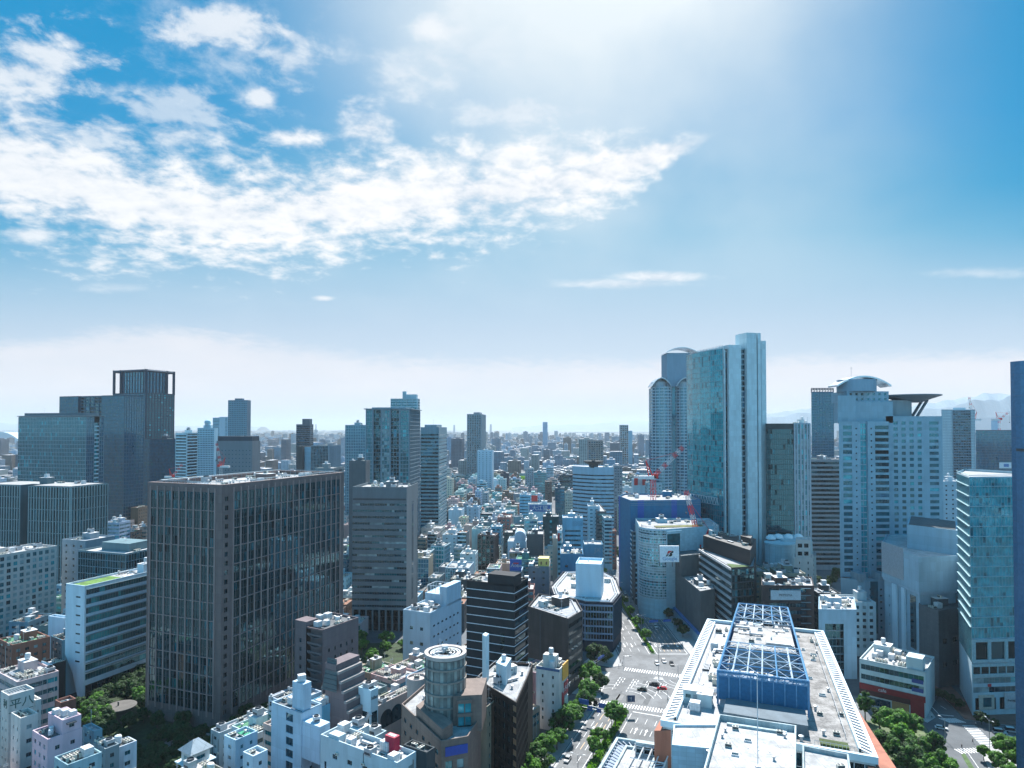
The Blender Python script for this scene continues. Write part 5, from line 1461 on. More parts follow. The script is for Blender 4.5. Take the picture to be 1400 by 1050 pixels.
# brown block with copper strip windows at frame bottom
A = P(650, 948, 226); Bq = P(706, 958, 206); Cc = P(722, 935, 228)
z = at(0, 950, 212).z
b = Bld('office_building', 'black brown tiled block with chamfered corner, stacked bronze windows and a tall white pipe', 'office building', [A, Bq, Cc, Cc + Vector((2, 12)), A + Vector((6, 16))], z, wall((.03, .022, .02), .1, joints=(.8, .8, .7)), ref='the black brown tiled block')
b.walls([('punch', 2.6, 3.4, .6, .6, 'black', 3, 1.5), ('punch', 2.2, 3.4, .62, .7, 'dark', 3, 1.5)], .9, rmat=R_LIGHT)
for k in range(9): panel(b, 'bronze_panel', A, Bq, .93, .995, z - 3 - k * 3.4, z - 1.3 - k * 3.4, plain('bronze', (.30, .18, .11), .4), 0, .08)
q4 = [b.poly[0], b.poly[1], b.poly[3], b.poly[4]]
bx(b, q4, .38, .62, .3, .6, z - .9, z + 5.5, W_WHITE); bx(b, q4, .1, .2, .15, .3, z - .9, z + 14.5, W_WHITE, 'flue'); b.put('water_tank', *quadp(q4, .5, .45), z + 5.5, 0, (.8,) * 3)
f = MB(); ii = inset(b.poly, .8)
for k in range(5): f.bar((*ii[k], z + .7), (*ii[(k + 1) % 5], z + .7), .06); f.bar((*ii[k], z - .5), (*ii[k], z + .7), .06)
b.part('roof_railing', f, M_WMETAL); b.clutter(10, poly=inset(q4, 1.6), big=False, seed=2); b.done(100)
# beige slim block right of cylinder
poly, z = rect(666, 966, 212, 24, 655, 684, 'R')
b = simple('office_building', 'slim beige block with brown street side right of the glass cylinder building', 'building', poly, z, wall((.36, .33, .26), .1), [None, ('punch', 3.2, 3.4, .4, .45, 'std', 3, 1.5)], clut=10, ref='the slim beige block', rmat=R_DARK)
panel(b, 'brown_facing', b.poly[1], b.poly[2], .30, .62, 0, z - .5, wall((.12, .07, .045), .1), -.1, .16)
# glass cylinder building
wm = wall((.20, .155, .135), .08, joints=(1.8, 1.2, .75))
A = P(549, 976, 212); Bq = P(603, 1008, 187); Cc = P(640, 990, 190); Dd = P(657, 928, 215)
z = at(0, 985, 200).z
b = Bld('office_building', 'pinkish brown stone building with a glass block cylinder rising from its corner', 'office building', [A, Bq, Cc, Cc + Vector((3, 14)), A + Vector((7, 22))], z, wm, ref='the glass cylinder building')
b.walls([('punch', 4.6, 3.7, .42, .34, 'std', 2, 2.0), ('punch', 3.4, 3.7, .6, .6, 'lite', 2, 1.5)], 1.0, rmat=R_LIGHT)
cc = at(609, 905, 205); r = 27.2 / 900 * 205; zt = at(609, 893, 205).z
gm = MB(); nz = int((zt - z + 6) / 3.9)
fm_ = plain('cylinder_frame', (.16, .17, .17), .5)
cyl = MB(); cyl.lathe((cc.x, cc.y, z - 4), [(r - .1, 0), (r - .1, zt - z + 4 - .8)], 36)
GC = glassm('glass_block', (.13, .15, .15), 1.5, .25); GC2 = glassm('glass_block_light', (.22, .25, .24), 1.5, .3)
rr = random.Random(3); cyl.mi = [rr.choice((0, 0, 1)) for _ in cyl.f]; ocyl = b.part('glass_cylinder', cyl, [GC, GC2])
k = 0; zz = z - 4
while zz < zt:
    m = MB(); m.lathe((cc.x, cc.y, zz), [(r, 0), (r + .35, .05), (r + .35, .55), (r, .6)], 36); b.part('ring', m, wall((.24, .22, .20), .05)); zz += 3.75
m = MB()
for k in range(18):
    a = k * math.pi / 9; m.bar((cc.x + math.cos(a) * (r + .05), cc.y + math.sin(a) * (r + .05), z - 4), (cc.x + math.cos(a) * (r + .05), cc.y + math.sin(a) * (r + .05), zt), .09)
b.part('glazing_bar', m, fm_)
m = MB(); m.lathe((cc.x, cc.y, zt - .3), [(r - .9, 0), (r - .9, .8), (r + .3, .9), (r + .3, -.2), (r, -.2)], 40); b.part('rim', m, wall((.42, .38, .36), .05))
m = MB(); m.lathe((cc.x, cc.y, zt - .5), [(r - 1, 0), (.1, .02)], 36); b.part('roof', m, R_DARK)
for rad in (r - 1.8, r - 2.6, r - 3.5):
    m = MB(); m.lathe((cc.x, cc.y, zt), [(rad, 0), (rad + .3, 0), (rad + .3, .35), (rad, .35), (rad, 0)], 30); b.part('roof_ring', m, M_WMETAL)
for k, it in enumerate(['ac_unit', 'ac_unit', 'panel_tank', 'roof_mast', 'duct', 'roof_mast', 'vent_hood']):
    a = k * .9; b.put(it, cc.x + math.cos(a) * (1.2 + k * .25), cc.y + math.sin(a) * (1.2 + k * .25), zt, a, (.8,) * 3)
m = MB(); m.prism([(cc.x + 3, cc.y - 6.5), (cc.x + 11.5, cc.y - 5.5), (cc.x + 12.5, cc.y + 8), (cc.x + 3, cc.y + 7)], z - 3, zt - 10.5); b.part('wing', m, wm)
keep = b.w; b.w = MB(); b.org = b.c; b.face((cc.x + 4.2, cc.y - 6.6), (cc.x + 8.6, cc.y - 5.9), z - 2, zt - 11, ('curt', 2.2, 3.7, 'bright', (.3, .3), (1.0, .7), wm), True); b.part('wing_wall', b.w, wm) if b.w.v else None; b.w = keep
panel(b, 'blue_sheet', Bq, Cc, .15, .98, z - 4.6, z - 2.0, plain('blue_sheet', (.01, .06, .35), .5), .1, .1)
bx(b, [A, Bq, b.poly[3], b.poly[4]], .35, .98, .05, .3, z - 1, z + 2.6, wm, 'parapet_box'); b.clutter(10, poly=cutp([A, Bq, b.poly[3], b.poly[4]], .06, .5, .4, .9), big=False); b.done(100)
# pink brown terraced apartment building
wm = wall((.17, .135, .145), .06, joints=(2.6, 3.0, .72))
poly, z = rect(441, 862, 262, 30, 403, 490, 'R')
b = Bld('apartment_building', 'mauve brown terraced apartment block with stepped glazed slopes and open zigzag stairs', 'apartment building', poly, z, wm, ref='the mauve terraced block')
FL, FR, BR, BL = b.poly
b.face(FL, lerp(FL, FR, .42), 0, z, ('punch', 4, 3.4, .22, .45, 'black', 4, 4)); b.face(lerp(FL, FR, .42), lerp(FL, FR, .44), 0, z, None)
b.face(FR, BR, 0, z - 3, ('punch', 3.3, 3.3, .3, .42, 'black', 8, 4, 2.0)); b.face(FR, BR, z - 3, z, None); b.face(BR, BL, 0, z, None); b.face(BL, FL, 0, z, None)
b.walls([None] * 4, .8, z0=z - .05, z1=z + .2, rmat=R_DARK)
q0, q1 = lerp(lerp(FL, BL, .1), lerp(FR, BR, .1), .44), lerp(lerp(FL, BL, .1), lerp(FR, BR, .1), 1)
b.face(q0, q1, 0, z, None)
for j in range(11):
    zz = z - 3 - j * 3.5
    m = MB(); A_, B_ = lerp(FL, FR, .45), lerp(FL, FR, .98); d = (B_ - A_); m.obox((*A_, zz), (d * .5).to_3d() + Vector((0, 0, -1.2)), ((q0 - A_).normalized() * 2.2).to_3d(), Vector((0, 0, .25)))
    m.obox((*(A_ + d * .5), zz - 1.2), (d * .5).to_3d() + Vector((0, 0, 1.2)), ((q0 - A_).normalized() * 2.2).to_3d(), Vector((0, 0, .25))); m.obox((*(A_ + d * .0), zz), (d).to_3d(), Vector((0, .2, 0)), Vector((0, 0, .9)))
    b.part('stair_flight', m, plain('stair_concrete', (.11, .10, .11), .8))
bx(b, b.poly, .0, .42, .0, .3, z, z + 2.0, wm, 'stair_tower')
m = MB(); G0 = P(441, 910, 240); G1 = P(466, 935, 226); G2 = P(492, 932, 228); zf_ = at(0, 903, 240).z; zl_ = zf_ - 14
e1, e2 = dirs(30); E1 = Vector((e1.x, e1.y)); E2 = Vector((e2.x, e2.y))
a0 = V2(at(445, 903, 238)); w_ = E2 * 11.5; dp = E1 * 12
for j in range(6):
    t = j * 1.3; m = MB(); pl = [a0 + E2 * t * .0, a0 + w_ * (.45 + j * .11), a0 + w_ * (.45 + j * .11) + dp, a0 + dp]
    m.prism([(q.x, q.y) for q in pl], zf_ - (j + 1) * 3.2 if j < 5 else 0, zf_ - j * 3.2); b.part('terrace_step', m, wm)
m = MB()
keep = b.w; b.w = MB(); b.face(a0 - E1 * .1, a0 + w_ - E1 * .1, 0, zf_ - 17, ('punch', 3.2, 3.4, .25, .5, 'black', 4, 1), True); b.part('lower_front', b.w, wm); b.w = keep
for j in range(5):
    f = MB(); p0 = a0 + w_ * (.45 + j * .11); f.obox((*(p0 + E2 * .1), zf_ - (j + 1) * 3.2), (E2 * 1.2).to_3d(), (dp).to_3d(), Vector((0, 0, .9))); b.part('terrace_rail', f, wall((.30, .27, .26), .1))
sl = MB(); tp = zf_ + .1; sl.quad((*(a0 - E1 * 1.6), tp - 9), (*(a0 + w_ * .62 - E1 * 1.6), tp - 9), (*(a0 + w_ * .4 + E1 * 1.0), tp + 1.5), (*(a0 + E1 * 1.0), tp + 1.5)); b.part('glazed_slope', sl, plain('slate_slope', (.06, .09, .10), .4))
for j in range(7):
    f = MB(); t = (j + .5) / 7; f.bar((*(a0 + E1 * (-1.65 + 2.6 * t)), tp - 9 + 10.5 * t), (*(a0 + w_ * (.62 - .22 * t) + E1 * (-1.65 + 2.6 * t)), tp - 9 + 10.5 * t), .12); b.part('slope_batten', f, M_DMETAL)
b.clutter(14, poly=cutp(b.rpoly, .1, .95, .1, .95), z=z - .6, big=False, items=['water_tank', 'ac_unit', 'panel_tank', 'duct', 'vent_hood']); b.done(60)
# tall white blue building with serrated slope
wm = wall((.56, .62, .72), .06, joints=(2.2, 3.4, .82))
poly, z = rect(412, 975, 208, 33, 371, 440, 'R')
b = Bld('apartment_building', 'white narrow tower building with one column of windows and a serrated slanted side', 'building', poly, z, wm, ref='the white serrated tower')
FL, FR, BR, BL = b.poly
b.face(FL, lerp(FL, FR, .42), 0, z, None); b.face(lerp(FL, FR, .42), lerp(FL, FR, .80), 0, z, ('punch', 4.5, 3.5, .62, .66, 'std', 3, 1.2, 0)); b.face(lerp(FL, FR, .80), FR, 0, z, None)
b.face(FR, BR, 0, z, ('punch', 5, 3.5, .2, .5, 'lite', 3, 3)); b.face(BR, BL, 0, z, None); b.face(BL, FL, 0, z, None); b.walls([None] * 4, .9, z0=z - .05, z1=z + .2, rmat=R_DARK)
bx(b, b.poly, .62, .98, .12, .5, z, z + 8.5, wm, 'stair_tower'); bx(b, b.poly, 1.0, 1.55, .05, .55, z - 14, z - 2.5, wm, 'side_turret'); b.put('panel_tank', *quadp(b.poly, .8, .3), z + 8.5, .5, (.9,) * 3); b.put('cooling_tower', *quadp(b.poly, 1.28, .3), z - 2.5, .5, (.7,) * 3)
for j in range(9):
    m = MB(); pl = cutp(b.poly, 1.0, 1.15 + j * .16, .6 - j * .02, .95); m.prism([(q.x, q.y) for q in pl], z - 8 - j * 2.6, z - 5.5 - j * 2.6); b.part('serrated_step', m, wall((.25, .28, .32), .08))
b.clutter(5, poly=cutp(b.rpoly, .05, .5, .3, .95), big=False); b.done(60)
# wide white building at bottom
wm = wall((.62, .63, .66), .06, joints=(3.0, 5, .88))
poly, z = rect(543, 1043, 173, 33, 438, 569, 'R')
b = Bld('office_building', 'wide white panelled building with a small red box on its machine crowded roof', 'office building', poly, z, wm, ref='the wide white panelled building')
FL, FR, BR, BL = b.poly
b.walls([('punch', 6.5, 4.2, .32, .32, 'black', 2, 2.5, 3), ('punch', 4, 3.6, .6, .5, 'lite', 2, 2)], 1.2, rmat=R_WHITE)
panel(b, 'dark_slot', FL, FR, .06, .085, 4, z - 7, G_DARK, 0, .05)
bx(b, b.poly, .1, .24, .05, .4, z - 1.2, z + .9, wm, 'roof_shed')
m = MB(); q = cutp(b.poly, .70, .82, .62, .9); m.prism([(v.x, v.y) for v in q], z - 1.2, z + 3.2); b.part('red_box', m, plain('red_paint', (.45, .015, .05), .5)); m = MB(); m.prism([(v.x, v.y) for v in inset(q, .4)], z + 3.2, z + 3.3); b.part('red_box_lid', m, R_WHITE)
b.fittings(3); b.clutter(60, poly=cutp(b.rpoly, .03, .97, .05, .95), seed=9, items=['ac_unit', 'ac_unit', 'duct', 'pipe_rack', 'panel_tank', 'vent_hood', 'skylight', 'cooling_tower', 'water_tank'], big=False); b.done(60)
b = simple('annex', 'black curved glass annex behind the small red rooftop box', 'building', [quadp(poly, .84, 1.02), quadp(poly, 1.12, 1.02), quadp(poly, 1.12, 1.5), quadp(poly, .84, 1.5)], z + .5, W_DARK, clut=2, rmat=R_DARK)
# pale blue white office with two levels
wm = wall((.52, .60, .70), .06)
poly, z = rect(588, 838, 325, 24, 551, 631, 'R')
b = Bld('office_building', 'pale blue white low office with stepped roof and steel frame box by the park', 'office building', poly, z, wm, ref='the pale blue low office')
b.walls([('punch', 6, 7, .3, .22, 'dark', 3, 4, 2), ('punch', 4, 5, .5, .2, 'dark', 4, 4, 2)], 1, rmat=R_WHITE)
bx(b, b.poly, .12, .75, .55, .98, z - 1, z + 4.5, wm, 'upper_block'); bx(b, b.poly, .75, 1.0, .5, .98, z - 1, z + 9, wm, 'stair_tower')
m = MB(); q = cutp(b.poly, .12, .6, .62, .9)
for i in range(4):
    for t in (0, .33, .66): p_ = lerp(q[i], q[(i + 1) % 4], t); m.bar((*p_, z + 4.5), (*p_, z + 8), .12)
    m.bar((*q[i], z + 8), (*q[(i + 1) % 4], z + 8), .15)
b.part('steel_frame', m, M_WMETAL); b.clutter(14, poly=cutp(b.rpoly, .05, .95, .05, .5), big=False); b.done(40)
# vaulted hall with arched windows
wm = wall((.42, .36, .34), .06)
A = P(528, 985, 232); Bq = P(590, 945, 262)
poly, z = rect(517, 965, 240, 33, 505, 566, 'R')
b = Bld('hall', 'long pale pink hall with arched dark windows along its side', 'hall', poly, z, wm, ref='the arched-window hall')
b.walls(None, .8, rmat=R_LIGHT)
FR, BR = b.poly[1], b.poly[2]; L = (BR - FR).length; U = ((BR - FR) / L).to_3d(); N = Vector((U.y, -U.x, 0))
for t in (.22, .5, .78):
    m = MB(); c = FR.to_3d() + U * L * t + N * .05; pts_ = [c + U * (3.2 * math.cos(a)) + Vector((0, 0, z - 6 + 3.2 * math.sin(a))) for a in [math.pi * k / 12 for k in range(13)]]
    m.ngon(list(pts_) + [c - U * 3.2 + Vector((0, 0, z - 9)), c + U * 3.2 + Vector((0, 0, z - 9))]); b.part('arched_window', m, G_DARK)
b.clutter(12); b.done()
cyc = at(570, 925, 243)
b = Bld('corner_turret', 'round pale pink turret building with dark glass slots left of the glass cylinder building', 'building', [(cyc.x - 3.3, cyc.y - 3.3), (cyc.x + 3.3, cyc.y - 3.3), (cyc.x + 3.3, cyc.y + 3.3), (cyc.x - 3.3, cyc.y + 3.3)], cyc.z, wm, ref='the round pale turret')
m = MB(); m.lathe((cyc.x, cyc.y, 0), [(3.1, 0), (3.1, cyc.z - 8), (3.6, cyc.z - 7.5), (3.6, cyc.z), (3.2, cyc.z), (3.2, cyc.z - .7), (.1, cyc.z - .7)], 24); b.part('wall', m, wm)
for k in range(5):
    a = R(205 + k * 32); m = MB(); m.box((cyc.x + math.cos(a) * 3.15, cyc.y + math.sin(a) * 3.15, cyc.z - 13.5), (.06, .55, 4.5), a); b.part('slot_window', m, G_DARK)
b.put('ac_unit', cyc.x, cyc.y, cyc.z - .7); b.done()
# white tower with small dark lettering
poly, z = rect(507, 944, 236, 33, 490, 517, 'R'); z_ = z
b = Bld('shop_building', 'small white tower with a diagonal glazed stair and dark lettering near its top', 'building', poly, z, wall((.66, .72, .78), .05), ref='the white lettered tower')
b.walls([None, None], .8, rmat=R_WHITE); sign_text(b, 'hilax', b.poly[1], b.poly[2], z - 3, 1.7, M_DMETAL, t=.5, out=.08)
panel(b, 'dark_glazing', b.poly[0], b.poly[1], .12, .88, 2, z - 8, G_DARK, 0, .05); panel(b, 'dark_glazing', b.poly[1], b.poly[2], .12, .88, 2, z - 8, G_DARK, 0, .05)
m = MB(); m.bar((*(b.poly[0] - Vector((0, .2))), z - 16), (*(b.poly[1] - Vector((0, .2))), z - 8), .7); b.part('diagonal_brace', m, M_WMETAL); b.clutter(4, big=False); b.done()
# ---- bottom left corner cluster (grid turned 34 degrees)
wm = wall((.58, .43, .50), .07)
poly, z = rect(65, 1011, 200, 34, 44, 112.5, 'R')
b = Bld('apartment_building', 'pastel pink building with white tanks on its upper storey, bottom left', 'building', poly, z, wm, ref='the pastel pink building')
b.walls([('punch', 3.3, 3.3, .42, .4, 'lite', 2, 1), ('punch', 4.4, 3.5, .3, .32, 'std', 2, 1.2)], .5, rmat=R_DARK)
sub(b, cutp(b.poly, .05, .98, .42, .97), z - .5, z + 4.2, [None, ('punch', 5, 3.6, .35, .4, 'black', .8, .6)], mat=[wm]); q = cutp(b.poly, .05, .98, .42, .97); panel(b, 'canopy', q[1], q[2], .2, .7, z + 2.6, z + 2.9, M_DMETAL, 0, .9)
for s_, t_ in ((.3, .55), (.55, .68), (.8, .8)): b.put('panel_tank', *quadp(b.poly, s_, t_), z + 3.6, R(-34), (.8, .8, .8))
for s_, t_ in ((.3, .15), (.7, .22), (.5, .33)): b.put('water_tank' if t_ > .2 else 'ac_unit', *quadp(b.poly, s_, t_), z - .5, R(-34), (.7, .7, .7))
b.done(60)
wm = wall((.56, .56, .54), .09)
poly, z = rect(12, 951, 226, 34, 1, 47, 'R')
b = Bld('apartment_building', 'cream building with large dark green characters below its framed roof, bottom left corner', 'building', poly, z, wm, ref='the cream lettered building')
b.walls([('punch', 3.3, 3.3, .25, .3, 'std', 2, 7), ('punch', 7, 4.2, .25, .22, 'black', 3, 7)], 1.4, rmat=R_LIGHT)
GRN = plain('sign_green', (.03, .10, .09), .5)
sign_text(b, '平八', b.poly[1], b.poly[2], z - 3.6, 3.6, GRN, t=.5, out=.08); sign_text(b, '利', b.poly[0], b.poly[1], z - 3.6, 3.2, GRN, t=.6, out=.08)
panel(b, 'dark_line', b.poly[1], b.poly[2], 0, .95, z - 6.2, z - 6.0, GRN, 0, .05)
f = MB()
for t in range(9): f.bar((*quadp(b.poly, .04, .05 + t * .11), z - .5), (*quadp(b.poly, .96, .05 + t * .11), z - .5), .12)
b.part('roof_frame', f, M_WMETAL); sub(b, cutp(b.poly, .2, 1.1, 1.0, 1.25), 0, z - 4, [None, ('punch', 5, 4, .5, .3, 'black', 8, 2)], mat=[wm]); b.done(40)
poly, z = rect(28, 982, 214, 34, 15, 52, 'R')
simple('apartment_building', 'lower cream annex with brown stained roof between the cream lettered and pastel pink buildings', 'building', poly, z, wm, [('punch', 3, 3.4, .2, .3, 'black', 3, 2), ('punch', 6, 4, .4, .3, 'std', 3, 1)], clut=8, rmat=roofm((.3, .26, .22)), ref='the lower cream annex')
poly, z = rect(72, 908, 285, 28, 57, 90, 'R')
b = simple('office_building', 'building with bright white left wall and black right side before the grass-roofed slab', 'building', poly, z, wall((.022, .022, .025), .1), None, clut=10, ref='the white and black building')
panel(b, 'white_wall', b.poly[0], b.poly[1], 0, 1, 0, z, wall((.66, .72, .8), .05), 0, .15)
panel(b, 'dark_window', b.poly[1], b.poly[2], .1, .25, 3, z - 8, G_BLUE, 0, .05)
poly, z = rect(57, 900, 318, 28, 2, 84, 'R')
b = Bld('low_building', 'low hall with a long white beam across its teal roof', 'building', poly, z - 4, wall((.2, .16, .14), .1), ref='the teal-roofed hall'); b.walls([None] * 4, .6, rmat=roofm((.35, .62, .58), .2))
m = MB(); m.bar((*quadp(b.poly, .0, .25), z + .5), (*quadp(b.poly, 1.0, .35), z + .5), .35); b.part('roof_beam', m, M_WMETAL); b.clutter(10, poly=cutp(b.rpoly, .5, .98, .05, .9)); b.done()
poly, z = rect(83, 961, 250, 34, 75, 104, 'R'); simple('house', 'small white roofed block with red brown side under the park trees', 'building', poly, z, wall((.2, .09, .07), .08), None, clut=1, rmat=R_WHITE)
# low houses to the right of the pink building
HS = [(92, 1046, 180, 74, 139, 'pale blue low building with a sunken dark roof, bottom edge right of the pink building', (.32, .42, .46), R_DARK, 6), (128, 1000, 218, 113, 140, 'small blue grey house with strip windows right of the pink building', (.3, .4, .45), R_GREY, 1),
      (144, 1024, 200, 127, 163, 'weathered grey house with brown brick chimney between pink building and tree shade', (.22, .24, .26), roofm((.2, .22, .24)), 2), (162, 1022, 205, 150, 187, 'white lilac small building with round tank on its roof beside the dark trees', (.58, .56, .62), R_DARK, 6),
      (300, 1002, 232, 300, 372, 'low terrace building with parapet wall and scattered machines below the brown block', (.5, .5, .52), R_GREY, 14)]
for i, (pc, py, D, pf, ps, lb, c, rm, cl) in enumerate(HS):
    if pf == pc: pf = pc - 12
    poly, z = rect(pc, py, D, 34, pf, ps, 'R'); simple('house', lb, 'building', poly, z, wall(c, .12), [('punch', 3, 3, .4, .4, 'std', 1, 1)] * 2, clut=cl, rmat=rm, ph=.7, fit=i + 1)
# house with hipped roof
poly, z = rect(262, 1026, 205, 34, 248, 287, 'R')
b = Bld('house', 'white house with grey hipped roof and wraparound balcony below the brown block corner', 'house', poly, z, wall((.6, .58, .56), .08), ref='the hipped-roof house')
for i in range(4): b.face(b.poly[i], b.poly[(i + 1) % 4], 0, z - 1.2, ('punch', 4, 3, .6, .4, 'std', 1, .4))
m = MB(); o_ = inset(b.poly, -.8); r0, r1 = quadp(b.poly, .5, .35), quadp(b.poly, .5, .65); za = z - 1.2; zb = z + 1.8
m.ngon([(*o_[0], za), (*o_[1], za), (*r0, zb)]); m.ngon([(*o_[1], za), (*o_[2], za), (*r1, zb), (*r0, zb)]); m.ngon([(*o_[2], za), (*o_[3], za), (*r1, zb)]); m.ngon([(*o_[3], za), (*o_[0], za), (*r0, zb), (*r1, zb)]); m.ngon([(*q, za) for q in reversed(o_)])
b.part('hip_roof', m, roofm((.32, .38, .42), .15)); m = MB(); m.prism([(q.x, q.y) for q in inset(b.poly, -1.4)], z - 5, z - 4.7, bot=True); b.part('balcony', m, W_WHITE)
b.done(30)
for pc, py, D, pf, ps, lb, c, cl, seed in [(322, 1012, 208, 306, 352, 'white blue building with stepped roofs and green roof patches, left of the white serrated tower', (.5, .58, .68), 12, 1), (346, 1034, 190, 332, 366, 'white building with curved front below the green patched roof', (.6, .64, .7), 8, 2)]:
    poly, z = rect(pc, py, D, 34, pf, ps, 'R'); b = simple('apartment_building', lb, 'building', poly, z, wall(c, .08), [('punch', 4, 3.2, .3, .35, 'std', 1, 1)] * 2, clut=cl, ref='the green-patched roof building' if seed == 1 else None)
    if seed == 1:
        for s0, t0 in ((.1, .55), (.55, .6)): bx(b, b.rpoly, s0, s0 + .35, t0, t0 + .3, b.rz, b.rz + .3, roofm((.05, .3, .18), .3), 'green_patch')
# round pavilion in the dark garden
c = at(165, 966, 272); b = Bld('pavilion', 'round flat roofed pavilion like an upturned cone among dark trees', 'pavilion', [(c.x - 5, c.y - 5), (c.x + 5, c.y - 5), (c.x + 5, c.y + 5), (c.x - 5, c.y + 5)], c.z, wall((.12, .11, .1), .1), ref='the round garden pavilion')
m = MB(); m.lathe((c.x, c.y, 0), [(3.8, 0), (4.2, 4), (5.6, c.z), (5.9, c.z), (5.9, c.z + .4), (5.5, c.z + .4)], 32); b.part('wall', m, b.wm); m = MB(); m.lathe((c.x, c.y, c.z + .25), [(5.55, 0), (.1, .02)], 32); b.part('roof', m, R_LIGHT); m = MB(); m.lathe((c.x - 1, c.y, c.z + .2), [(.3, 0), (.3, 1.8), (.1, 1.9)], 8); b.part('chimney', m, M_DMETAL); b.done()

# ================================================================ FOREGROUND ROOFS, RIGHT
TERR = wall((.36, .14, .09), .12)
ZR = 44.0
FLp, FRp, BRp, BLp = V2(at(906, 984, 171)), V2(at(1197, 1034, 152)), V2(at(1124, 864, 245)), V2(at(968.6, 848, 260))
poly = [FLp, FRp, BRp, BLp]; z = ZR + 1
wm = wall((.62, .62, .63), .06)
b = Bld('department_store', 'large department store roof with louvred edges and a blue machinery enclosure, right foreground', 'department store', poly, z, wm, ref='the big roof complex')
b.face(FLp, FRp, 26, z - 1.5, ('curt', 2.2, 3.2, 'dark', (.15, .1), (.15, .1), M_WMETAL)); 
for tri in ([FLp + Vector((-2.4, -1.0)), FLp + Vector((2, -.9)), lerp(FLp, BLp, .45) + Vector((1, 0)), lerp(FLp, BLp, .45)], [FRp + Vector((-2, -.9)), FRp + Vector((4.2, -1.4)), lerp(FRp, BRp, .5), lerp(FRp, BRp, .5) + Vector((-1, 0))]):
    m = MB(); m.prism([(q.x, q.y) for q in tri], 0, z - 2.4); b.part('terracotta_wing', m, TERR)
m = MB(); m.prism([(q.x, q.y) for q in inset(poly, -.5)], z - 1.6, z); keep = b.w; 
inn = inset(poly, 2.9)
rim = MB()
o1 = inset(poly, -.5); i1 = inset(poly, .35); i2 = inset(poly, 2.4); i3 = inset(poly, 2.9)
for k in range(4):
    j = (k + 1) % 4
    rim.quad((*o1[k], z - 1.6), (*o1[j], z - 1.6), (*o1[j], z), (*o1[k], z)); rim.quad((*o1[k], z), (*o1[j], z), (*i1[j], z), (*i1[k], z)); rim.quad((*i1[k], z), (*i1[j], z), (*i1[j], z - 1), (*i1[k], z - 1))
    if k in (1, 3): rim.quad((*i2[k], z - 1), (*i2[j], z - 1), (*i2[j], z), (*i2[k], z)); rim.quad((*i2[k], z), (*i2[j], z), (*i3[j], z), (*i3[k], z)); rim.quad((*i3[k], z), (*i3[j], z), (*i3[j], z - 1.2), (*i3[k], z - 1.2))
b.part('parapet', rim, wall((.72, .73, .76), .05))
for k in (1, 3):
    j = (k + 1) % 4; f = MB(); L = (i1[j] - i1[k]).length; n = int(L / 1.9)
    for q in range(n):
        p0, p1 = lerp(i1[k], i1[j], (q + .3) / n), lerp(i2[k], i2[j], (q + .3) / n); d = (i1[j] - i1[k]).normalized() * .8
        f.obox((*p0, z - .55), d.to_3d(), (p1 - p0).to_3d() if k == 1 or k == 3 else None, Vector((0, 0, .35)))
    b.part('louvre_strip', f, M_WMETAL)
    m = MB(); m.quad((*i1[k], z - .98), (*i1[j], z - .98), (*i2[j], z - .98), (*i2[k], z - .98)); b.part('gutter', m, M_DMETAL)
r = MB(); mid0, mid1 = lerp(poly[0], poly[1], .5), lerp(poly[3], poly[2], .5)
wr = inset(poly, .3)
r.quad((*wr[0], ZR - .2), (*lerp(wr[0], wr[1], .5), ZR - .2), (*lerp(wr[3], wr[2], .5), ZR - .2), (*wr[3], ZR - .2)); r.quad((*lerp(wr[0], wr[1], .5), ZR - .2), (*wr[1], ZR - .2), (*wr[2], ZR - .2), (*lerp(wr[3], wr[2], .5), ZR - .2), 1)
b.part('roof', r, [roofm((.46, .46, .47), .3), roofm((.33, .32, .31), .6)])
# blue enclosure
q = [V2(at(981, 914, 183)), V2(at(1105.7, 930, 175)), V2(at(1077, 829, 247)), V2(at(1010, 824, 253))]
zt = 53.0
BLU = plain('blue_screen', (.012, .13, .30), .5); BLU2 = plain('blue_steel', (.10, .26, .44), .5); PALE = plain('pale_blue_steel', (.46, .54, .62), .5)
A_, B_ = q[0], q[1]; L = (B_ - A_).length; U = ((B_ - A_) / L).to_3d(); N = Vector((U.y, -U.x, 0))
m = MB(); m.quad((*A_, ZR + 1.5), (*B_, ZR + 1.5), (*B_, zt - 1.0), (*A_, zt - 1.0)); b.part('louvre_screen', m, BLU)
f = MB()
for k in range(34):
    zz = ZR + 1.7 + k * .235; f.obox(A_.to_3d() + Vector((0, 0, zz)) + N * .22, U * L, -N * .2, Vector((0, 0, .09)))
b.part('louvre_blade', f, plain('blue_blade', (.04, .23, .44), .5))
f = MB()
for k in range(9): f.obox(A_.to_3d() + U * (L * k / 8 * .985) + N * .3 + Vector((0, 0, ZR - .2)), U * .3, -N * .3, Vector((0, 0, zt - ZR)))
b.part('screen_post', f, BLU2)
for k in (1, 3):
    j = (k + 1) % 4; m = MB(); m.quad((*q[k], ZR + 1.5), (*q[j], ZR + 1.5), (*q[j], zt - 1), (*q[k], zt - 1)); m.quad((*q[j], ZR + 1.5), (*q[k], ZR + 1.5), (*q[k], zt - 1), (*q[j], zt - 1)); b.part('side_screen', m, BLU)
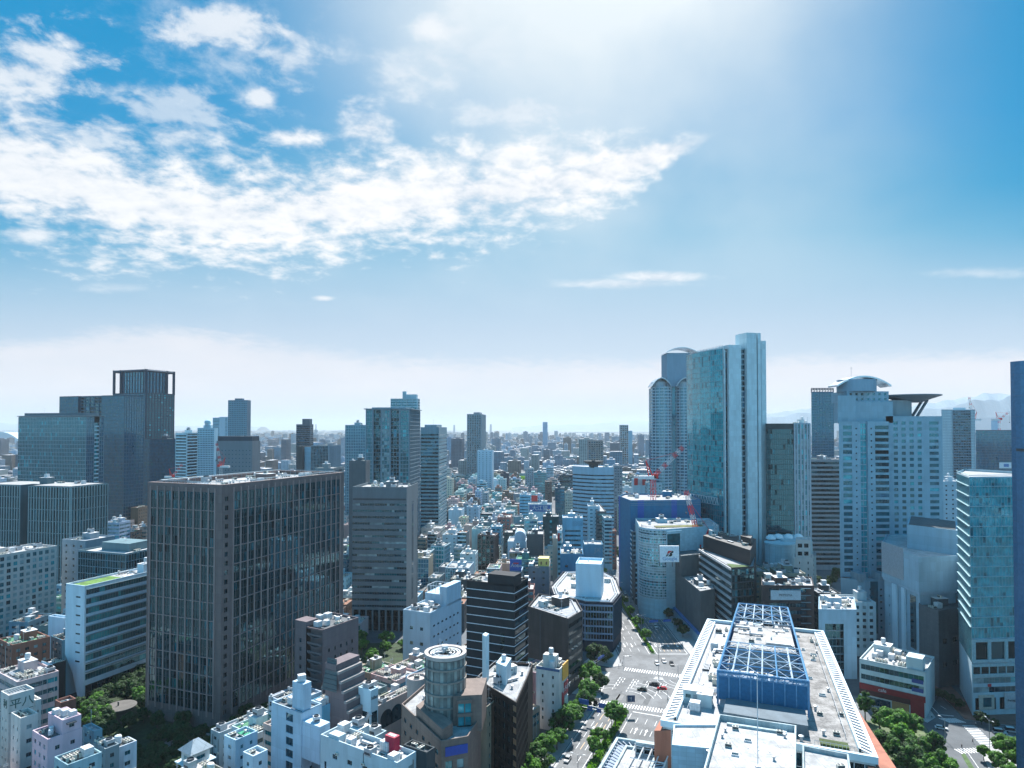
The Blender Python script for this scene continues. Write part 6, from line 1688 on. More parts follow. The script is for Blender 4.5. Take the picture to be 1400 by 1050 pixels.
def truss(t0, t1, ns, nt, name='roof_truss'):
    for i in range(ns + 1):
        f = MB(); s = i / ns; f.bar((*quadp(q, s, t0), zt), (*quadp(q, s, t1), zt), .2); f.bar((*quadp(q, s, t0), zt - 1.2), (*quadp(q, s, t1), zt - 1.2), .14)
        for j in range(nt):
            ta, tb = t0 + (t1 - t0) * j / nt, t0 + (t1 - t0) * (j + .5) / nt; tc_ = t0 + (t1 - t0) * (j + 1) / nt
            f.bar((*quadp(q, s, ta), zt - 1.2), (*quadp(q, s, tb), zt), .1); f.bar((*quadp(q, s, tb), zt), (*quadp(q, s, tc_), zt - 1.2), .1)
        b.part(name, f, PALE if i % 4 else BLU2)
    for j in range(nt + 1):
        f = MB(); t = t0 + (t1 - t0) * j / nt; f.bar((*quadp(q, 0, t), zt), (*quadp(q, 1, t), zt), .2); f.bar((*quadp(q, 0, t), zt - 1.2), (*quadp(q, 1, t), zt - 1.2), .12)
        n2 = ns * 2
        for i in range(n2):
            f.bar((*quadp(q, i / n2, t), zt - 1.2 * (i % 2)), (*quadp(q, (i + 1) / n2, t), zt - 1.2 * ((i + 1) % 2)), .09)
        b.part(name, f, BLU2 if j % 2 else PALE)
    f = MB()
    for i in range(ns):
        for j in range(nt):
            if (i + j) % 2: f.bar((*quadp(q, i / ns, t0 + (t1 - t0) * j / nt), zt - .1), (*quadp(q, (i + 1) / ns, t0 + (t1 - t0) * (j + 1) / nt), zt - .1), .09)
            else: f.bar((*quadp(q, (i + 1) / ns, t0 + (t1 - t0) * j / nt), zt - .1), (*quadp(q, i / ns, t0 + (t1 - t0) * (j + 1) / nt), zt - .1), .09)
    b.part('wind_brace', f, PALE)
truss(0, .36, 6, 4); truss(.74, 1.0, 6, 3)
m = MB(); pl = cutp(q, .03, .97, .39, .74); m.prism([(v.x, v.y) for v in pl], ZR, zt - 2.2, 0, 1); b.part('plant_deck', m, [wall((.35, .36, .38), .1), roofm((.42, .41, .40), .45)])
m = MB(); pl2 = cutp(q, .55, .95, .45, .58); m.prism([(v.x, v.y) for v in pl2], zt - 2.2, zt - 1.2); b.part('plant_deck', m, R_WHITE)
f = MB()
for k in (0, 1, 2, 3):
    j = (k + 1) % 4; f.bar((*q[k], zt), (*q[j], zt), .28); f.bar((*q[k], ZR), (*q[k], zt), .28)
for t in [k / 14 for k in range(15)]:
    for s in (0, 1): f.bar((*quadp(q, s, t), ZR), (*quadp(q, s, t), zt), .14)
b.part('blue_frame', f, BLU2)
b.rpoly = q; b.rz = ZR - .2
def scatter(pl, n, items, z_, seed, s0=.8, s1=1.4, ang=R(-22)):
    rr = random.Random(seed); used = []; tr = 0
    while len(used) < n and tr < n * 12:
        tr += 1; p_ = quadp(pl, rr.random(), rr.random())
        if any((p_ - u).length < 2.0 for u in used): continue
        used.append(p_); s_ = rr.uniform(s0, s1); b.put(rr.choice(items), p_.x, p_.y, z_, ang + rr.choice((0, math.pi / 2)), (s_,) * 3)
scatter(cutp(q, .06, .94, .05, .34), 16, ['cooling_tower', 'cooling_tower', 'duct', 'panel_tank', 'ac_unit'], ZR + .2, 1, 1.2, 1.7)
scatter(cutp(q, .06, .94, .78, .97), 9, ['cooling_tower', 'duct', 'panel_tank'], ZR + .2, 2, 1.3, 1.8)
scatter(cutp(poly, .17, .26, .25, .7), 16, ['duct', 'pipe_rack', 'ac_unit'], ZR - .2, 3, 1.0, 1.5, R(68))
scatter(cutp(poly, .1, .26, .1, .3), 5, ['stair_hut', 'panel_tank', 'vent_hood', 'ac_unit'], ZR - .2, 4)
scatter(cutp(poly, .12, .3, .3, .95), 14, ['pipe_rack', 'duct', 'ac_unit', 'vent_hood', 'panel_tank'], ZR - .2, 15, .9, 1.3)
scatter(cutp(poly, .3, .7, .03, .08), 10, ['pipe_rack', 'ac_unit', 'vent_hood'], ZR - .2, 16, .8, 1.1)
scatter(cutp(poly, .78, .92, .1, .95), 16, ['vent_hood', 'ac_unit', 'skylight'], ZR - .2, 5, .7, 1.0)
scatter(cutp(q, .06, .94, .42, .72), 14, ['vent_hood', 'ac_unit', 'pipe_rack', 'duct', 'skylight'], zt - 2.2, 6, .7, 1.0)
m = MB(); pl = cutp(poly, .30, .72, .07, .17); m.prism([(v.x, v.y) for v in pl], ZR - .2, ZR + 2.6); b.part('plant_room', m, wall((.16, .17, .19), .1))
m = MB(); pl = cutp(poly, .77, .90, .035, .065); m.prism([(v.x, v.y) for v in pl], ZR - .2, ZR + .3); b.part('planter', m, roofm((.07, .11, .03), .6))
f = MB()
for t in range(12): p_ = quadp(poly, .74 + t * .018, .025); f.bar((*p_, ZR - .2), (*p_, ZR + 1.2), .05)
f.bar((*quadp(poly, .74, .025), ZR + 1.2), (*quadp(poly, .94, .025), ZR + 1.2), .05); b.part('roof_railing', f, M_METAL)
f = MB()
for s in (.10, .90):
    for t in range(20): p_ = quadp(poly, s, .1 + t * .042); f.bar((*p_, ZR - .2), (*p_, ZR + 1.0), .05)
    f.bar((*quadp(poly, s, .1), ZR + 1.0), (*quadp(poly, s, .9), ZR + 1.0), .05)
b.part('roof_railing', f, M_WMETAL); b.face(FRp, BRp, 32, z - 1.6, None, True); b.face(BRp, BLp, 0, z, None, True); b.face(BLp, FLp, 32, z - 1.6, None, True)
b.done(0)
# near white roof
TILE = wall((.60, .64, .70), .04, joints=(1.5, .9, .8)); WT = wall((.52, .525, .53), .14, joints=(2.4, 2.4, .8))
z = 52.0
poly = [V2(at(983, 973, 158)), V2(at(1088.6, 987, 152))]
A_, B_ = poly; down = Vector((-.40, -.916))
poly = [A_ + down * 42, B_ + down * 42, B_, A_]
b = Bld('department_store', 'bright white flat roof with raised edges and a flagpole, bottom right foreground', 'building', poly, z, WT, ref='the white flagpole roof')
b.walls([None] * 4, 1.3, rmat=R_WHITE)
i4 = inset(poly, 2.0); f = MB()
for k in (2,): f.obox((*lerp(i4[2], i4[3], 0), z - 1.3), (i4[3] - i4[2]).to_3d(), Vector((-.3, -.7, 0)), Vector((0, 0, .5)))
b.part('roof_kerb', f, WT)
pp = at(1036, 1027, 136); bp = b
m = MB(); zb = z - 1.3; m.bar((pp.x, pp.y, zb), (pp.x, pp.y, at(0, 924, pp.y).z), .09, 0, 8); m.box((pp.x, pp.y, zb + .15), (.5, .5, .15)); b.part('flagpole', m, M_WMETAL)
for s_, t_, it in ((.12, .86, 'vent_hood'), (.24, .9, 'ac_unit'), (.42, .78, 'skylight'), (.1, .78, 'vent_hood'), (.86, .9, 'vent_hood'), (.8, .93, 'ac_unit'), (.3, .6, 'skylight'), (.75, .62, 'vent_hood'), (.2, .68, 'ac_unit')):
    b.put(it, *quadp(poly, s_, t_), zb, R(-22), (.7,) * 3)
f = MB()
for k in range(8): p_ = quadp(poly, .05 + .9 * k / 7, .70); f.box((p_.x, p_.y, zb + .06), (.12, .12, .06))
b.part('roof_anchor', f, M_METAL); b.done()
# left box of that roof
z2 = 50.0
poly = [V2(at(918.6, 1013, 147)), V2(at(984, 1016, 145)), V2(at(981, 996, 157)), V2(at(921, 988, 157))]
b = Bld('department_store', 'white tiled stair block with a pipe left of the white flagpole roof', 'building', poly, z2, TILE, ref='the white tiled stair block'); b.walls([None] * 4, .5, rmat=R_WHITE)
m = MB(); p_ = lerp(poly[0], poly[1], .76); m.bar((p_.x, p_.y - .6, 10), (p_.x, p_.y - .6, z2 - .5), .45, 0, 8); m.bar((p_.x, p_.y - .6, z2 - .5), (p_.x, p_.y - .6, z2 - .2), .6, 0, 8); b.part('vent_pipe', m, M_METAL); b.done()
# right lower block
z3 = 48.0
C_ = V2(at(1097, 1014, 151)); D_ = V2(at(1160, 1026, 147)); poly = [C_ + down * 30, D_ + down * 30, D_, C_]
b = Bld('department_store', 'lower white roof terrace right of the white flagpole roof at the bottom edge', 'building', poly, z3, WT); b.walls([None] * 4, .9, rmat=R_WHITE); b.put('ac_unit', *quadp(poly, .8, .8), z3 - .9, 0, (.8,) * 3); b.done()
# framed low block at the bottom, left
z4 = 35.0
A_ = V2(at(843, 1003, 183)); B_ = V2(at(921, 1015, 178)); poly = [A_ + down * 48, B_ + down * 48, B_, A_]
b = Bld('department_store', 'white framed roof around a sunken glass court, bottom edge beside the road', 'building', poly, z4, WT, ref='the framed roof block')
f = MB(); o0 = inset(poly, 0); o1 = inset(poly, .7); o2 = inset(poly, 3.2); o3 = inset(poly, 3.8)
for k in range(4):
    j = (k + 1) % 4
    b.w.quad((*o0[k], 0), (*o0[j], 0), (*o0[j], z4), (*o0[k], z4)); b.w.quad((*o0[k], z4), (*o0[j], z4), (*o1[j], z4), (*o1[k], z4)); b.w.quad((*o1[k], z4), (*o1[j], z4), (*o1[j], z4 - 1.2), (*o1[k], z4 - 1.2))
    b.w.quad((*o2[k], z4 - 1.2), (*o2[j], z4 - 1.2), (*o2[j], z4 - .3), (*o2[k], z4 - .3)); b.w.quad((*o2[k], z4 - .3), (*o2[j], z4 - .3), (*o3[j], z4 - .3), (*o3[k], z4 - .3)); b.w.quad((*o3[k], z4 - .3), (*o3[j], z4 - .3), (*o3[j], z4 - 4), (*o3[k], z4 - 4))
    n = int((o1[j] - o1[k]).length / 1.6); f = MB()
    for q_ in range(n):
        p0, p1 = lerp(o1[k], o1[j], (q_ + .4) / n), lerp(o2[k], o2[j], (q_ + .4) / n); f.bar((*p0, z4 - .5), (*p1, z4 - .5), .16)
    b.part('roof_grille', f, M_WMETAL)
m = MB(); m.ngon([(*q_, z4 - 1.3) for q_ in o1]); b.part('gutter', m, plain('slate_blue', (.16, .22, .32), .6))
m = MB(); m.ngon([(*q_, z4 - .9) for q_ in inset(poly, 3.85)]); b.part('roof', m, R_WHITE)
ct = cutp(poly, .42, 1.0, .52, .88)
b.face(ct[3] - Vector((0, .0)), ct[2], z4 - 5, z4 + 2.0, ('curt', 2.0, 2.4, 'black', (.25, .2), (.25, .2), M_WMETAL), True)
m = MB(); m.prism([(q_.x, q_.y) for q_ in [ct[3] + Vector((.1, .1)), ct[2] + Vector((0, .1)), ct[2] + Vector((.6, 1.6)), ct[3] + Vector((.6, 1.6))]], z4 - 1.2, z4 + 2.0); b.part('clerestory', m, WT)
f = MB()
for k in range(5): p0, p1 = quadp(ct, k / 4, 0), quadp(ct, k / 4, 1); f.bar((*p0, z4 + .5), (*p1, z4 + 1.2), .18)
for k in range(4): p0, p1 = quadp(ct, 0, k / 3), quadp(ct, 1, k / 3); f.bar((*p0, z4 + .6), (*p1, z4 + .6), .15)
b.part('court_frame', f, M_WMETAL); b.done()
# street-level entrance block joining the roofs
# ================================================================ GROUND, ROADS
def gp(px, py): return V2(gnd(px, py))
def sheet(name, poly, z, mat, kind='structure'):
    m = MB(); m.ngon([(p[0], p[1], z) for p in poly]); return struct(name, m, mat, kind)
def groundmat(col, var=.25, sc=.05):
    m, nt, p = principled('ground_surface', col, .9)
    t = nt.n('ShaderNodeTexCoord').outputs['Object']
    n = nt.n('ShaderNodeTexNoise', ins={'Vector': t, 'Scale': sc, 'Detail': 6.0, 'Roughness': 0.7}).outputs[0]
    n2 = nt.n('ShaderNodeTexNoise', ins={'Vector': t, 'Scale': sc * 22, 'Detail': 3.0}).outputs[0]
    f = nt.ss(nt.m('ADD', nt.m('MULTIPLY', n, .7), nt.m('MULTIPLY', n2, .3)), .35, .65)
    nt.nt.links.new(nt.mix(f, tuple(c * (1 + var) for c in col), tuple(c * (1 - var) for c in col)), p.inputs['Base Color'])
    return m
land = [(-30000, -4000), (30000, -4000), (30000, 15000), (9000, 12500), (4200, 9600), (2500, 9000), (1900, 8200), (1250, 8700), (500, 8300), (-100, 9200), (-700, 12500), (-900, 17000), (-6000, 21000), (-30000, 22000)]
sheet('ground', land, 0.0, groundmat((.085, .095, .105), .3, .03))
sm, nt, p = principled('sea_water', (.05, .09, .12), .22, ior=1.33)
_n = nt.n('ShaderNodeTexNoise', ins={'Vector': nt.n('ShaderNodeTexCoord').outputs['Object'], 'Scale': .004, 'Detail': 5.0}).outputs[0]
nt.nt.links.new(nt.n('ShaderNodeBump', ins={'Strength': .3, 'Distance': 20.0, 'Height': _n}).outputs[0], p.inputs['Normal'])
sheet('sea', [(-45000, 6000), (45000, 6000), (45000, 46000), (-45000, 46000)], -1.5, sm)
for nm, pl in (('harbour_island', [(2600, 10800), (5200, 10200), (5600, 11200), (3000, 11500)]), ('harbour_island', [(1400, 13800), (5200, 13000), (6000, 14200), (2200, 14700)]), ('harbour_island', [(300, 17500), (3600, 17000), (3900, 17800), (400, 18200)])):
    sheet(nm, pl, 1.0, groundmat((.1, .12, .12), .2, .01))
# mountains: ridge lines as real relief
def ridge(name, y0, dep, pts, mat, seed):
    m = MB(); rr = random.Random(seed)
    rows = 6; n = len(pts) * 10
    def top(t):
        i = min(int(t * (len(pts) - 1)), len(pts) - 2); f = t * (len(pts) - 1) - i; f = f * f * (3 - 2 * f)
        return lerp(pts[i][0], pts[i + 1][0], t * (len(pts) - 1) - i), lerp(pts[i][1], pts[i + 1][1], f)
    g = []
    for i in range(n + 1):
        px, py = top(i / n)
        c = at(px, py, y0 + dep * .5)
        row = []
        for j in range(rows + 1):
            s_ = j / rows; hh = max(0.0, math.sin(s_ * math.pi)) * c.z * (1 + .1 * noise.noise(Vector((i * .23, j * .7, seed))))
            row.append((c.x * (1 + (s_ - .5) * dep / y0 * .5), y0 + dep * s_, hh - 2))
        g.append(row)
    b0 = len(m.v)
    for row in g: m.v += row
    for i in range(n):
        for j in range(rows):
            a = i * (rows + 1) + j; m.f.append((a, a + rows + 1, a + rows + 2, a + 1)); m.mi.append(0)
    return struct(name, m, mat)
MT = groundmat((.15, .22, .28), .15, .002)  # forest slopes paled towards blue: distance haze put into the base colour
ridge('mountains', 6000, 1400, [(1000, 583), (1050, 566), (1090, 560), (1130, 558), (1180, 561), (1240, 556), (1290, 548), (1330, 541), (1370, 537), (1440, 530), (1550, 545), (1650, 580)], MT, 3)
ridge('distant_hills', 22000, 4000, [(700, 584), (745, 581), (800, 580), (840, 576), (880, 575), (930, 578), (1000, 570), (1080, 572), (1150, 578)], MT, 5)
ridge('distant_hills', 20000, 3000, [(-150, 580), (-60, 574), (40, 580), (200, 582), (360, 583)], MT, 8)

# near boulevard frame: s along, q across to the right of the left kerb
O_ = Vector((12.9, 232)); DS = Vector((.39, .92)).normalized(); DQ = Vector((DS.y, -DS.x))
def bs(s, q): return O_ + DS * s + DQ * q
ASPH = groundmat((.145, .15, .155), .28, .09); PAVE = groundmat((.34, .34, .34), .15, .3); BRICKP = groundmat((.17, .085, .065), .2, .3)
KERB = wall((.45, .45, .45), .05); MARK = plain('road_paint', (.72, .72, .72), .7); MARKO = plain('road_paint_orange', (.55, .38, .22), .7)
Z0 = .004; ZM = .012
road = [bs(-140, 0), bs(-140, 31), bs(72, 31), bs(80, 36), bs(96, 120), bs(116, 118), bs(113, 40), Vector((94, 345)), Vector((94, 720)), Vector((60, 1000)), Vector((40, 1010)), Vector((56, 720)), Vector((56, 350)), bs(106, -3), bs(101, -75), bs(86, -78), bs(80, -4), bs(72, 0)]
sheet('road', road, Z0, ASPH)
sheet('road', [Vector((28, 1010)), Vector((62, 1010)), Vector((30, 1800)), Vector((4, 1800))], Z0, ASPH)
def slab(name, poly, h=.14, mat=PAVE):
    m = MB(); m.prism([(p[0], p[1]) for p in poly], -.02, h, 1, 0); return struct(name, m, [mat, KERB])
slab('pavement', [bs(-140, -7.5), bs(-140, -.05), bs(70, -.05), bs(76, -5), bs(80, -16), bs(78, -60), bs(70, -60), bs(68, -8)])
slab('pavement', [bs(-140, 31.05), bs(-140, 43), bs(72, 43), bs(78, 37), bs(70, 31.05)])
slab('pavement', [Vector((44, 352)), bs(108, -20), bs(107, -5), bs(111, -1), Vector((55.9, 352)), Vector((55.9, 720)), Vector((50, 720))])
slab('pavement', [Vector((94.1, 352)), bs(117, 45), bs(119, 90), Vector((104, 352)), Vector((101, 720)), Vector((94.1, 720))])
slab('median_strip', [bs(-140, 10.5), bs(-140, 15.5), bs(58, 14.6), bs(58, 12.2)], .2, groundmat((.06, .11, .035), .4, .5))
slab('median_strip', [Vector((74.2, 352)), Vector((76, 352)), Vector((76.6, 720)), Vector((73.4, 720))], .2, groundmat((.06, .11, .035), .4, .5))
slab('traffic_island', [gp(845, 905), gp(850, 902), gp(856, 904), gp(853, 908)][::-1] if False else [bs(99.0, 17), bs(99.6, 22), bs(103, 21), bs(103, 17.5)], .16)
mk = MB(); mo = MB()
def line(m, a, b, w_=.15):
    d = (b - a).normalized() * 1.0; n = Vector((-d.y, d.x)) * w_ / 2
    m.quad((*(a + n), ZM), (*(a - n), ZM), (*(b - n), ZM), (*(b + n), ZM)) if False else m.quad((*(a - n), ZM), (*(b - n), ZM), (*(b + n), ZM), (*(a + n), ZM))
def dashes(m, f, t0, t1, on=5, off=5, w_=.16):
    t = t0
    while t < t1: line(m, f(t), f(min(t + on, t1)), w_); t += on + off
for q in (3.5, 7.0): dashes(mk, lambda t, q=q: bs(t, q), -130, 56)
for q in (19.4, 23.2, 27.1): dashes(mk, lambda t, q=q: bs(t, q), -130, 56)
for q in (.5, 10.0, 15.9, 30.5): line(mk, bs(-140, q), bs(58, q), .22)
line(mk, bs(-140, -.0 + .9), bs(58, .9), .1)
for q in (5.2, 8.7): dashes(mo, lambda t, q=q: bs(t, q), 20, 54, 6, 3, .25)
def zebra(f0, f1, n, L, d):
    for k in range(n):
        c = lerp(f0, f1, (k + .5) / n); a = c - d * L / 2; b_ = c + d * L / 2; line(mk, a, b_, .5)
zebra(bs(64, .5), bs(66, 31), 26, 4.2, DS); zebra(bs(107.5, 1), bs(109, 37), 30, 4.2, DS); line(mk, bs(60, .6), bs(60, 10), .45); line(mk, bs(60, 16), bs(60, 30.6), .45)
zebra(bs(70, -3), bs(100, -6), 22, 4, DQ)
for x0 in (60, 64, 68.5): dashes(mk, lambda t, x=x0: Vector((x, t)), 356, 700)
for x0 in (80, 84, 88.5): dashes(mk, lambda t, x=x0: Vector((x, t)), 356, 700); dashes(mo, lambda t, x=x0: Vector((x + 2, t)), 356, 420, 8, 3, .3)
for x0 in (56.8, 73, 77, 93.2): line(mk, Vector((x0, 352)), Vector((x0, 715)), .22)
line(mk, Vector((77, 352)), Vector((93, 352)), .45)
# guide arcs across the junction
def arc(c, r_, a0, a1, dash=False, w_=.16, m=None):
    n = 18
    for k in range(n):
        if dash and k % 2: continue
        t0, t1 = R(a0 + (a1 - a0) * k / n), R(a0 + (a1 - a0) * (k + 1) / n)
        line(m or mk, c + Vector((math.cos(t0), math.sin(t0))) * r_, c + Vector((math.cos(t1), math.sin(t1))) * r_, w_)
for r_ in (9, 12.5, 16, 20): arc(bs(72, 10), r_, 0, 70, False, .2)
for r_ in (8, 12): arc(bs(74, 4), r_, 70, 150, False, .2)
for r_ in (6, 9, 12): arc(bs(104, 30), r_, 180, 290, False, .18)
for k in range(4):
    for j in range(3): dashes(mk, lambda t, q=2 + k * 6.5: bs(t, q + j * 1.2), 80 + j * 5, 96, 2, 1.5, .3)
for (s_, q_) in ((-20, 5), (-20, 8.6), (20, 21), (20, 25), (35, 5), (40, 21), (40, 25), (40, 29), (-60, 5), (-45, 8.6)):   # arrows and road letters
    a = bs(s_, q_); line(mk, a, a + DS * 4, .35); m = mk; n = DQ * .7; m.ngon([(*(a + DS * 4 - n), ZM), (*(a + DS * 4 + n), ZM), (*(a + DS * 6), ZM)])
for x_ in (58.4, 62, 66, 79, 82, 86, 91):
    for y_ in (365, 395): a = Vector((x_, y_)); line(mk, a, a + Vector((0, 4)), .35); mk.ngon([(a.x - .7, a.y, ZM), (a.x, a.y - 2.2, ZM), (a.x + .7, a.y, ZM)])
# street at the right, by the corner park
rr_ = [gp(1258, 938), gp(1272, 938), gp(1318, 985), gp(1420, 999), gp(1440, 1100), gp(1330, 1110), gp(1288, 1030), gp(1262, 985), gp(1266, 960)]
ASPH2 = groundmat((.10, .11, .12), .18, .09)
sheet('road', [rr_[0], rr_[8], rr_[7], rr_[6], rr_[5], rr_[4], rr_[3], rr_[2], rr_[1]], Z0, ASPH2)
sheet('road', [gp(1130, 965), gp(1262, 985), gp(1268, 1004), gp(1130, 985)][::-1], Z0 + .002, ASPH2)
def slabp(name, pts, mat=PAVE, h=.14):
    pl = [gp(*q) for q in pts]
    ar = sum(pl[i].x * pl[(i + 1) % len(pl)].y - pl[(i + 1) % len(pl)].x * pl[i].y for i in range(len(pl)))
    return slab(name, pl if ar > 0 else pl[::-1], h, mat)
slabp('pavement', [(1273, 936), (1319, 984), (1420, 997), (1420, 975), (1330, 968), (1300, 938), (1280, 925)], BRICKP)
slabp('pavement', [(1165, 985), (1261, 987), (1287, 1032), (1325, 1105), (1185, 1105)], groundmat((.10, .13, .06), .4, .3))
slabp('traffic_island', [(1261, 968), (1268, 966), (1279, 981), (1268, 988), (1257, 984)])
slabp('median_strip', [(1314, 1032), (1319, 1030), (1338, 1060), (1331, 1062)], groundmat((.06, .11, .035), .4, .5)); slabp('pavement', [(1338, 1022), (1420, 1018), (1420, 1100), (1375, 1100)])
def pl_(a, b_): return gp(*a), gp(*b_)
line(mk, *pl_((1266, 958), (1288, 981)), .25); line(mk, *pl_((1284, 977), (1304, 979)), .4); line(mk, *pl_((1286, 965), (1294, 970)), .2)
z0_, z1_ = gp(1290, 985), gp(1314, 985); zebra(z0_, z1_, 8, 4.5, Vector((.45, -.9)).normalized())
for k in range(15):
    a = lerp(gp(1316, 992), gp(1346, 1024), k / 14); line(mk, a, a + Vector((5.2, -.4)), .55)
for k in range(9):
    a = lerp(gp(1305, 1024), gp(1338, 1022), k / 8); line(mk, a, a + Vector((.6, -3.6)), .5)
for k in range(6): a = lerp(gp(1324, 1030), gp(1342, 1056), k / 6); line(mk, a, a + (gp(1342, 1056) - gp(1324, 1030)).normalized() * 2.2, .2)
for k in range(7): a = lerp(gp(1358, 1002), gp(1372, 1006), k / 6); line(mk, a, a + Vector((3.5, -.8)), .35)
pt = MB(); r3 = random.Random(8)
for k in range(46):
    if k % 2: a = bs(r3.uniform(-120, 104), r3.uniform(1, 26)); d, n = DS, DQ
    else: a = Vector((r3.uniform(57, 88), r3.uniform(356, 640))); d, n = Vector((0, 1)), Vector((1, 0))
    l_, w_ = r3.uniform(2, 14), r3.uniform(.7, 3); pt.ngon([(*a, .008), (*(a + n * w_), .008), (*(a + n * w_ + d * l_), .008), (*(a + d * l_), .008)], k % 3 // 1 if k % 3 < 2 else 0)
struct('road_patch', pt, [groundmat((.10, .105, .11), .2, .4), groundmat((.18, .18, .18), .2, .4)])
struct('road_marking', mk, MARK); struct('road_marking', mo, MARKO)
# dark garden and parks
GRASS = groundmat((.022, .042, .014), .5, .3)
def area(name, pts, z_, mat):
    pl = [gp(*q) for q in pts]; ar = sum(pl[i].x * pl[(i + 1) % len(pl)].y - pl[(i + 1) % len(pl)].x * pl[i].y for i in range(len(pl)))
    return sheet(name, pl if ar > 0 else pl[::-1], z_, mat), pl
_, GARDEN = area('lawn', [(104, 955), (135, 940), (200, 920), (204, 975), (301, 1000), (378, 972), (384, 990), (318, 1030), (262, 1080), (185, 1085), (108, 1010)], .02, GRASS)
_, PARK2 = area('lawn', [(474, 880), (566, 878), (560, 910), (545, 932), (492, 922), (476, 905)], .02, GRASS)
area('garden_path', [(222, 1016), (252, 1002), (300, 1003), (262, 1012), (244, 1022), (236, 1048), (226, 1046)], .06, PAVE)

# ================================================================ TREES
def leafmat(name, col):
    m, nt, p = principled(name, col, .75)
    t = nt.n('ShaderNodeTexCoord').outputs['Object']
    n = nt.n('ShaderNodeTexNoise', ins={'Vector': t, 'Scale': 1.1, 'Detail': 2.0}).outputs[0]
    nt.nt.links.new(nt.mix(nt.ss(n, .35, .65), tuple(c * .6 for c in col), tuple(c * 1.5 for c in col)), p.inputs['Base Color'])
    o = [x for x in m.node_tree.nodes if x.type == 'OUTPUT_MATERIAL'][0]
    tr = nt.n('ShaderNodeBsdfTranslucent', ins={0: (col[0] * 2.2, col[1] * 2.0, col[2] * .9, 1)})
    ms = nt.n('ShaderNodeMixShader', ins={0: .35, 1: p.outputs[0], 2: tr.outputs[0]})
    m.node_tree.links.new(ms.outputs[0], o.inputs[0]); return m
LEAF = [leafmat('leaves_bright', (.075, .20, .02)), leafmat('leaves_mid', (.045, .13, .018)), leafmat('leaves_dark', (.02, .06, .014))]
BARK = plain('bark', (.09, .07, .05), .9)
def tree_mesh(seed, h, r, leaf, flat_=.75, nl=5200, ls=.33):
    rr = random.Random(seed); t = MB(); zc = h - r * flat_
    def limb(a, b_, r0, r1, n=6):
        a, b_ = Vector(a), Vector(b_); d = (b_ - a).normalized(); u = d.orthogonal().normalized(); w_ = d.cross(u); i = len(t.v)
        for p, rad in ((a, r0), (b_, r1)):
            for k in range(n): q = 2 * math.pi * k / n; t.v.append(tuple(p + u * math.cos(q) * rad + w_ * math.sin(q) * rad))
        for k in range(n): j = (k + 1) % n; t.f.append((i + k, i + j, i + n + j, i + n + k)); t.mi.append(0)
    limb((0, 0, 0), (.1, .05, zc * .55), .24 * h / 9, .17 * h / 9); 
    tips = []
    for k in range(7):
        a = k * 2.4 + rr.random(); rad = r * rr.uniform(.35, .75); e = (math.cos(a) * rad, math.sin(a) * rad, zc + rr.uniform(-.2, .5) * r * flat_)
        limb((.1, .05, zc * rr.uniform(.42, .55)), e, .11 * h / 9, .03); tips.append(e)
    limb((.1, .05, zc * .5), (0, 0, h - r * .3), .13 * h / 9, .03)
    c = MB(); cl = []
    sx_, sy_ = rr.uniform(.8, 1.1), rr.uniform(.8, 1.1)
    for k in range(40):
        while True:
            v = Vector((rr.uniform(-1, 1), rr.uniform(-1, 1), rr.uniform(-.8, 1)))
            if .3 < v.length < 1: break
        cl.append((Vector((v.x * r * .9 * sx_, v.y * r * .9 * sy_, zc + v.z * r * flat_ * .82)), r * rr.uniform(.15, .34)))
    for k in range(nl):
        p, cr = cl[k % len(cl)] if rr.random() < .93 else cl[rr.randrange(len(cl))]
        d = Vector((rr.gauss(0, 1), rr.gauss(0, 1), rr.gauss(0, 1))).normalized(); q = p + d * cr * (rr.random() ** .4)
        n = (d + Vector((rr.uniform(-.6, .6), rr.uniform(-.6, .6), rr.uniform(0, .9)))).normalized(); u = n.orthogonal().normalized(); w_ = n.cross(u); a = rr.random() * 6.28
        u, w_ = u * math.cos(a) + w_ * math.sin(a), w_ * math.cos(a) - u * math.sin(a); s_ = ls * rr.uniform(.6, 1.3)
        c.quad(q - u * s_ - w_ * s_ * .6, q + u * s_ - w_ * s_ * .6, q + u * s_ * .7 + w_ * s_ * .6, q - u * s_ * .7 + w_ * s_ * .6, 0 if (k % len(cl)) % 3 else 1)
    return t.mesh('trunk', BARK), c.mesh('crown', [leaf, LEAF[1] if leaf is LEAF[0] else LEAF[2]])
TP = {}
for k in range(3):
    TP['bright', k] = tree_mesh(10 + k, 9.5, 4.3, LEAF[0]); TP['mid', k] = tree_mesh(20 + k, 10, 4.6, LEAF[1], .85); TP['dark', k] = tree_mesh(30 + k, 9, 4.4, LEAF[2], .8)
TP['tall', 0] = tree_mesh(40, 13, 4.0, LEAF[1], 1.25); TP['tall', 1] = tree_mesh(41, 12, 3.6, LEAF[1], 1.3)
ntree = 0
def tree(x, y, kind, label, group=None, s=1.0, z_=0.1, rnd_=random.Random(5)):
    global ntree
    ks = [k for k in TP if k[0] == kind]; t, c = TP[ks[ntree % len(ks)]]; ntree += 1
    r0 = root('broadleaf_tree' if kind != 'tall' else 'tall_tree', label, 'tree', (x, y, z_), group, rnd_.uniform(0, 6.28)); s *= rnd_.uniform(.88, 1.12); r0.scale = (s, s, s * rnd_.uniform(.92, 1.1))
    link('trunk', t, r0); link('crown', c, r0); return r0
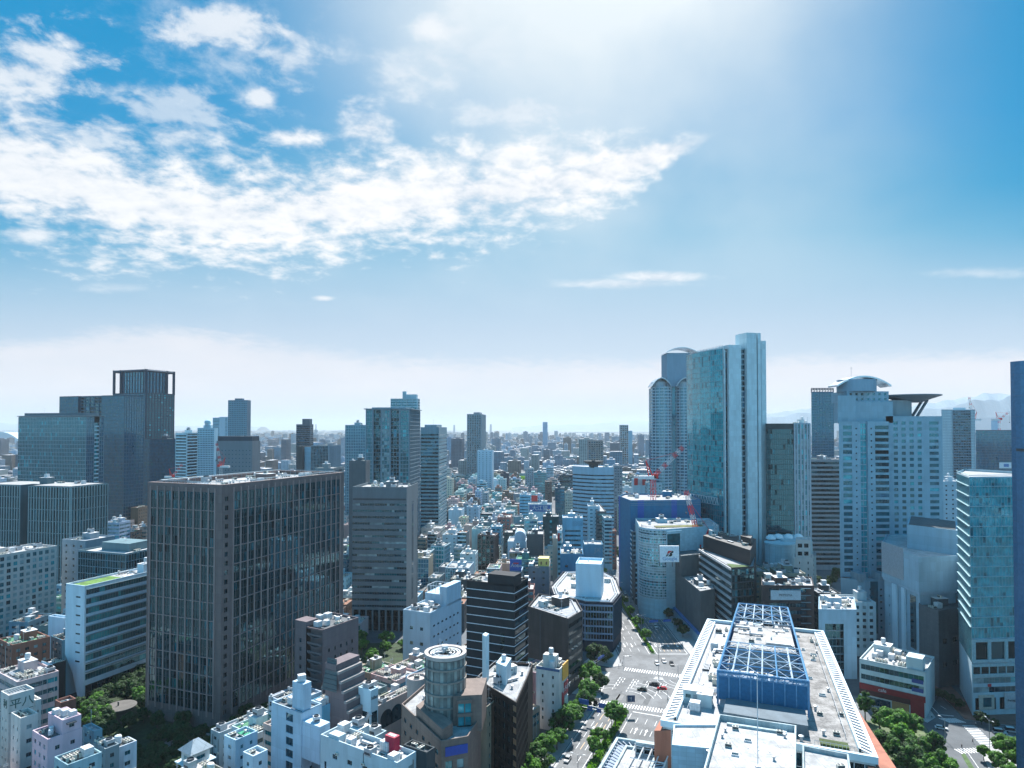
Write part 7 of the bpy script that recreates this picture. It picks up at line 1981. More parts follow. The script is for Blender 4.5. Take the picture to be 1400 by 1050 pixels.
# avenue pavement trees, near
G1 = 'trees along the left pavement of the avenue'
for i, s_ in enumerate((-34, -23, -12, -3, 7, 16, 25, 34, 43, 52, 60)):
    tree(*bs(s_, -3.5 + (i % 2) * .9), 'bright' if i % 3 else 'mid', 'leafy street tree in the unbroken row left of the near avenue', G1, 1.02)
tree(*gp(805, 938), 'bright', 'round bright tree at the avenue corner in front of the dark faceted block', s=1.1); tree(*gp(821, 946), 'dark', 'dark conical tree at the crossing corner beside the road markings', s=.8)
G2 = 'trees in the median of the near avenue'
tree(*gp(841, 998), 'bright', 'lone bright tree with clear trunk in the median between gantry sign and blue road sign', s=1.05)
for q, lb in (((820, 1019), 'small rounded median tree above the silver car lane, upper one of two'), ((811, 1036), 'small rounded median tree nearest the frame bottom, lower one of two')): tree(*gp(*q), 'bright', lb, s=.8)
for i, y in enumerate((372, 396, 420, 446, 474, 505, 540, 580, 630)):
    tree(75.2, y, 'bright', 'bright tree in the planted median of the far avenue, one in a spaced row', 'trees in the far avenue median', .72)
for i, y in enumerate(range(362, 640, 14)):
    tree(51.8 + (i % 2), y, 'mid' if i % 2 else 'bright', 'street tree in the close row left of the far avenue', 'trees on the left side of the far avenue', .8)
for i, y in enumerate(range(380, 700, 17)):
    tree(98 + (i % 2), y, 'dark', 'shaded street tree in the row right of the far avenue', 'trees on the right side of the far avenue', .72)
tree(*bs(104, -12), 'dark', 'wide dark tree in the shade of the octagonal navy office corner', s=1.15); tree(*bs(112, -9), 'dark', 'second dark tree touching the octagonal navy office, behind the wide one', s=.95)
def inpoly(p, poly):
    c = False; n = len(poly)
    for i in range(n):
        a, b_ = poly[i], poly[i - 1]
        if (a.y > p.y) != (b_.y > p.y) and p.x < (b_.x - a.x) * (p.y - a.y) / (b_.y - a.y) + a.x: c = not c
    return c
def fill_trees(poly, n, kind, label, group, s, sep, seed, avoid=()):
    rr = random.Random(seed); xs = [p.x for p in poly]; ys = [p.y for p in poly]; got = []; tr = 0
    while len(got) < n and tr < 3000:
        tr += 1; p = Vector((rr.uniform(min(xs), max(xs)), rr.uniform(min(ys), max(ys))))
        if not inpoly(p, poly) or any((p - g).length < sep for g in got) or any(inpoly(p, a) for a in avoid): continue
        got.append(p); tree(p.x, p.y, kind, label, group, s * rr.uniform(.8, 1.15), .02)
HB = [inset(q[0], -2.5) for q in ALLB]
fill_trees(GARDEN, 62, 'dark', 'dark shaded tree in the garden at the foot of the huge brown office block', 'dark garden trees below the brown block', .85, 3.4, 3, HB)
for q, k in (((120, 985), 'bright'), ((133, 972), 'bright'), ((141, 992), 'bright'), ((128, 1003), 'bright'), ((190, 965), 'bright'), ((182, 955), 'mid')):
    tree(*gp(*q), k, 'sunlit bright green tree beside the round garden pavilion', 'sunlit trees by the round pavilion', .85)
fill_trees(PARK2, 12, 'bright', 'bright tree in the small green park before the grey ribbon-window office', 'trees in the small green park', .75, 4.2, 4, HB)
PK = [(1183, 985, 'tall', 1.0), (1203, 1003, 'tall', .9), (1222, 1017, 'bright', 1.25), (1243, 1012, 'bright', 1.2), (1232, 1035, 'bright', 1.35), (1212, 1040, 'mid', 1.1), (1255, 1046, 'mid', 1.1), (1275, 1040, 'mid', 1.05), (1240, 1062, 'mid', 1.2), (1285, 1075, 'bright', 1.1), (1200, 1060, 'tall', .8), (1262, 1075, 'bright', 1.0), (1218, 1078, 'bright', .8)]
for i, (x, y, k, s_) in enumerate(PK):
    tree(*gp(x, y), k, 'tall narrow tree beside the department store wall' if k == 'tall' else 'large leafy tree in the corner park below the low white office', 'trees in the right corner park', s_)
for i, (x, y, s_) in enumerate([(1362, 1058, .9), (1378, 1046, 1.0), (1398, 1060, 1.0), (1385, 1082, .9), (1345, 1040, .5)]): tree(*gp(x, y), 'bright', 'bright tree at the foot of the smooth blue tower by the crossing', 'trees at the lower right corner', s_)
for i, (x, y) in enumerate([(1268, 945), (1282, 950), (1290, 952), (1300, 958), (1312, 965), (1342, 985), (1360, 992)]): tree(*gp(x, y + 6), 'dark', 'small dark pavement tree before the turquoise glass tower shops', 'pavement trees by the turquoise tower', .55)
fill_trees([gp(1112, 870), gp(1146, 870), gp(1146, 790), gp(1112, 790)], 9, 'dark', 'dark tree in the gap left of the domed hotel base', 'trees in the gap beside the hotel', 1.0, 5, 6, HB)
# ================================================================ VEHICLES
TYRE = plain('tyre_rubber', (.02, .02, .02), .8); LAMPW = plain('lamp_white', (.8, .8, .75), .2); LAMPR = plain('lamp_red', (.4, .02, .02), .3)
def carpaint(c):
    m, nt, p = principled('car_paint', c, .25); p.inputs['Coat Weight'].default_value = .6; return m
def car(x, y, heading, col, label, group=None, van=False, parts=True):
    """heading: azimuth of the nose"""
    L, W0, H = (4.8, 1.85, 1.95) if van else (4.5, 1.75, 1.45)
    r0 = root('van' if van else 'car', label, 'van' if van else 'car', (x, y, .006), group, -R(heading))
    pr = [(-L / 2, .35), (-L / 2 + .05, .75), (-L / 2 + .5, .85), (-L / 2 + (.35 if van else 1.0), .92), (L / 2 - 1.3, .92), (L / 2 - .3, .78), (L / 2, .6), (L / 2, .32)]
    key = ('car', col, van)
    if key not in PRO:
        b_ = MB()
        ns = len(pr); i = 0
        for sx in (-1, 1):
            for yy, zz in pr: b_.v.append((sx * W0 / 2, yy, zz))
        b_.f.append(tuple(range(ns))); b_.mi.append(0); b_.f.append(tuple(range(2 * ns - 1, ns - 1, -1))); b_.mi.append(0)
        for k in range(ns): j = (k + 1) % ns; b_.f.append((k, ns + k, ns + j, j)); b_.mi.append(0)
        # roof and pillars
        rt = [(-L / 2 + .55, H), (L / 2 - (1.9 if not van else 1.6), H)]
        b_.obox((-W0 / 2 + .15, rt[0][0], H - .06), (W0 - .3, 0, 0) and Vector((W0 - .3, 0, 0)), Vector((0, rt[1][0] - rt[0][0], 0)), Vector((0, 0, .07)))
        g = MB(); y0, y1 = -L / 2 + (.15 if van else .5), L / 2 - 1.15
        lo = [(-W0 / 2 + .04, y0, .9), (W0 / 2 - .04, y0, .9), (W0 / 2 - .04, y1, .9), (-W0 / 2 + .04, y1, .9)]; hi_ = [(-W0 / 2 + .17, rt[0][0] + .02, H - .06), (W0 / 2 - .17, rt[0][0] + .02, H - .06), (W0 / 2 - .17, rt[1][0] - .02, H - .06), (-W0 / 2 + .17, rt[1][0] - .02, H - .06)]
        for k in range(4): j = (k + 1) % 4; g.quad(lo[k], lo[j], hi_[j], hi_[k])
        wm_ = MB(); wm_.v = []; n = 12
        for sx in (-.1, .1):
            for k in range(n): a = 2 * math.pi * k / n; wm_.v.append((sx, math.cos(a) * .32, math.sin(a) * .32))
        for k in range(n): j = (k + 1) % n; wm_.f.append((k, j, n + j, n + k)); wm_.mi.append(0)
        wm_.f.append(tuple(range(n - 1, -1, -1))); wm_.mi.append(0); wm_.f.append(tuple(range(n, 2 * n))); wm_.mi.append(0)
        hl = MB(); hl.box((0, 0, 0), (.18, .03, .09))
        PRO[key] = (b_.mesh('car_body', carpaint(col)), g.mesh('car_windows', G_BLACK)); PRO.setdefault('wheel', wm_.mesh('wheel', TYRE)); PRO.setdefault('headlight', hl.mesh('headlight', LAMPW))
        h2 = MB(); h2.box((0, 0, 0), (.18, .03, .09)); PRO.setdefault('tail_light', h2.mesh('tail_light', LAMPR))
    bm_, gm_ = PRO[key]; bo = link('body', bm_, r0); 
    link('window', gm_, r0)
    if parts:
        for sx in (-1, 1):
            for yy in (-L / 2 + .85, L / 2 - .85): link('wheel', PRO['wheel'], r0, (sx * (W0 / 2 - .08), yy, .32))
            link('headlight', PRO['headlight'], r0, (sx * .62, L / 2 + .0, .66)); link('tail_light', PRO['tail_light'], r0, (sx * .62, -L / 2 + .0, .72))
    return r0
CW, CB, CR, CS, CG = (.7, .7, .7), (.015, .015, .018), (.35, .01, .02), (.35, .36, .37), (.02, .035, .03)
for (px, py, hd, c, lb, v) in [(776, 1040, 203, CS, 'silver car on the near left carriageway close to the frame bottom', False), (805, 966, 203, CB, 'black car waiting under the tree edge behind the overhead signs, left of two', False), (815, 963, 203, CB, 'black van waiting under the tree edge behind the overhead signs, right of two', True),
        (878, 944, 292, CG, 'dark green car crossing the junction, lowest of three', False), (894, 937, 285, CB, 'black car crossing the junction behind the dark green one', False), (905, 943, 285, CR, 'red car crossing the junction', False),
        (898, 908, 180, CW, 'white car waiting at the far crosswalk, nearest its left end', False), (907.5, 905, 180, CW, 'white car in the middle lane behind the far crosswalk', False), (918.5, 909, 180, CB, 'dark car waiting right of the white ones at the far crosswalk', False),
        (1287, 997, 115, CW, 'white car turning in the shade by the low white office', False), (1367, 1003, 110, CW, 'white van in the shade below the turquoise tower, left of a pair', True), (1383, 1001, 110, CW, 'white van in the shade below the turquoise tower, right of a pair', True)]:
    p = gp(px, py); car(p.x, p.y, hd, c, lb, None, v)
rr = random.Random(11)
for i in range(14):
    y = 400 + i * 21 + rr.uniform(-5, 5); left = i % 2; car(rr.choice((62, 66.5) if left else (82, 86.5)), y, 180 if not left else 0, rr.choice((CW, CB, CS, CW)), 'small car travelling on the far avenue beyond the crosswalk', 'cars on the far avenue', False, True)
for i in range(46):
    t = rr.random(); y = 1030 + t * 720; xc = lerp(46, 16, t); o_ = rr.choice((-11, -8, -4.5, 4.5, 8, 11)); car(xc + o_ * (1 - .25 * t), y, 182, rr.choice((CW, CW, CB, CS)), 'tiny car on the sunlit distant avenue', 'cars on the distant avenue', False, False)
# ---------------- truck, buses
def boxtruck(px, py, hd, label):
    p = gp(px, py); r0 = root('truck', label, 'truck', (p.x, p.y, .006), None, -R(hd))
    m = MB(); m.box((0, -.8, 1.9), (1.1, 2.6, 1.2)); link('cargo_box', m.mesh('cargo_box', M_WMETAL), r0)
    m = MB(); m.box((0, 2.6, 1.15), (1.05, .8, .85)); link('cab', m.mesh('cab', carpaint(CW)), r0)
    m = MB(); m.box((0, 3.41, 1.5), (.9, .02, .35)); link('window', m.mesh('windscreen', G_BLACK), r0)
    for sx in (-1, 1):
        for yy in (-2.2, 2.5): link('wheel', PRO['wheel'], r0, (sx * .95, yy, .36), 0, (1.2,) * 3)
boxtruck(809, 953, 203, 'white box truck stopped beside the pavement before the near crosswalk')
# ---------------- people
def person_mesh(seed):
    import bmesh
    rr = random.Random(seed); st = rr.uniform(.12, .25)
    J = [(0, 0, .95), (0, 0, 1.2), (0, 0, 1.45), (0, .02, 1.53), (0, .03, 1.66), (-.1, st * .4, .5), (-.1, st, .06), (-.1, st + .14, .03), (.1, -st * .4, .5), (.1, -st, .08), (.1, -st + .13, .03), (-.2, 0, 1.4), (-.27, -.08, 1.12), (-.26, .05, .88), (.2, 0, 1.4), (.27, .08, 1.12), (.27, .2, .92)]
    E = [(0, 1), (1, 2), (2, 3), (3, 4), (0, 5), (5, 6), (6, 7), (0, 8), (8, 9), (9, 10), (2, 11), (11, 12), (12, 13), (2, 14), (14, 15), (15, 16)]
    Rd = [.15, .13, .15, .055, .1, .08, .05, .04, .08, .05, .04, .07, .045, .035, .07, .045, .035]
    me = bpy.data.meshes.new('person'); me.from_pydata(J, E, []); o = bpy.data.objects.new('tmp', me); COL.objects.link(o)
    o.modifiers.new('s', 'SKIN'); me.skin_vertices[0].data[0].use_root = True
    for v, q in zip(me.skin_vertices[0].data, Rd): v.radius = (q, q)
    o.modifiers.new('u', 'SUBSURF').levels = 1
    dg = bpy.context.evaluated_depsgraph_get(); out = bpy.data.meshes.new_from_object(o.evaluated_get(dg)); bpy.data.objects.remove(o)
    sk = plain('skin', (.45, .27, .19), .6); top = plain('shirt', rr.choice(((.6, .6, .6), (.04, .05, .07), (.25, .05, .05))), .8); leg = plain('trousers', (.02, .025, .04), .8); hair = plain('hair', (.012, .01, .01), .6)
    out.materials.clear()
    for m in (top, leg, sk, hair): out.materials.append(m)
    for p in out.polygons:
        z_ = p.center.z; p.material_index = 3 if z_ > 1.69 else 2 if z_ > 1.5 or (z_ < 1.1 and abs(p.center.x) > .2) else 0 if z_ > .9 else 1
    return out
PM = [person_mesh(k) for k in range(3)]
for i, (px, py, lb) in enumerate([(1315, 1024, 'person in dark clothes walking over the sunlit crosswalk by the corner park'), (1334, 993, 'person standing on the pavement edge by the turquoise tower crossing'), (1274, 982, 'person waiting on the traffic island before the low white office'), (1330, 1016, 'person walking on the striped crosswalk'), (846, 913, 'person walking along the far crosswalk left end'), (851, 909, 'person waiting under the dark tree by the far crosswalk'), (848, 906, 'person under the pavement trees behind the far crosswalk'), (790, 977, 'person on the left pavement beside the avenue trees'), (913, 958, 'person waiting right of the near crosswalk')]):
    p = gp(px, py); o = link('person', PM[i % 3], None, (p.x, p.y, .15), i * 1.3); o['label'] = lb; o['category'] = 'person'; 
# ---------------- street furniture
STEEL = plain('pole_steel', (.32, .34, .36), .4, .4); SBLU = plain('sign_blue_board', (.015, .10, .38), .45)
def lamp(x, y, label, h=9, ang=0, dbl=False, group=None):
    r0 = root('street_lamp', label, 'street lamp', (x, y, .1), group, ang)
    m = MB(); m.bar((0, 0, 0), (0, 0, h), .11, 0, 8); m.box((0, 0, .2), (.2, .2, .2)); link('pole', m.mesh('pole', STEEL), r0)
    for sx in ((-1, 1) if dbl else (1,)):
        m = MB(); m.bar((0, 0, h - .2), (sx * 1.8, 0, h + .4), .06, 0, 6); link('arm', m.mesh('arm', STEEL), r0)
        m = MB(); m.box((sx * 2.1, 0, h + .42), (.45, .16, .07)); link('lamp_head', m.mesh('lamp_head', M_WMETAL), r0)
p = bs(103 - 1.5, 19.3); lamp(p.x, p.y, 'tall double armed street lamp on the small round traffic island', 15, .3, True)
p = bs(-8, 13); lamp(p.x, p.y, 'double armed street lamp in the median above the silver car', 12, -.4, True); p = gp(1292, 1012); lamp(p.x, p.y, 'slim street lamp beside the corner park trees', 8, 2); p = gp(1353, 1030); lamp(p.x, p.y, 'brown double headed lamp post by the striped crosswalk', 12, 1.5, True); p = gp(1240, 1060); lamp(p.x, p.y, 'slim street lamp among the corner park trees', 9, 3)
for i, y in enumerate(range(385, 700, 40)): lamp(75.2, y, 'street lamp in the far avenue median, one of an even row', 11, 0, True, 'street lamps in the far avenue median')
def gantry(a, b_, h, boards, label, zs=(0,)):
    r0 = root('sign_gantry', label, 'road sign', (a.x, a.y, .1)); d = (b_ - a).to_3d(); L = d.length; U = d / L; N = Vector((U.y, -U.x, 0))
    m = MB(); m.bar((0, 0, 0), (0, 0, h + .4), .16, 0, 8); link('pole', m.mesh('pole', STEEL), r0)
    for zz in (h, h - 1.1):
        m = MB(); m.bar((0, 0, zz), tuple(d + Vector((0, 0, zz))), .08, 0, 6); link('beam', m.mesh('beam', STEEL), r0)
    for (t0, t1, z0, z1) in boards:
        m = MB(); m.obox(U * L * t0 + N * .3 + Vector((0, 0, z0)), U * L * (t1 - t0), -N * .08, Vector((0, 0, z1 - z0))); o = link('sign_board', m.mesh('sign_board', SBLU), r0)
        m = MB(); c = U * L * (t0 + t1) / 2 + N * .33 + Vector((0, 0, (z0 + z1) / 2)); hh = (z1 - z0)
        m.obox(c - U * .06 - Vector((0, 0, hh * .3)), U * .14, -N * .01, Vector((0, 0, hh * .5))); m.ngon([c + U * .35 + Vector((0, 0, hh * .15)), c + Vector((0, 0, hh * .38)), c - U * .35 + Vector((0, 0, hh * .15))]); link('arrow', m.mesh('arrow', M_WMETAL), o)
gantry(gp(836, 996), gp(786, 985), 7.2, [(.12, .35, 7.2, 9.0), (.62, .9, 7.2, 9.2), (.05, .16, 5.0, 6.6), (.28, .40, 5.0, 6.6), (.52, .66, 5.0, 6.8), (.84, .97, 5.0, 6.8)], 'overhead gantry with blue direction signs over the near left carriageway')
gantry(gp(921, 866), gp(886, 868), 6.8, [(.1, .4, 6.8, 8.2), (.6, .95, 6.8, 8.2)], 'overhead gantry with blue signs at the bend beyond the far crosswalk')
gantry(gp(812, 925), gp(830, 913), 7, [(.25, .75, 6.6, 8.0)], 'blue sign arm reaching out from the corner by the octagonal navy office')
q = gp(857, 977); r0 = root('road_sign', 'large blue road sign board on a grey post beside the near crosswalk', 'road sign', (q.x, q.y, .1)); m = MB(); m.bar((0, 0, 0), (0, 0, 8), .12, 0, 8); link('pole', m.mesh('pole', STEEL), r0); m = MB(); m.box((1.8, -.15, 6.6), (1.6, .05, 1.4)); sb = link('sign_board', m.mesh('sign_board', plain('sign_navy', (.02, .06, .14), .5)), r0)
m = MB(); m.box((1.8, -.22, 6.6), (.08, .01, .9)); m.box((1.6, -.22, 6.9), (.5, .01, .08)); link('arrow', m.mesh('arrow', M_WMETAL), sb)
def signal(px, py, label, d=(1, 0)):
    p = gp(px, py); r0 = root('traffic_light', label, 'traffic light', (p.x, p.y, .1)); m = MB(); m.bar((0, 0, 0), (0, 0, 5.6), .1, 0, 8); m.bar((0, 0, 5.4), (d[0] * 3.2, d[1] * 3.2, 5.5), .05, 0, 6); link('pole', m.mesh('pole', STEEL), r0)
    m = MB(); m.box((d[0] * 3.2, d[1] * 3.2 - .0, 5.4), (.6, .14, .2)); h = link('signal_head', m.mesh('signal_head', STEEL), r0)
    for k, c in enumerate(((.02, .25, .2), (.3, .2, .02), (.3, .02, .02))): m = MB(); m.box((d[0] * 3.2 - .36 + .36 * k, d[1] * 3.2 - .16, 5.4), (.12, .02, .12)); link('signal_lens', m.mesh('signal_lens', plain('lens', c, .3)), h)
signal(913, 962, 'traffic light on the right pavement at the near crosswalk', (-1, 0)); signal(812, 958, 'traffic light on the left pavement at the near crosswalk'); signal(853, 912, 'traffic light beside the far crosswalk left end'); signal(927, 925, 'traffic light beside the far crosswalk right end', (-1, 0))
def shrubs(f, t0, t1, w_, n, name):
    m = MB(); rr = random.Random(3)
    for k in range(n):
        p = f(rr.uniform(t0, t1)) + Vector((rr.uniform(-w_, w_), rr.uniform(-w_, w_))); z_ = .2 + rr.random() * .9; s_ = .35
        a = Vector((rr.gauss(0, 1), rr.gauss(0, 1), rr.gauss(0, 1))).normalized(); u = a.orthogonal() * s_; v = a.cross(u); c = Vector((p.x, p.y, z_)); m.quad(c - u - v, c + u - v, c + u + v, c - u + v)
    o = link(name, m.mesh(name, LEAF[0])); o['kind'] = 'stuff'; return o
shrubs(lambda t: bs(t, 13), -120, 56, 1.0, 5200, 'hedge_planting'); shrubs(lambda t: Vector((75, t)), 354, 600, .5, 3200, 'hedge_planting')
# ================================================================ CRANES
def crane(px, py, D, zbase, zt, jib_px, jib_py, label, group=None, th=1.0, mast=True):
    """lattice crane: slewing point at pixel, luffing jib to another pixel at the same distance"""
    p = at(px, py, D); q = at(jib_px, jib_py, D - 2); RED_ = plain('crane_red', (.62, .02, .02), .5)
    r0 = root('tower_crane', label, 'crane', (p.x, p.y, zbase), group); zo = p.z - zbase
    def lattice(a, b_, w_, nm, seg):
        m = MB(); a, b_ = Vector(a), Vector(b_); d = (b_ - a); L = d.length; d.normalize(); u = d.orthogonal().normalized() * w_; v = d.cross(u).normalized() * w_
        cs = [u + v, u - v, -u - v, -u + v]; n = max(3, int(L / (w_ * 3)))
        for k in range(n):
            c0, c1 = a + d * (L * k / n), a + d * (L * (k + 1) / n); mi = 0 if (k * seg // n) % 2 == 0 else 1
            for i in range(4): m.bar(c0 + cs[i], c1 + cs[i], .11 * th, mi); m.bar(c0 + cs[i], c1 + cs[(i + 1) % 4], .07 * th, mi)
        link(nm, m.mesh(nm, [RED_, M_WMETAL]), r0)
    if mast: lattice((0, 0, 0), (0, 0, zo), .9 * th, 'mast', 1 if th > 1.5 else 6)
    e = q - p; lattice((0, 0, zo + 1.5), (e.x, e.y, zo + e.z), .7 * th, 'jib', 7)
    s_ = -1 if e.x > 0 else 1; m = MB(); m.box((s_ * 3 * th, 0, zo + 1.2), (4.2 * th, 1.4 * th, .8 * th)); link('counter_deck', m.mesh('counter_deck', M_WMETAL), r0)
    m = MB(); m.box((s_ * -1.2 * th, -1.2, zo + 2.2), (1.0 * th, .9, 1.1 * th)); link('cab', m.mesh('cab', RED_), r0)
    m = MB(); m.bar((s_ * 2 * th, 0, zo + 1.5), (s_ * 3.5 * th, 0, zo + 9 * th), .25 * th); m.bar((0, 0, zo + 1.5), (s_ * 3.5 * th, 0, zo + 9 * th), .25 * th); m.bar((s_ * 3.5 * th, 0, zo + 9 * th), (e.x * .85, e.y * .85, zo + e.z * .85), .07 * th); link('back_frame', m.mesh('back_frame', RED_), r0)
    m = MB(); m.bar((e.x, e.y, zo + e.z), (e.x, e.y, zo + e.z - 14), .06 * th); m.box((e.x, e.y, zo + e.z - 14.5), (.4, .4, .6)); link('hook', m.mesh('hook', M_DMETAL), r0)
zn = at(0, 684, 470).z
crane(893, 655, 482, zn - 1.2, 0, 934, 611, 'red and white tower crane standing on the blue-netted building roof', None, 1.5); crane(958, 752, 428, 0, 0, 938, 671, 'red and white crane with steep jib before the tallest skyscraper, left of two', None, 1.5); crane(965, 748, 432, 0, 0, 979, 716, 'shorter red and white crane beside the steep jibbed one', None, 1.5)
crane(1331, 575, 890, 0, 0, 1325, 543, 'red and white crane left of the netted construction tower', None, 1.3); crane(1366, 575, 905, at(0, 588, 900).z - 1, 0, 1380, 563, 'red and white crane on top of the netted construction tower', None, 1.3)
crane(236, 654, 560, 0, 0, 249, 635, 'red and white crane jib showing above the huge brown block left corner', None, .9); crane(302, 640, 560, 0, 0, 296, 606, 'thin red crane in front of the wide mauve office', None, 1.0)
# ================================================================ MID CITY, HAND PLACED
AP, OF = 'apartment_building', 'office_building'
B4 = lambda f, pal='std', w_=2.0: [('band', f, .5, w_, pal)] * 4
P4 = lambda c=3.2, pal='std', wf=.5, hf=.45: [('punch', c, 3.3, wf, hf, pal)] * 4
BL4 = lambda c: [('balc', 3.1, 'dark', 7, c)] * 2
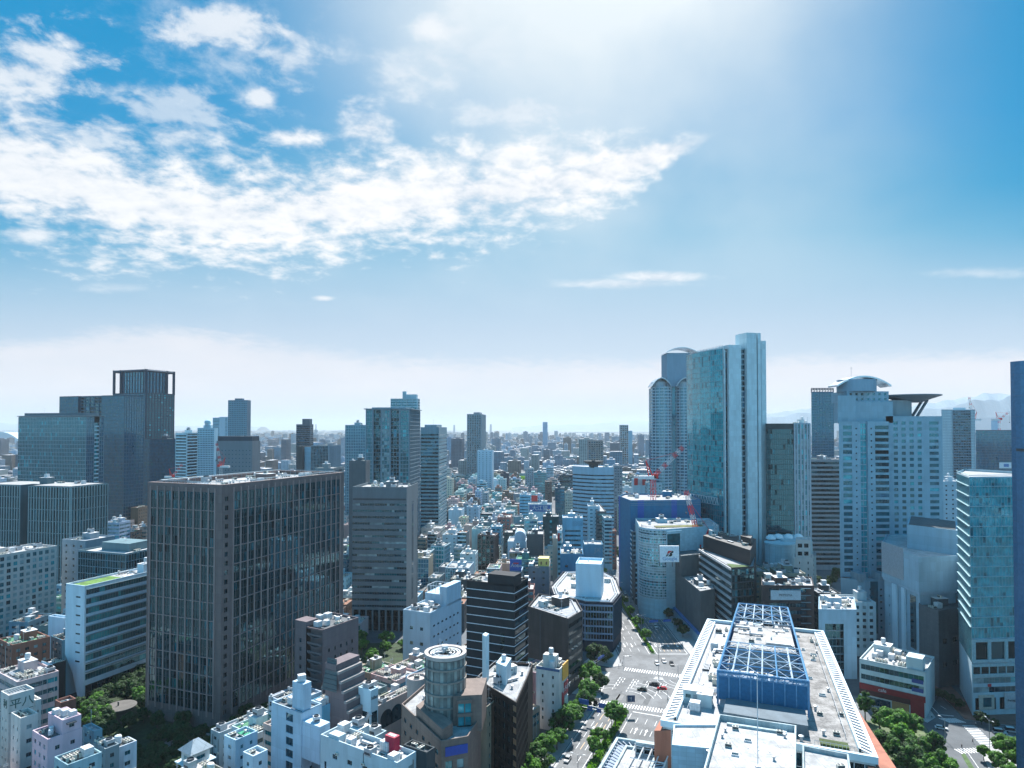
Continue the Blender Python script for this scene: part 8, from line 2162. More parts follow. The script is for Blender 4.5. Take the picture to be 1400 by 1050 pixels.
# px0, px1, top row, D, az, depth, colour, style, label
MID = [
 (613, 631, 697, 720, 4, 22, (.5, .58, .66), None, 'plain white blue box block with dark balcony edge, left of the pale slim stair tower', AP, 5),
 (638, 654, 693, 690, 4, 16, (.34, .46, .58), [('punch', 5, 3.4, .15, .4, 'black')] * 2, 'slim pale blue block with one column of dark windows in the low city', OF, 3),
 (638, 650, 676, 900, 4, 20, (.10, .075, .07), None, 'windowless chocolate brown block before the little hill of trees', OF, 3),
 (650, 667, 673, 905, 4, 20, (.3, .33, .36), P4(3.4), 'grey window grid block touching the chocolate brown one', AP, 3),
 (673, 681, 674, 930, 4, 16, (.05, .35, .38), B4(3.4, 'bright'), 'bright turquoise glass block, left of a pair with a dark gap', OF, 2),
 (682, 690, 674, 928, 4, 16, (.05, .33, .37), B4(3.4, 'bright'), 'bright turquoise glass block, right of a pair with a dark gap', OF, 2),
 (690, 703, 673, 925, 4, 16, (.2, .27, .33), P4(3), 'blue grey apartment block right of the turquoise pair', AP, 2),
 (702, 722, 675, 850, 4, 24, (.22, .24, .27), None, 'grey block framing a cream window front beside the distant avenue start', OF, 4),
 (706, 721, 681, 842, 4, 6, (.5, .5, .42), P4(3, 'lite', .6, .6), 'cream barred front set inside the grey framing block', OF, 2),
 (680, 698, 707, 660, 4, 24, (.34, .16, .14), P4(4), 'dusty red roofed low building in the middle of the low city', OF, 8),
 (702, 714, 706, 640, 4, 12, (.26, .29, .33), None, 'grey box tower standing over a dark teal cube', OF, 2),
 (702.5, 716, 719, 590, 4, 14, (.03, .09, .10), None, 'dark teal cube below the grey box tower', OF, 3),
 (653, 676, 731, 560, 10, 14, (.07, .05, .05), [('curt', 3.5, 3.5, 'black', (.6, .9), (.5, .4), plain('brown_rib', (.16, .11, .1), .6))] * 2, 'dark brown ribbed block with bent top edges in the low city', OF, 6),
 (609, 641, 776, 454, 6, 22, (.44, .50, .56), [('curt', 1.6, 1.2, 'lite', (.3, .08), (.25, .08), plain('white_grid', (.42, .48, .56), .6)), None], 'white grid tiled box building behind the black white-lined block', OF, 5),
 (629, 650, 757, 520, 5, 15, (.6, .63, .64), P4(5, 'black', .3, .3), 'small white office with three dark windows in the roof cluster', OF, 5),
 (605, 637, 731, 590, 5, 20, (.58, .62, .68), P4(7, 'black', .2, .25), 'wide white low building with stepped parapet', OF, 8),
 (576, 603, 722, 610, 5, 20, (.5, .5, .47), P4(5), 'pale beige block with grey balconies right behind the grey ribbon-window office', AP, 5),
 (578, 588, 756, 500, 5, 18, (.42, .48, .50), BL4(M_ALU), 'narrow balcony block at the right foot of the grey ribbon-window office', AP, 2),
 (589, 607, 745, 520, 12, 16, (.16, .22, .24), [('curt', 2, 3.4, 'bright', (.3, .3), (.8, .6), wall((.5, .55, .58), .05))] * 2, 'glassy block with rippled white balconies in the roof cluster', AP, 4),
 (575, 592, 676, 880, 4, 16, (.6, .64, .68), None, 'blank white cube at the foot of the teal banded tower', OF, 2),
 (575, 595, 694, 760, 4, 20, (.5, .54, .55), B4(3.4), 'white banded low block under the blank white cube', OF, 5),
 (742, 764, 706, 556, 4, 18, (.015, .055, .06), [('punch', 9, 4.4, .14, .42, 'lite', 4, 2), None], 'dark green slab with one bright window column, middle of the low city', OF, 4),
 (720, 743, 730, 500, 4, 20, (.085, .09, .10), [('lines', 1.9, plain('dark_joint', (.04, .04, .045), .6), .15)] * 2, 'dark charcoal slab with fine horizontal joints', OF, 5),
 (769, 797, 708, 560, 4, 20, (.22, .42, .56), [('band', 4, .4, 3, 'dark', 3, 9, 2)] * 2, 'sky blue office with blank upper wall and two window bands', OF, 4),
 (766, 797.5, 757, 452, 4, 24, (.055, .20, .33), [('punch', 7, 7.5, .25, .22, 'black', 8, 4)] * 2, 'strong blue walled building with machine crowded white roof behind the octagonal navy office', OF, 22),
 (798.5, 824, 744, 470, 4, 16, (.12, .27, .38), None, 'plain slate blue box with two pale letters on its face', OF, 2),
 (804, 820, 692, 600, 4, 18, (.42, .50, .58), P4(4, 'blue', .5, .3), 'white blue narrow office left of the avenue with a rooftop shed', OF, 5),
 (762, 768.5, 725, 485, 4, 26, (.6, .62, .64), B4(3.4), 'slim white tower with red sign and dark window bands', OF, 3),
 (755.5, 762, 736, 470, 4, 22, (.36, .30, .25), None, 'very slim beige tower left of the slim white red sign one', OF, 2),
 (722, 751, 774, 432, 6, 18, (.17, .19, .22), [('punch', 7, 4, .25, .3, 'black')] * 2, 'slate grey building with a yellow rooftop box', OF, 6),
 (759, 772, 667, 800, 4, 18, (.02, .08, .12), B4(3.6, 'blue'), 'dark navy glass tower with blue lit bands left of the curved banded office', OF, 3),
 (745, 754.5, 658, 940, 4, 20, (.09, .07, .07), [('punch', 6, 3.4, .25, .4, 'black')] * 2, 'dark brown slim tower beyond the navy glass tower', OF, 2),
 (730, 747.5, 646, 1090, 4, 20, (.08, .25, .30), B4(3.6, 'teal'), 'teal glass tower right of the distant avenue', OF, 3),
 (718, 729.5, 641, 1200, 4, 20, (.26, .28, .32), P4(3.4), 'grey apartment tower beside the distant avenue', AP, 2),
 (765, 783, 649, 1000, 4, 22, (.03, .06, .09), B4(3.6, 'dark'), 'dark navy office block behind the curved banded office left edge', OF, 4),
 (772, 784, 673, 800, 4, 18, (.36, .38, .34), P4(2.6, 'std'), 'cream green apartment block hugging the curved banded office', AP, 3),
 (839.5, 851, 637, 800, 4, 22, (.2, .21, .24), P4(3.2), 'mauve grey tower right of the curved banded office', AP, 2),
 (804, 825, 602, 1000, 4, 22, (.26, .235, .23), P4(3.4, 'dark', .6, .5), 'beige brown tower rising behind the curved banded office', AP, 2),
 (848, 859, 581, 1850, 4, 26, (.06, .10, .15), [('curt', 6, 6, 'dark', (1, .5), (1.4, .5), W_GREYB)], 'dark tower on the skyline left of the vault-roofed drum tower', AP, 1),
 (859.5, 864.5, 589, 1900, 4, 26, (.2, .4, .52), None, 'pale blue tower touching the dark skyline tower', AP, 1),
 (742, 748.5, 577, 3400, 4, 30, (.08, .25, .40), None, 'lone blue tower on the waterfront skyline near the centre', AP, 0),
 (816, 829, 699, 590, 2, 60, (.07, .08, .09), [('band', 3.2, .5, 2, 'std')] * 2, 'dark banded block on the left side of the far avenue', AP, 6),
 (826, 837, 708, 560, 2, 18, (.42, .47, .5), B4(3.2), 'pale block before the dark banded one on the far avenue', AP, 4),
 (833, 843, 726, 560, 2, 14, (.26, .09, .07), P4(3.4, 'std', .5, .5), 'brick red narrow block on the far avenue beside the blue netting', AP, 3),
 (866, 884, 655, 760, 3, 16, (.55, .58, .62), None, 'white block carrying red rooftop panels behind the blue-netted building', OF, 4),
 (885, 905, 660, 700, 3, 16, (.4, .46, .5), P4(4), 'pale grey block behind the blue-netted building roof', OF, 4),
 (600, 613, 775, 470, 6, 16, (.2, .22, .25), None, 'slate grey stair block left of the white grid tiled box', OF, 5),
 (585, 600, 790, 430, 8, 16, (.24, .26, .27), P4(4), 'grey block with stacked roof boxes below the grey ribbon-window office', OF, 8),
 (678, 697, 770, 470, 6, 14, (.45, .30, .2), None, 'beige brown sign box block left of the blue rooftop billboard', OF, 4),
 (697, 713, 780, 462, 6, 14, (.42, .52, .62), [('curt', 2, 4, 'bright', (.2, .1), (.2, .1), M_ALU)] * 2, 'white building carrying a blue billboard on its roof', OF, 3),
 (694, 719, 740, 520, 4, 24, (.6, .62, .68), None, 'white hall with a rounded arch wall on its roof', OF, 4),
 (868, 881, 770, 450, 2, 30, (.08, .09, .1), BL4(W_WHITE), 'dark block behind the round-cornered store on the avenue side', OF, 3),
 (240, 262, 668, 650, 10, 30, (.3, .34, .38), P4(4), 'small grey block between the tall left towers', OF, 3),
 (430, 455, 640, 620, 6, 30, (.2, .23, .25), B4(3.6), 'grey office roof just over the huge brown block', OF, 3),
 (1096, 1116, 760, 470, 3, 20, (.3, .33, .35), P4(4), 'grey block behind the domed white hall', OF, 4),
]
MREF = {}
for r_ in MID:
    x0, x1, yt, D, az, dp, c, st, lb, nm, cl = r_
    p, z = flat(x0, x1, yt, D, az, dp)
    b = simple(nm, lb, 'building', p, z, wall(c, .08), st, clut=cl, rmat=R_LIGHT if sum(c) > .5 else R_GREY, ref='-'); MREF[lb[:20]] = b
# curved banded office
a = at(783, 637, 720); e = at(839, 637, 700); z = a.z
n = 10; pts = []
for k in range(n + 1):
    t = k / n; p = V2(a).lerp(V2(e), t); bow = 9 * (4 * t * (1 - t)) * (1 if t > 0 else 1); pts.append(p + Vector((-.05, -1)) * bow * .9)
poly = pts + [V2(e) + Vector((3, 30)), V2(a) + Vector((3, 30))]
b = Bld('office_building', 'curved silver blue office with dark window bands and a small black winged roof top', 'office building', poly, z, wall((.34, .44, .54), .05), ref='the curved banded office')
b.walls([('band', 4.0, .34, 3, 'black', 3, 7, 0, .3)] * n, 1.0)
m = MB(); c = b.c; m.lathe((c.x, c.y - 4, z), [(5, -1), (5, 2), (11, 5.5), (11, 6.2), (2, 4.2), (2, 7), (0, 7)], 8); b.part('roof_crown', m, W_DARK); b.clutter(5, poly=[pts[1], pts[-2], poly[-2], poly[-1]], big=False); b.done(0)
# letters, billboards, signs on mid city roofs
def onb(key): return [v for k, v in MREF.items() if k.startswith(key)][0]
b = onb('plain slate blue'); sign_text(b, 'JX', b.poly[0], b.poly[1], b.z - 4.2, 4.6, M_ALU, t=.72)
b = onb('sky blue office'); sign_text(b, '回回', b.poly[0], b.poly[1], b.z - 5, 4.0, plain('slate_letter', (.09, .22, .33), .5), t=.72)
b = onb('white building carryi'[:14]); A_, B_ = b.poly[0], b.poly[1]; m = MB(); m.prism([(A_.x, A_.y), (B_.x, B_.y), (B_.x, B_.y + .5), (A_.x, A_.y + .5)], b.z - 1, b.z + 8); sb = b.part('billboard', m, plain('billboard_blue', (.01, .10, .40), .5)); sign_text(b, 'Aoba', A_, B_, b.z + 3.6, 3.6, M_WMETAL, parent=sb, t=.55, out=.1); panel(b, 'red_bar', A_, B_, .3, .75, b.z + 4.6, b.z + 5.6, plain('sign_red', (.5, .03, .05), .5), .1, .1, sb)
b = onb('slate grey building w'[:16]); m = MB(); q = cutp(b.poly, .48, .98, .05, .5); m.prism([(v.x, v.y) for v in q], b.z - 1, b.z + 5); yb = b.part('yellow_box', m, plain('yellow_box', (.6, .5, .14), .6))
for t in (.2, .7): panel(b, 'window', q[0], q[1], t, t + .14, b.z + 1, b.z + 3, plain('brown_window', (.12, .06, .03), .5), .0, .05, yb)
b = onb('slim white tower with'[:18]); panel(b, 'red_sign', b.poly[3], b.poly[0], .1, .6, b.z - 8, b.z - 1, plain('sign_red', (.4, .02, .03), .5), .05, .3); panel(b, 'red_sign', b.poly[0], b.poly[1], .1, .5, b.z - 8, b.z - 2, plain('sign_red', (.4, .02, .03), .5), .05, .3)
b = onb('white block carrying'[:16]); A_, B_ = b.poly[0], b.poly[1]
for t0, t1 in ((0.05, .33), (.67, .95)): panel(b, 'red_panel', A_, B_, t0, t1, b.z - 7, b.z + 1, plain('bright_red', (.6, .02, .02), .5), .1, .3)
panel(b, 'round_emblem', A_, B_, .36, .64, b.z - 6.5, b.z + .8, plain('pink_panel', (.5, .4, .42), .5), .1, .3)
# long blue lettered board on a low white building, and a red board
p, z = flat(722, 754, 689, 700, 4, 14); b = simple(OF, 'white low building with a wide blue lettered board across its top', 'building', p, z, wall((.5, .54, .58), .06), None, clut=3, ref='-'); panel(b, 'sign_board', b.poly[0], b.poly[1], .06, .95, z - 8, z - 1, plain('sign_blue2', (.02, .10, .30), .5), .1, .3); sign_text(b, '大江望', b.poly[0], b.poly[1], z - 4.5, 5.6, M_WMETAL, t=.5, out=.6)
p, z = flat(724, 735, 683, 780, 4, 12); b = simple(OF, 'low building with a bright red roof board behind the blue lettered board', 'building', p, z, wall((.3, .3, .32), .06), None, clut=1, ref='-'); panel(b, 'red_board', b.poly[0], b.poly[1], 0, 1, z - 2, z + 5, plain('bright_red', (.6, .02, .02), .5), .1, .3)
b = onb('white hall with a rou'[:18]); 
m = MB(); A_, B_ = b.poly[0], b.poly[1]; d = (B_ - A_).normalized(); cpt = lerp(A_, B_, .68) + Vector((0, .6)); fr = [Vector((*(cpt + d * 4.4 * math.cos(t)), b.z + 3.5 + 4.4 * math.sin(t))) for t in [math.pi * k / 14 for k in range(15)]]; fr = [Vector((*(cpt + d * 4.4), b.z - 1))] + fr + [Vector((*(cpt - d * 4.4), b.z - 1))]; bk = [v + Vector((.5, 16, 0)) for v in fr]
m.ngon(fr); m.ngon(bk[::-1])
for k in range(len(fr) - 1): m.quad(fr[k + 1], fr[k], bk[k], bk[k + 1])
b.part('arched_roof', m, wall((.5, .52, .6), .05))
# elevated expressway crossing the mid city
def viaduct(pa, pb, D, zt, label):
    a, c = at(pa, 0, D).x, at(pb, 0, D).x
    r0 = root('elevated_expressway', label, 'expressway', ((a + c) / 2, D, 0)); cx_ = (a + c) / 2
    m = MB(); m.box((0, 0, zt - .8), ((c - a) / 2, 9, .8)); link('deck', m.mesh('deck', wall((.3, .36, .38), .06)), r0)
    for sy in (-9.1, 9.1): m = MB(); m.box((0, sy, zt + .8), ((c - a) / 2, .12, 1.6)); link('sound_wall', m.mesh('sound_wall', plain('teal_panel', (.14, .27, .29), .5)), r0)
    nn_ = max(2, int((c - a) / 30))
    for k in range(nn_): m = MB(); m.box((-(c - a) / 2 + (k + .5) * (c - a) / nn_, 0, zt / 2 - .8), (1.2, 2.5, zt / 2 - .8)); link('pier', m.mesh('pier', W_GREYB), r0)
viaduct(645, 770, 690, 13, 'elevated expressway with teal sound walls crossing the low city, nearest stretch'); viaduct(655, 905, 1380, 22, 'elevated expressway crossing before the lone ribbed tower, middle distance'); viaduct(770, 905, 2100, 26, 'long pale elevated road far beyond the beige brown tower')

# ================================================================ FILLER CITY
from mathutils.bvhtree import BVHTree
def bvh():
    v = []; f = []
    for poly, z, _ in ALLB:
        i = len(v); n = len(poly); v += [(p[0], p[1], -1) for p in poly] + [(p[0], p[1], z) for p in poly]
        for k in range(n): j = (k + 1) % n; f.append((i + k, i + j, i + n + j, i + n + k))
        f.append(tuple(i + n + k for k in range(n)))
    return BVHTree.FromPolygons(v, f)
ROADP = [[bs(-150, -9), bs(-150, 46), bs(70, 46), bs(70, 90), bs(118, 120), Vector((106, 352)), Vector((103, 740)), Vector((64, 1012)), Vector((36, 1012)), Vector((48, 740)), Vector((44, 352)), bs(108, -26), bs(104, -78), bs(66, -78), bs(64, -9)],
         [Vector((24, 1000)), Vector((66, 1000)), Vector((34, 1800)), Vector((0, 1800))], GARDEN, PARK2,
         [gp(1140, 960), gp(1262, 928), gp(1272, 925), gp(1330, 960), gp(1440, 970), gp(1500, 1150), gp(1150, 1150)]]
def overlap(poly, pad=2.0):
    c = sum(poly, Vector((0, 0))) / 4; r_ = max((p - c).length for p in poly)
    for P2, _, _ in ALLB:
        if len(P2) < 3: continue
        c2 = sum(P2, Vector((0, 0))) / len(P2)
        if (c - c2).length > r_ + max((p - c2).length for p in P2) + pad: continue
        g = inset(poly, -pad) ; tst = g + [quadp(g, s, t) for s in (0, .25, .5, .75, 1) for t in (0, .25, .5, .75, 1)]
        if any(inpoly(p, P2) for p in tst): return True
        if any(inpoly(p, g) for p in P2): return True
        n2 = len(P2)
        for k in range(n2):
            for t in (.25, .5, .75):
                if inpoly(lerp(P2[k], P2[(k + 1) % n2], t), g): return True
    for P2 in ROADP:
        if any(inpoly(p, P2) for p in poly) or inpoly(c, P2) or any(inpoly(p, poly) for p in P2): return True
    return False
def proj(p):
    v = Vector(p) - Vector((0, 0, CAMH)); f_ = v.y * math.cos(PITCH) + v.z * math.sin(PITCH)
    return 700 + FOC * v.x / f_, CY - FOC * (v.z * math.cos(PITCH) - v.y * math.sin(PITCH)) / f_
def seen(T, poly, z):
    cam_ = Vector((0, 0, CAMH)); n = 0
    for s, t, zz in ((.1, .1, z + .3), (.9, .1, z + .3), (.5, .5, z + .3), (.1, .9, z + .3), (.9, .9, z + .3), (.2, -.01, z * .7), (.8, -.01, z * .7), (.5, -.01, z * .4)):
        p = quadp(poly, s, t); p = Vector((p.x, p.y, zz)); d = p - cam_; L = d.length
        h = T.ray_cast(cam_, d.normalized(), L - .5)
        if h[0] is None: n += 1
    return n
cand = []; rr = random.Random(21)
def grid(az, x0, x1, y0, y1, bw, bd, sw, ox=0, oy=0):
    e1, e2 = dirs(az); E1 = Vector((e1.x, e1.y)); E2 = Vector((e2.x, e2.y))
    N_ = 80
    for i in range(-N_, N_):
        for j in range(-N_, N_):
            o = E2 * (i * (bw + sw) + ox) + E1 * (j * (bd + sw) + oy)
            if not (x0 - 90 < o.x < x1 + 90 and y0 - 90 < o.y < y1 + 90): continue
            u = 0
            while u < bw - 8:
                w_ = rr.uniform(8.5, 18); w_ = min(w_, bw - u); 
                if bw - u - w_ < 8: w_ = bw - u
                for half in (0, 1):
                    d0 = bd / 2 - rr.uniform(.3, 1.5)
                    a = o + E2 * u + E1 * (half * bd / 2 + .2); pl = [a, a + E2 * (w_ - .8), a + E2 * (w_ - .8) + E1 * d0, a + E1 * d0]
                    c = (pl[0] + pl[2]) / 2
                    if x0 <= c.x <= x1 and y0 <= c.y <= y1: cand.append((c.y, pl, az))
                u += w_
grid(34, -230, 60, 150, 345, 44, 30, 4.5)
grid(5, -420, 560, 345, 1300, 50, 33, 5.5)
cand.sort(key=lambda q: q[0])
PALW = [('white', (.58, .62, .66)), ('white', (.62, .63, .65)), ('pale blue', (.40, .50, .60)), ('light grey', (.40, .42, .44)), ('cream', (.50, .48, .42)), ('beige', (.36, .31, .26)), ('grey', (.24, .26, .28)), ('slate', (.13, .16, .19)), ('brown', (.14, .10, .085)), ('teal', (.10, .24, .27)), ('dark', (.05, .06, .07)), ('brick red', (.24, .10, .08)), ('grey green', (.20, .25, .23)), ('sky blue', (.20, .40, .54)), ('pinkish', (.48, .36, .36)), ('tan', (.42, .34, .26)), ('white', (.64, .64, .64))]
RFW = [('white roof', R_WHITE), ('pale roof', R_LIGHT), ('pale roof', R_LIGHT), ('grey roof', R_GREY), ('dark roof', R_DARK), ('green roof', roofm((.10, .28, .16), .35)), ('rusty roof', roofm((.30, .15, .10), .4)), ('white roof', R_WHITE)]
T = bvh(); added = 0; FILL = []; far_rest = []
LMAX = 285; cnt = {'office_building': 0, 'apartment_building': 0, 'shop_building': 0}
for cnt_i, (yy, pl, az) in enumerate(cand):
    c = (pl[0] + pl[2]) / 2
    if abs(c.x) > .80 * c.y + 12: continue
    if overlap(pl, .3): continue
    near = c.y < 345
    area_ = (pl[1] - pl[0]).length
    if near: h = rr.choice((9, 12, 12, 15, 18, 21, 24)) + rr.uniform(-1, 1)
    else: h = rr.choice((10, 14, 17, 20, 24, 27, 31)) + rr.uniform(-1.5, 1.5) + (rr.uniform(8, 22) if rr.random() < .10 else 0)
    if near:
        px_, py_ = proj((c.x, c.y, h))
        if px_ < 115 and c.y < 260: h = min(h, 15)
        if 640 < px_ < 900: h = min(h, 15)
        if 430 < px_ < 560 and c.y > 250: h = min(h, 12)
    else:
        px_, py_ = proj((c.x, c.y, h))
        if px_ < 575 and c.y < 620: h = min(h, 18)
        if 470 < px_ < 575 and c.y < 480: h = min(h, 10)
        if 600 < px_ < 780 and c.y < 440: h = min(h, 22)
    if not seen(T, pl, h): continue
    px_, py_ = proj((c.x, c.y, h))
    cn, cc_ = rr.choice(PALW); rn, rm = rr.choice(RFW)
    if near and rr.random() < .4: cn, cc_ = rr.choice((('pinkish', (.50, .38, .37)), ('tan', (.44, .35, .26)), ('cream', (.54, .50, .42)), ('brown', (.18, .12, .095)), ('beige', (.40, .34, .27))))
    cc_ = tuple(q * rr.uniform(.88, 1.08) for q in cc_)
    rest = len(FILL) >= 560
    ALLB.append((pl, h, '-'))
    if rest: far_rest.append((pl, h, cc_)); added += 1
    else:
        FILL.append((pl, h, cn, cc_, rn, rm, px_, py_, c)); added += 1
    if added % 60 == 0: T = bvh()
# names and truthful labels
HREFS = [(sum(p, Vector((0, 0))) / len(p), z, r) for p, z, r in ALLB if r and r.startswith('the ')]
HR = []
for c, z, r in HREFS:
    HR.append((proj((c.x, c.y, z * .6)), c, r))
ORD = ['', 'second ', 'third ', 'fourth ', 'fifth ', 'sixth ', 'seventh ', 'eighth ', 'ninth ', 'tenth ']
def words_of(i, pl, h, cn, rn, px_, py_, c):
    w_ = (pl[1] - pl[0]).length; fl = max(2, round(h / 3.3))
    size = 'slim' if w_ < 12.5 else 'broad' if w_ > 19 else ''
    hgt = 'low' if h < 13 else 'tall' if h > 30 else 'midrise'
    best = min(HR, key=lambda q: (q[0][0] - px_) ** 2 + ((q[1] - c).length * .35) ** 2)
    dx = px_ - best[0][0]; dy = c.y - best[1].y
    rel = ('behind' if dy > abs(dx) * c.y / 900 * 1.2 else 'in front of' if -dy > abs(dx) * c.y / 900 * 1.2 else 'right of' if dx > 0 else 'left of')
    return ' '.join(x for x in (cn, size, '' if hgt == 'midrise' else hgt, 'block with', rn) if x), ('before' if rel == 'in front of' else rel) + ' ' + best[2]
lab = {}; info = []
for i, (pl, h, cn, cc_, rn, rm, px_, py_, c) in enumerate(FILL):
    a, r_ = words_of(i, pl, h, cn, rn, px_, py_, c); lab.setdefault((a, r_), []).append(i); info.append((a, r_))
final = {}
for (a, r_), ids in lab.items():
    ids.sort(key=lambda i: FILL[i][8].y)
    for k, i in enumerate(ids):
        final[i] = f'{a}, {r_}' if len(ids) == 1 else (f'{ORD[k]}nearest {a}, {r_}' if k < 10 else f'far {a}, {r_}')
nk = 0
SM = {}
for i, (pl, h, cn, cc_, rn, rm, px_, py_, c) in enumerate(FILL):
    sty = rr.random(); D = c.y
    nm = 'shop_building' if h < 13 else ('apartment_building' if i % 2 else 'office_building')
    pal = rr.choice(('std', 'std', 'dark', 'lite', 'teal', 'blue'))
    if sty < .5: st = [('punch', rr.uniform(2.6, 4.2), 3.25, rr.uniform(.35, .62), rr.uniform(.36, .52), pal, 3.5, 1.3)] * 4
    elif sty < .72: st = [('band', 3.4, rr.uniform(.4, .55), 2.0, pal, 3.5, 1.2)] * 4
    elif sty < .82 and h > 13: st = [('balc', 3.1, 'dark', 6.5, rr.choice((M_ALU, W_WHITE))), ('punch', 5, 3.25, .25, .35, pal)] * 2
    elif sty < .9: st = [('curt', 1.9, 3.5, rr.choice(('teal', 'blue', 'dark')), (.18, .1), (.5, .12), M_ALU), None, None, None]
    else: st = [None, ('punch', 4, 3.25, .3, .4, pal), None, ('punch', 4, 3.25, .3, .4, pal)]
    if D > 620 and st[0] and st[0][0] == 'balc': st = [('band', 3.2, .5, 3, pal)] * 2
    b = Bld(nm, final[i], 'building', pl, h, wall(tuple(round(q, 2) for q in cc_), .1), ref='-', reg=False)
    b.walls(st, .8, rmat=rm)
    n = rr.randint(12, 20) if D < 345 else rr.randint(6, 12) if D < 480 else rr.randint(3, 8) if D < 700 else rr.randint(1, 4)
    if D < 800: b.clutter(n)
    else:
        q = cutp(b.rpoly, .2, .6, .3, .7); m = MB(); m.prism([(v.x, v.y) for v in q], h - .8, h + 2.6); b.part('penthouse', m, b.wm)
        if n > 2: b.put('water_tank', *quadp(pl, .75, .5), h - .8)
    if D < 345: b.fittings(i + 1)
    b.done(40 if D < 345 else 16 if D < 420 else 0)
print('FILL', len(FILL), 'rest', len(far_rest), 'objs', len(bpy.data.objects))

# ================================================================ FAR CITY (one mass)
def citymat(col, fl=3.3, seed=0):
    m, nt, p = principled('far_facade', col, .85)
    t = nt.n('ShaderNodeTexCoord').outputs['Object']; s3 = nt.n('ShaderNodeSeparateXYZ', ins={0: t}).outputs
    u = nt.m('ADD', s3[0], s3[1]); v = nt.n('ShaderNodeCombineXYZ', ins={0: u, 1: s3[2], 2: 0.0}).outputs[0]
    br = nt.n('ShaderNodeTexBrick', offset=0.0, ins={'Vector': v, 'Scale': 1.0, 'Mortar Size': .32, 'Mortar Smooth': 0.0, 'Brick Width': 3.1, 'Row Height': fl, 'Color1': (.42, .46, .5, 1), 'Color2': (.25, .3, .34, 1), 'Mortar': (1, 1, 1, 1)}).outputs[0]
    nz = nt.n('ShaderNodeSeparateXYZ', ins={0: nt.n('ShaderNodeNewGeometry').outputs['Normal']}).outputs[2]
    big = nt.n('ShaderNodeTexNoise', ins={'Vector': t, 'Scale': .02, 'Detail': 2.0}).outputs[0]
    c = nt.mix(nt.ss(big, .35, .65), (col[0] * .5, col[1] * .72, col[2] * .85), (col[0] * .85, col[1] * 1.12, col[2] * 1.25))  # walls tinted bluish, the blue of distance haze put into their colour
    wallc = nt.mix(1.0, c, br, 'MULTIPLY')
    roofc = nt.mix(nt.ss(nt.n('ShaderNodeTexNoise', ins={'Vector': t, 'Scale': .09, 'Detail': 3.0}).outputs[0], .4, .6), (.3, .31, .33), (.66, .67, .7))
    nt.nt.links.new(nt.mix(nt.m('GREATER_THAN', nz, .5), wallc, roofc), p.inputs['Base Color']); return m
FM = [citymat(c, f) for c, f in (((.50, .53, .56), 3.2), ((.36, .40, .44), 3.6), ((.42, .38, .34), 3.1), ((.24, .28, .33), 3.4), ((.14, .16, .19), 3.8), ((.26, .17, .14), 3.2), ((.34, .46, .56), 3.3), ((.12, .24, .30), 3.6))]
fc = MB(); rr = random.Random(77)
for pl, h, _ in far_rest: fc.prism([(p.x, p.y) for p in pl], 0, h, rr.randrange(8))
def fbox(x, y, w_, d, h, az, m=None):
    if inpoly(Vector((x, y)), ROADP[1]): return
    ca, sa = math.cos(-R(az)), math.sin(-R(az)); hw, hd = w_ / 2, d / 2
    m = rr.randrange(8) if m is None else m
    fc.prism([(x + a * ca - b_ * sa, y + a * sa + b_ * ca) for a, b_ in ((-hw, -hd), (hw, -hd), (hw, hd), (-hw, hd))], 0, h, m)
    if h > 14 and rr.random() < .6: fc.prism([(x + (a * .4 + .1 * hw) * ca - b_ * .4 * sa, y + a * .4 * sa + b_ * .4 * ca) for a, b_ in ((-hw, -hd), (hw, -hd), (hw, hd), (-hw, hd))], h, h + rr.uniform(2, 4), m)
y = 1290.0
while y < 8600:
    step = 26 + y * .012
    x = -.86 * y - 40
    while x < .9 * y + 40:
        w_ = rr.uniform(10, 26) * (1 + y / 9000); gap = rr.uniform(1, 6) * (1 + y / 4000)
        lim = 8100 - (0 if abs(x) > 2200 else 0)
        ok_ = inpoly(Vector((x, y)), [Vector(q) for q in land]) and rr.random() > .12
        if -1 < (x - 17 + (y - 1300) * .035) / 1 < 0: ok_ = False
        if ok_ and not (1000 < y < 1850 and abs(x - lerp(46, 10, (y - 1000) / 800)) < 26):
            h = rr.choice((8, 10, 12, 14, 18, 22, 26, 32)) * rr.uniform(.8, 1.15)
            if rr.random() < .07: h = rr.uniform(38, 62)
            if rr.random() < .012 and y < 6500: h = rr.uniform(68, 98)
            fbox(x + w_ / 2, y + rr.uniform(-6, 6), w_, rr.uniform(12, step * .8), h, 5 + 6 * math.sin(x * .002 + y * .001))
        x += w_ + gap
    y += step
y = 8600.0
while y < 20000:
    x = -.9 * y
    while x < .9 * y:
        if inpoly(Vector((x, y)), [Vector(q) for q in land]) and rr.random() < .5: fbox(x, y, rr.uniform(40, 160), rr.uniform(40, 120), rr.choice((10, 14, 20, 30, 45)) * rr.uniform(.8, 1.2), 5)
        x += rr.uniform(90, 260)
    y += 420
# the city goes on behind the viewpoint too: the glass fronts mirror it
rr = random.Random(99); y = -90.0
while y > -2600:
    x = -1500.0
    while x < 1500:
        w_ = rr.uniform(14, 34)
        if rr.random() < .85 and (abs(x) > 60 or y < -160): fbox(x, y, w_, rr.uniform(14, 28), rr.choice((18, 25, 30, 40, 55, 75)) * rr.uniform(.8, 1.1), 12)
        x += w_ + rr.uniform(2, 12)
    y -= 44
o = struct('far_city', fc, FM, 'stuff')
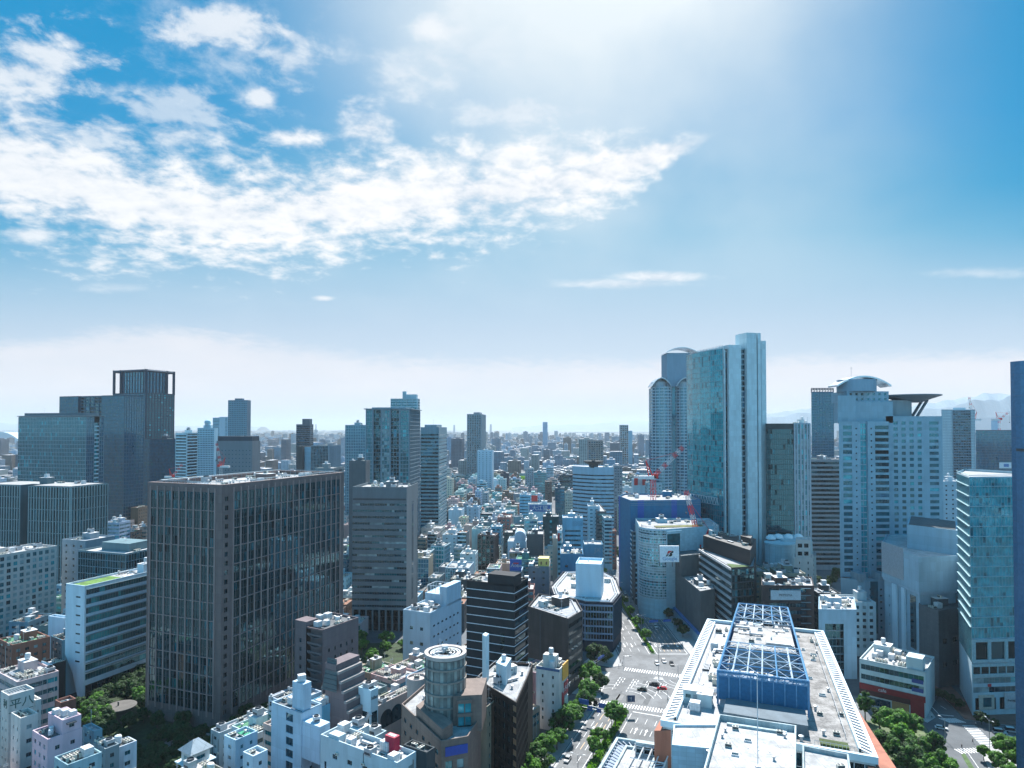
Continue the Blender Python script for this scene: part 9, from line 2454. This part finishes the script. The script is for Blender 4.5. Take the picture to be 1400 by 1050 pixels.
# far tree clumps (parks) among the low city
fg = MB(); rr = random.Random(5)
for (px, py, n, sp) in [(668, 668, 60, 30), (640, 668, 25, 18), (706, 652, 30, 22), (712, 680, 25, 18), (700, 690, 25, 14), (480, 720, 40, 25), (705, 665, 30, 14)]:
    c = gp(px, py + 4)
    for k in range(n * 14):
        p = c + Vector((rr.gauss(0, sp * .5), rr.gauss(0, sp * .6))); z_ = rr.uniform(2, 10 if py > 660 else 9); s_ = 1.3
        a = Vector((rr.gauss(0, 1), rr.gauss(0, 1), rr.gauss(0, 1) + .5)).normalized(); u = a.orthogonal() * s_; v = a.cross(u); q = Vector((p.x, p.y, z_)); fg.quad(q - u - v, q + u - v, q + u + v, q - u + v)
o = link('distant_greenery', fg.mesh('distant_greenery', LEAF[0])); o['kind'] = 'stuff'
# waterfront landmarks
p_ = at(432, 580, 6500); r0 = root('chimney', 'thin mast on a stepped base on the harbour skyline left of centre', 'mast', (p_.x, 6500, 0)); m = MB(); m.lathe((0, 0, 0), [(40, 0), (34, 60), (20, 75), (18, 100), (5, 108), (4, p_.z), (0, p_.z + 2)], 10); link('shaft', m.mesh('shaft', wall((.2, .25, .3), .05)), r0)
for px, yt in ((621, 581), (671, 580)):
    p_ = at(px, yt, 12000); r0 = root('chimney', 'tall far chimney on the waterfront skyline, %s of two' % ('left' if px < 650 else 'right'), 'chimney', (p_.x, 12000, 0)); m = MB(); m.lathe((0, 0, 0), [(22, 0), (16, p_.z), (0, p_.z)], 10); link('shaft', m.mesh('shaft', wall((.2, .28, .36), .05)), r0)
# suspension bridge low over the bay
r0 = root('bay_bridge', 'long thin bridge low across the bright bay', 'bridge', (2300, 11500, 0))
m = MB(); m.box((0, 0, 38), (1300, 10, 4)); link('deck', m.mesh('deck', W_GREYB), r0)
for k in range(-6, 7): m = MB(); m.box((k * 200, 0, 18), (6, 8, 18)); link('pier', m.mesh('pier', W_GREYB), r0)
# arched hangar roof far left
r0 = root('arena', 'pale arched arena roof on the far left skyline', 'arena', (at(14, 590, 4200).x, 4200, 0)); m = MB(); n = 16
for i in range(n):
    f = lambda t: (-150 + 300 * t, 20 + 75 * math.sin(math.pi * t)); (x0, z0), (x1, z1) = f(i / n), f((i + 1) / n); m.quad((x0, -80, z0), (x1, -80, z1), (x1, 80, z1), (x0, 80, z0)); m.quad((x0, -80, 0), (x1, -80, 0), (x1, -80, z1), (x0, -80, z0))
link('vault_roof', m.mesh('vault_roof', plain('arena_roof', (.35, .5, .6), .5)), r0)
# ================================================================ HAZE
hm = bpy.data.materials.new('haze_air'); hm.use_nodes = True; hn = NT(hm.node_tree)
for x in list(hm.node_tree.nodes): hm.node_tree.nodes.remove(x)
ho = hn.n('ShaderNodeOutputMaterial'); pv = hn.n('ShaderNodeVolumePrincipled'); pv.inputs['Color'].default_value = (.70, .81, .89, 1); pv.inputs['Density'].default_value = HAZE_D = 5.6e-5; pv.inputs['Anisotropy'].default_value = .15
hm.node_tree.links.new(pv.outputs[0], ho.inputs['Volume'])
m = MB(); m.prism([(-47000, -4200), (47000, -4200), (47000, 47000), (-47000, 47000)], -4, 500, bot=True)
struct('haze', m, hm, 'stuff')
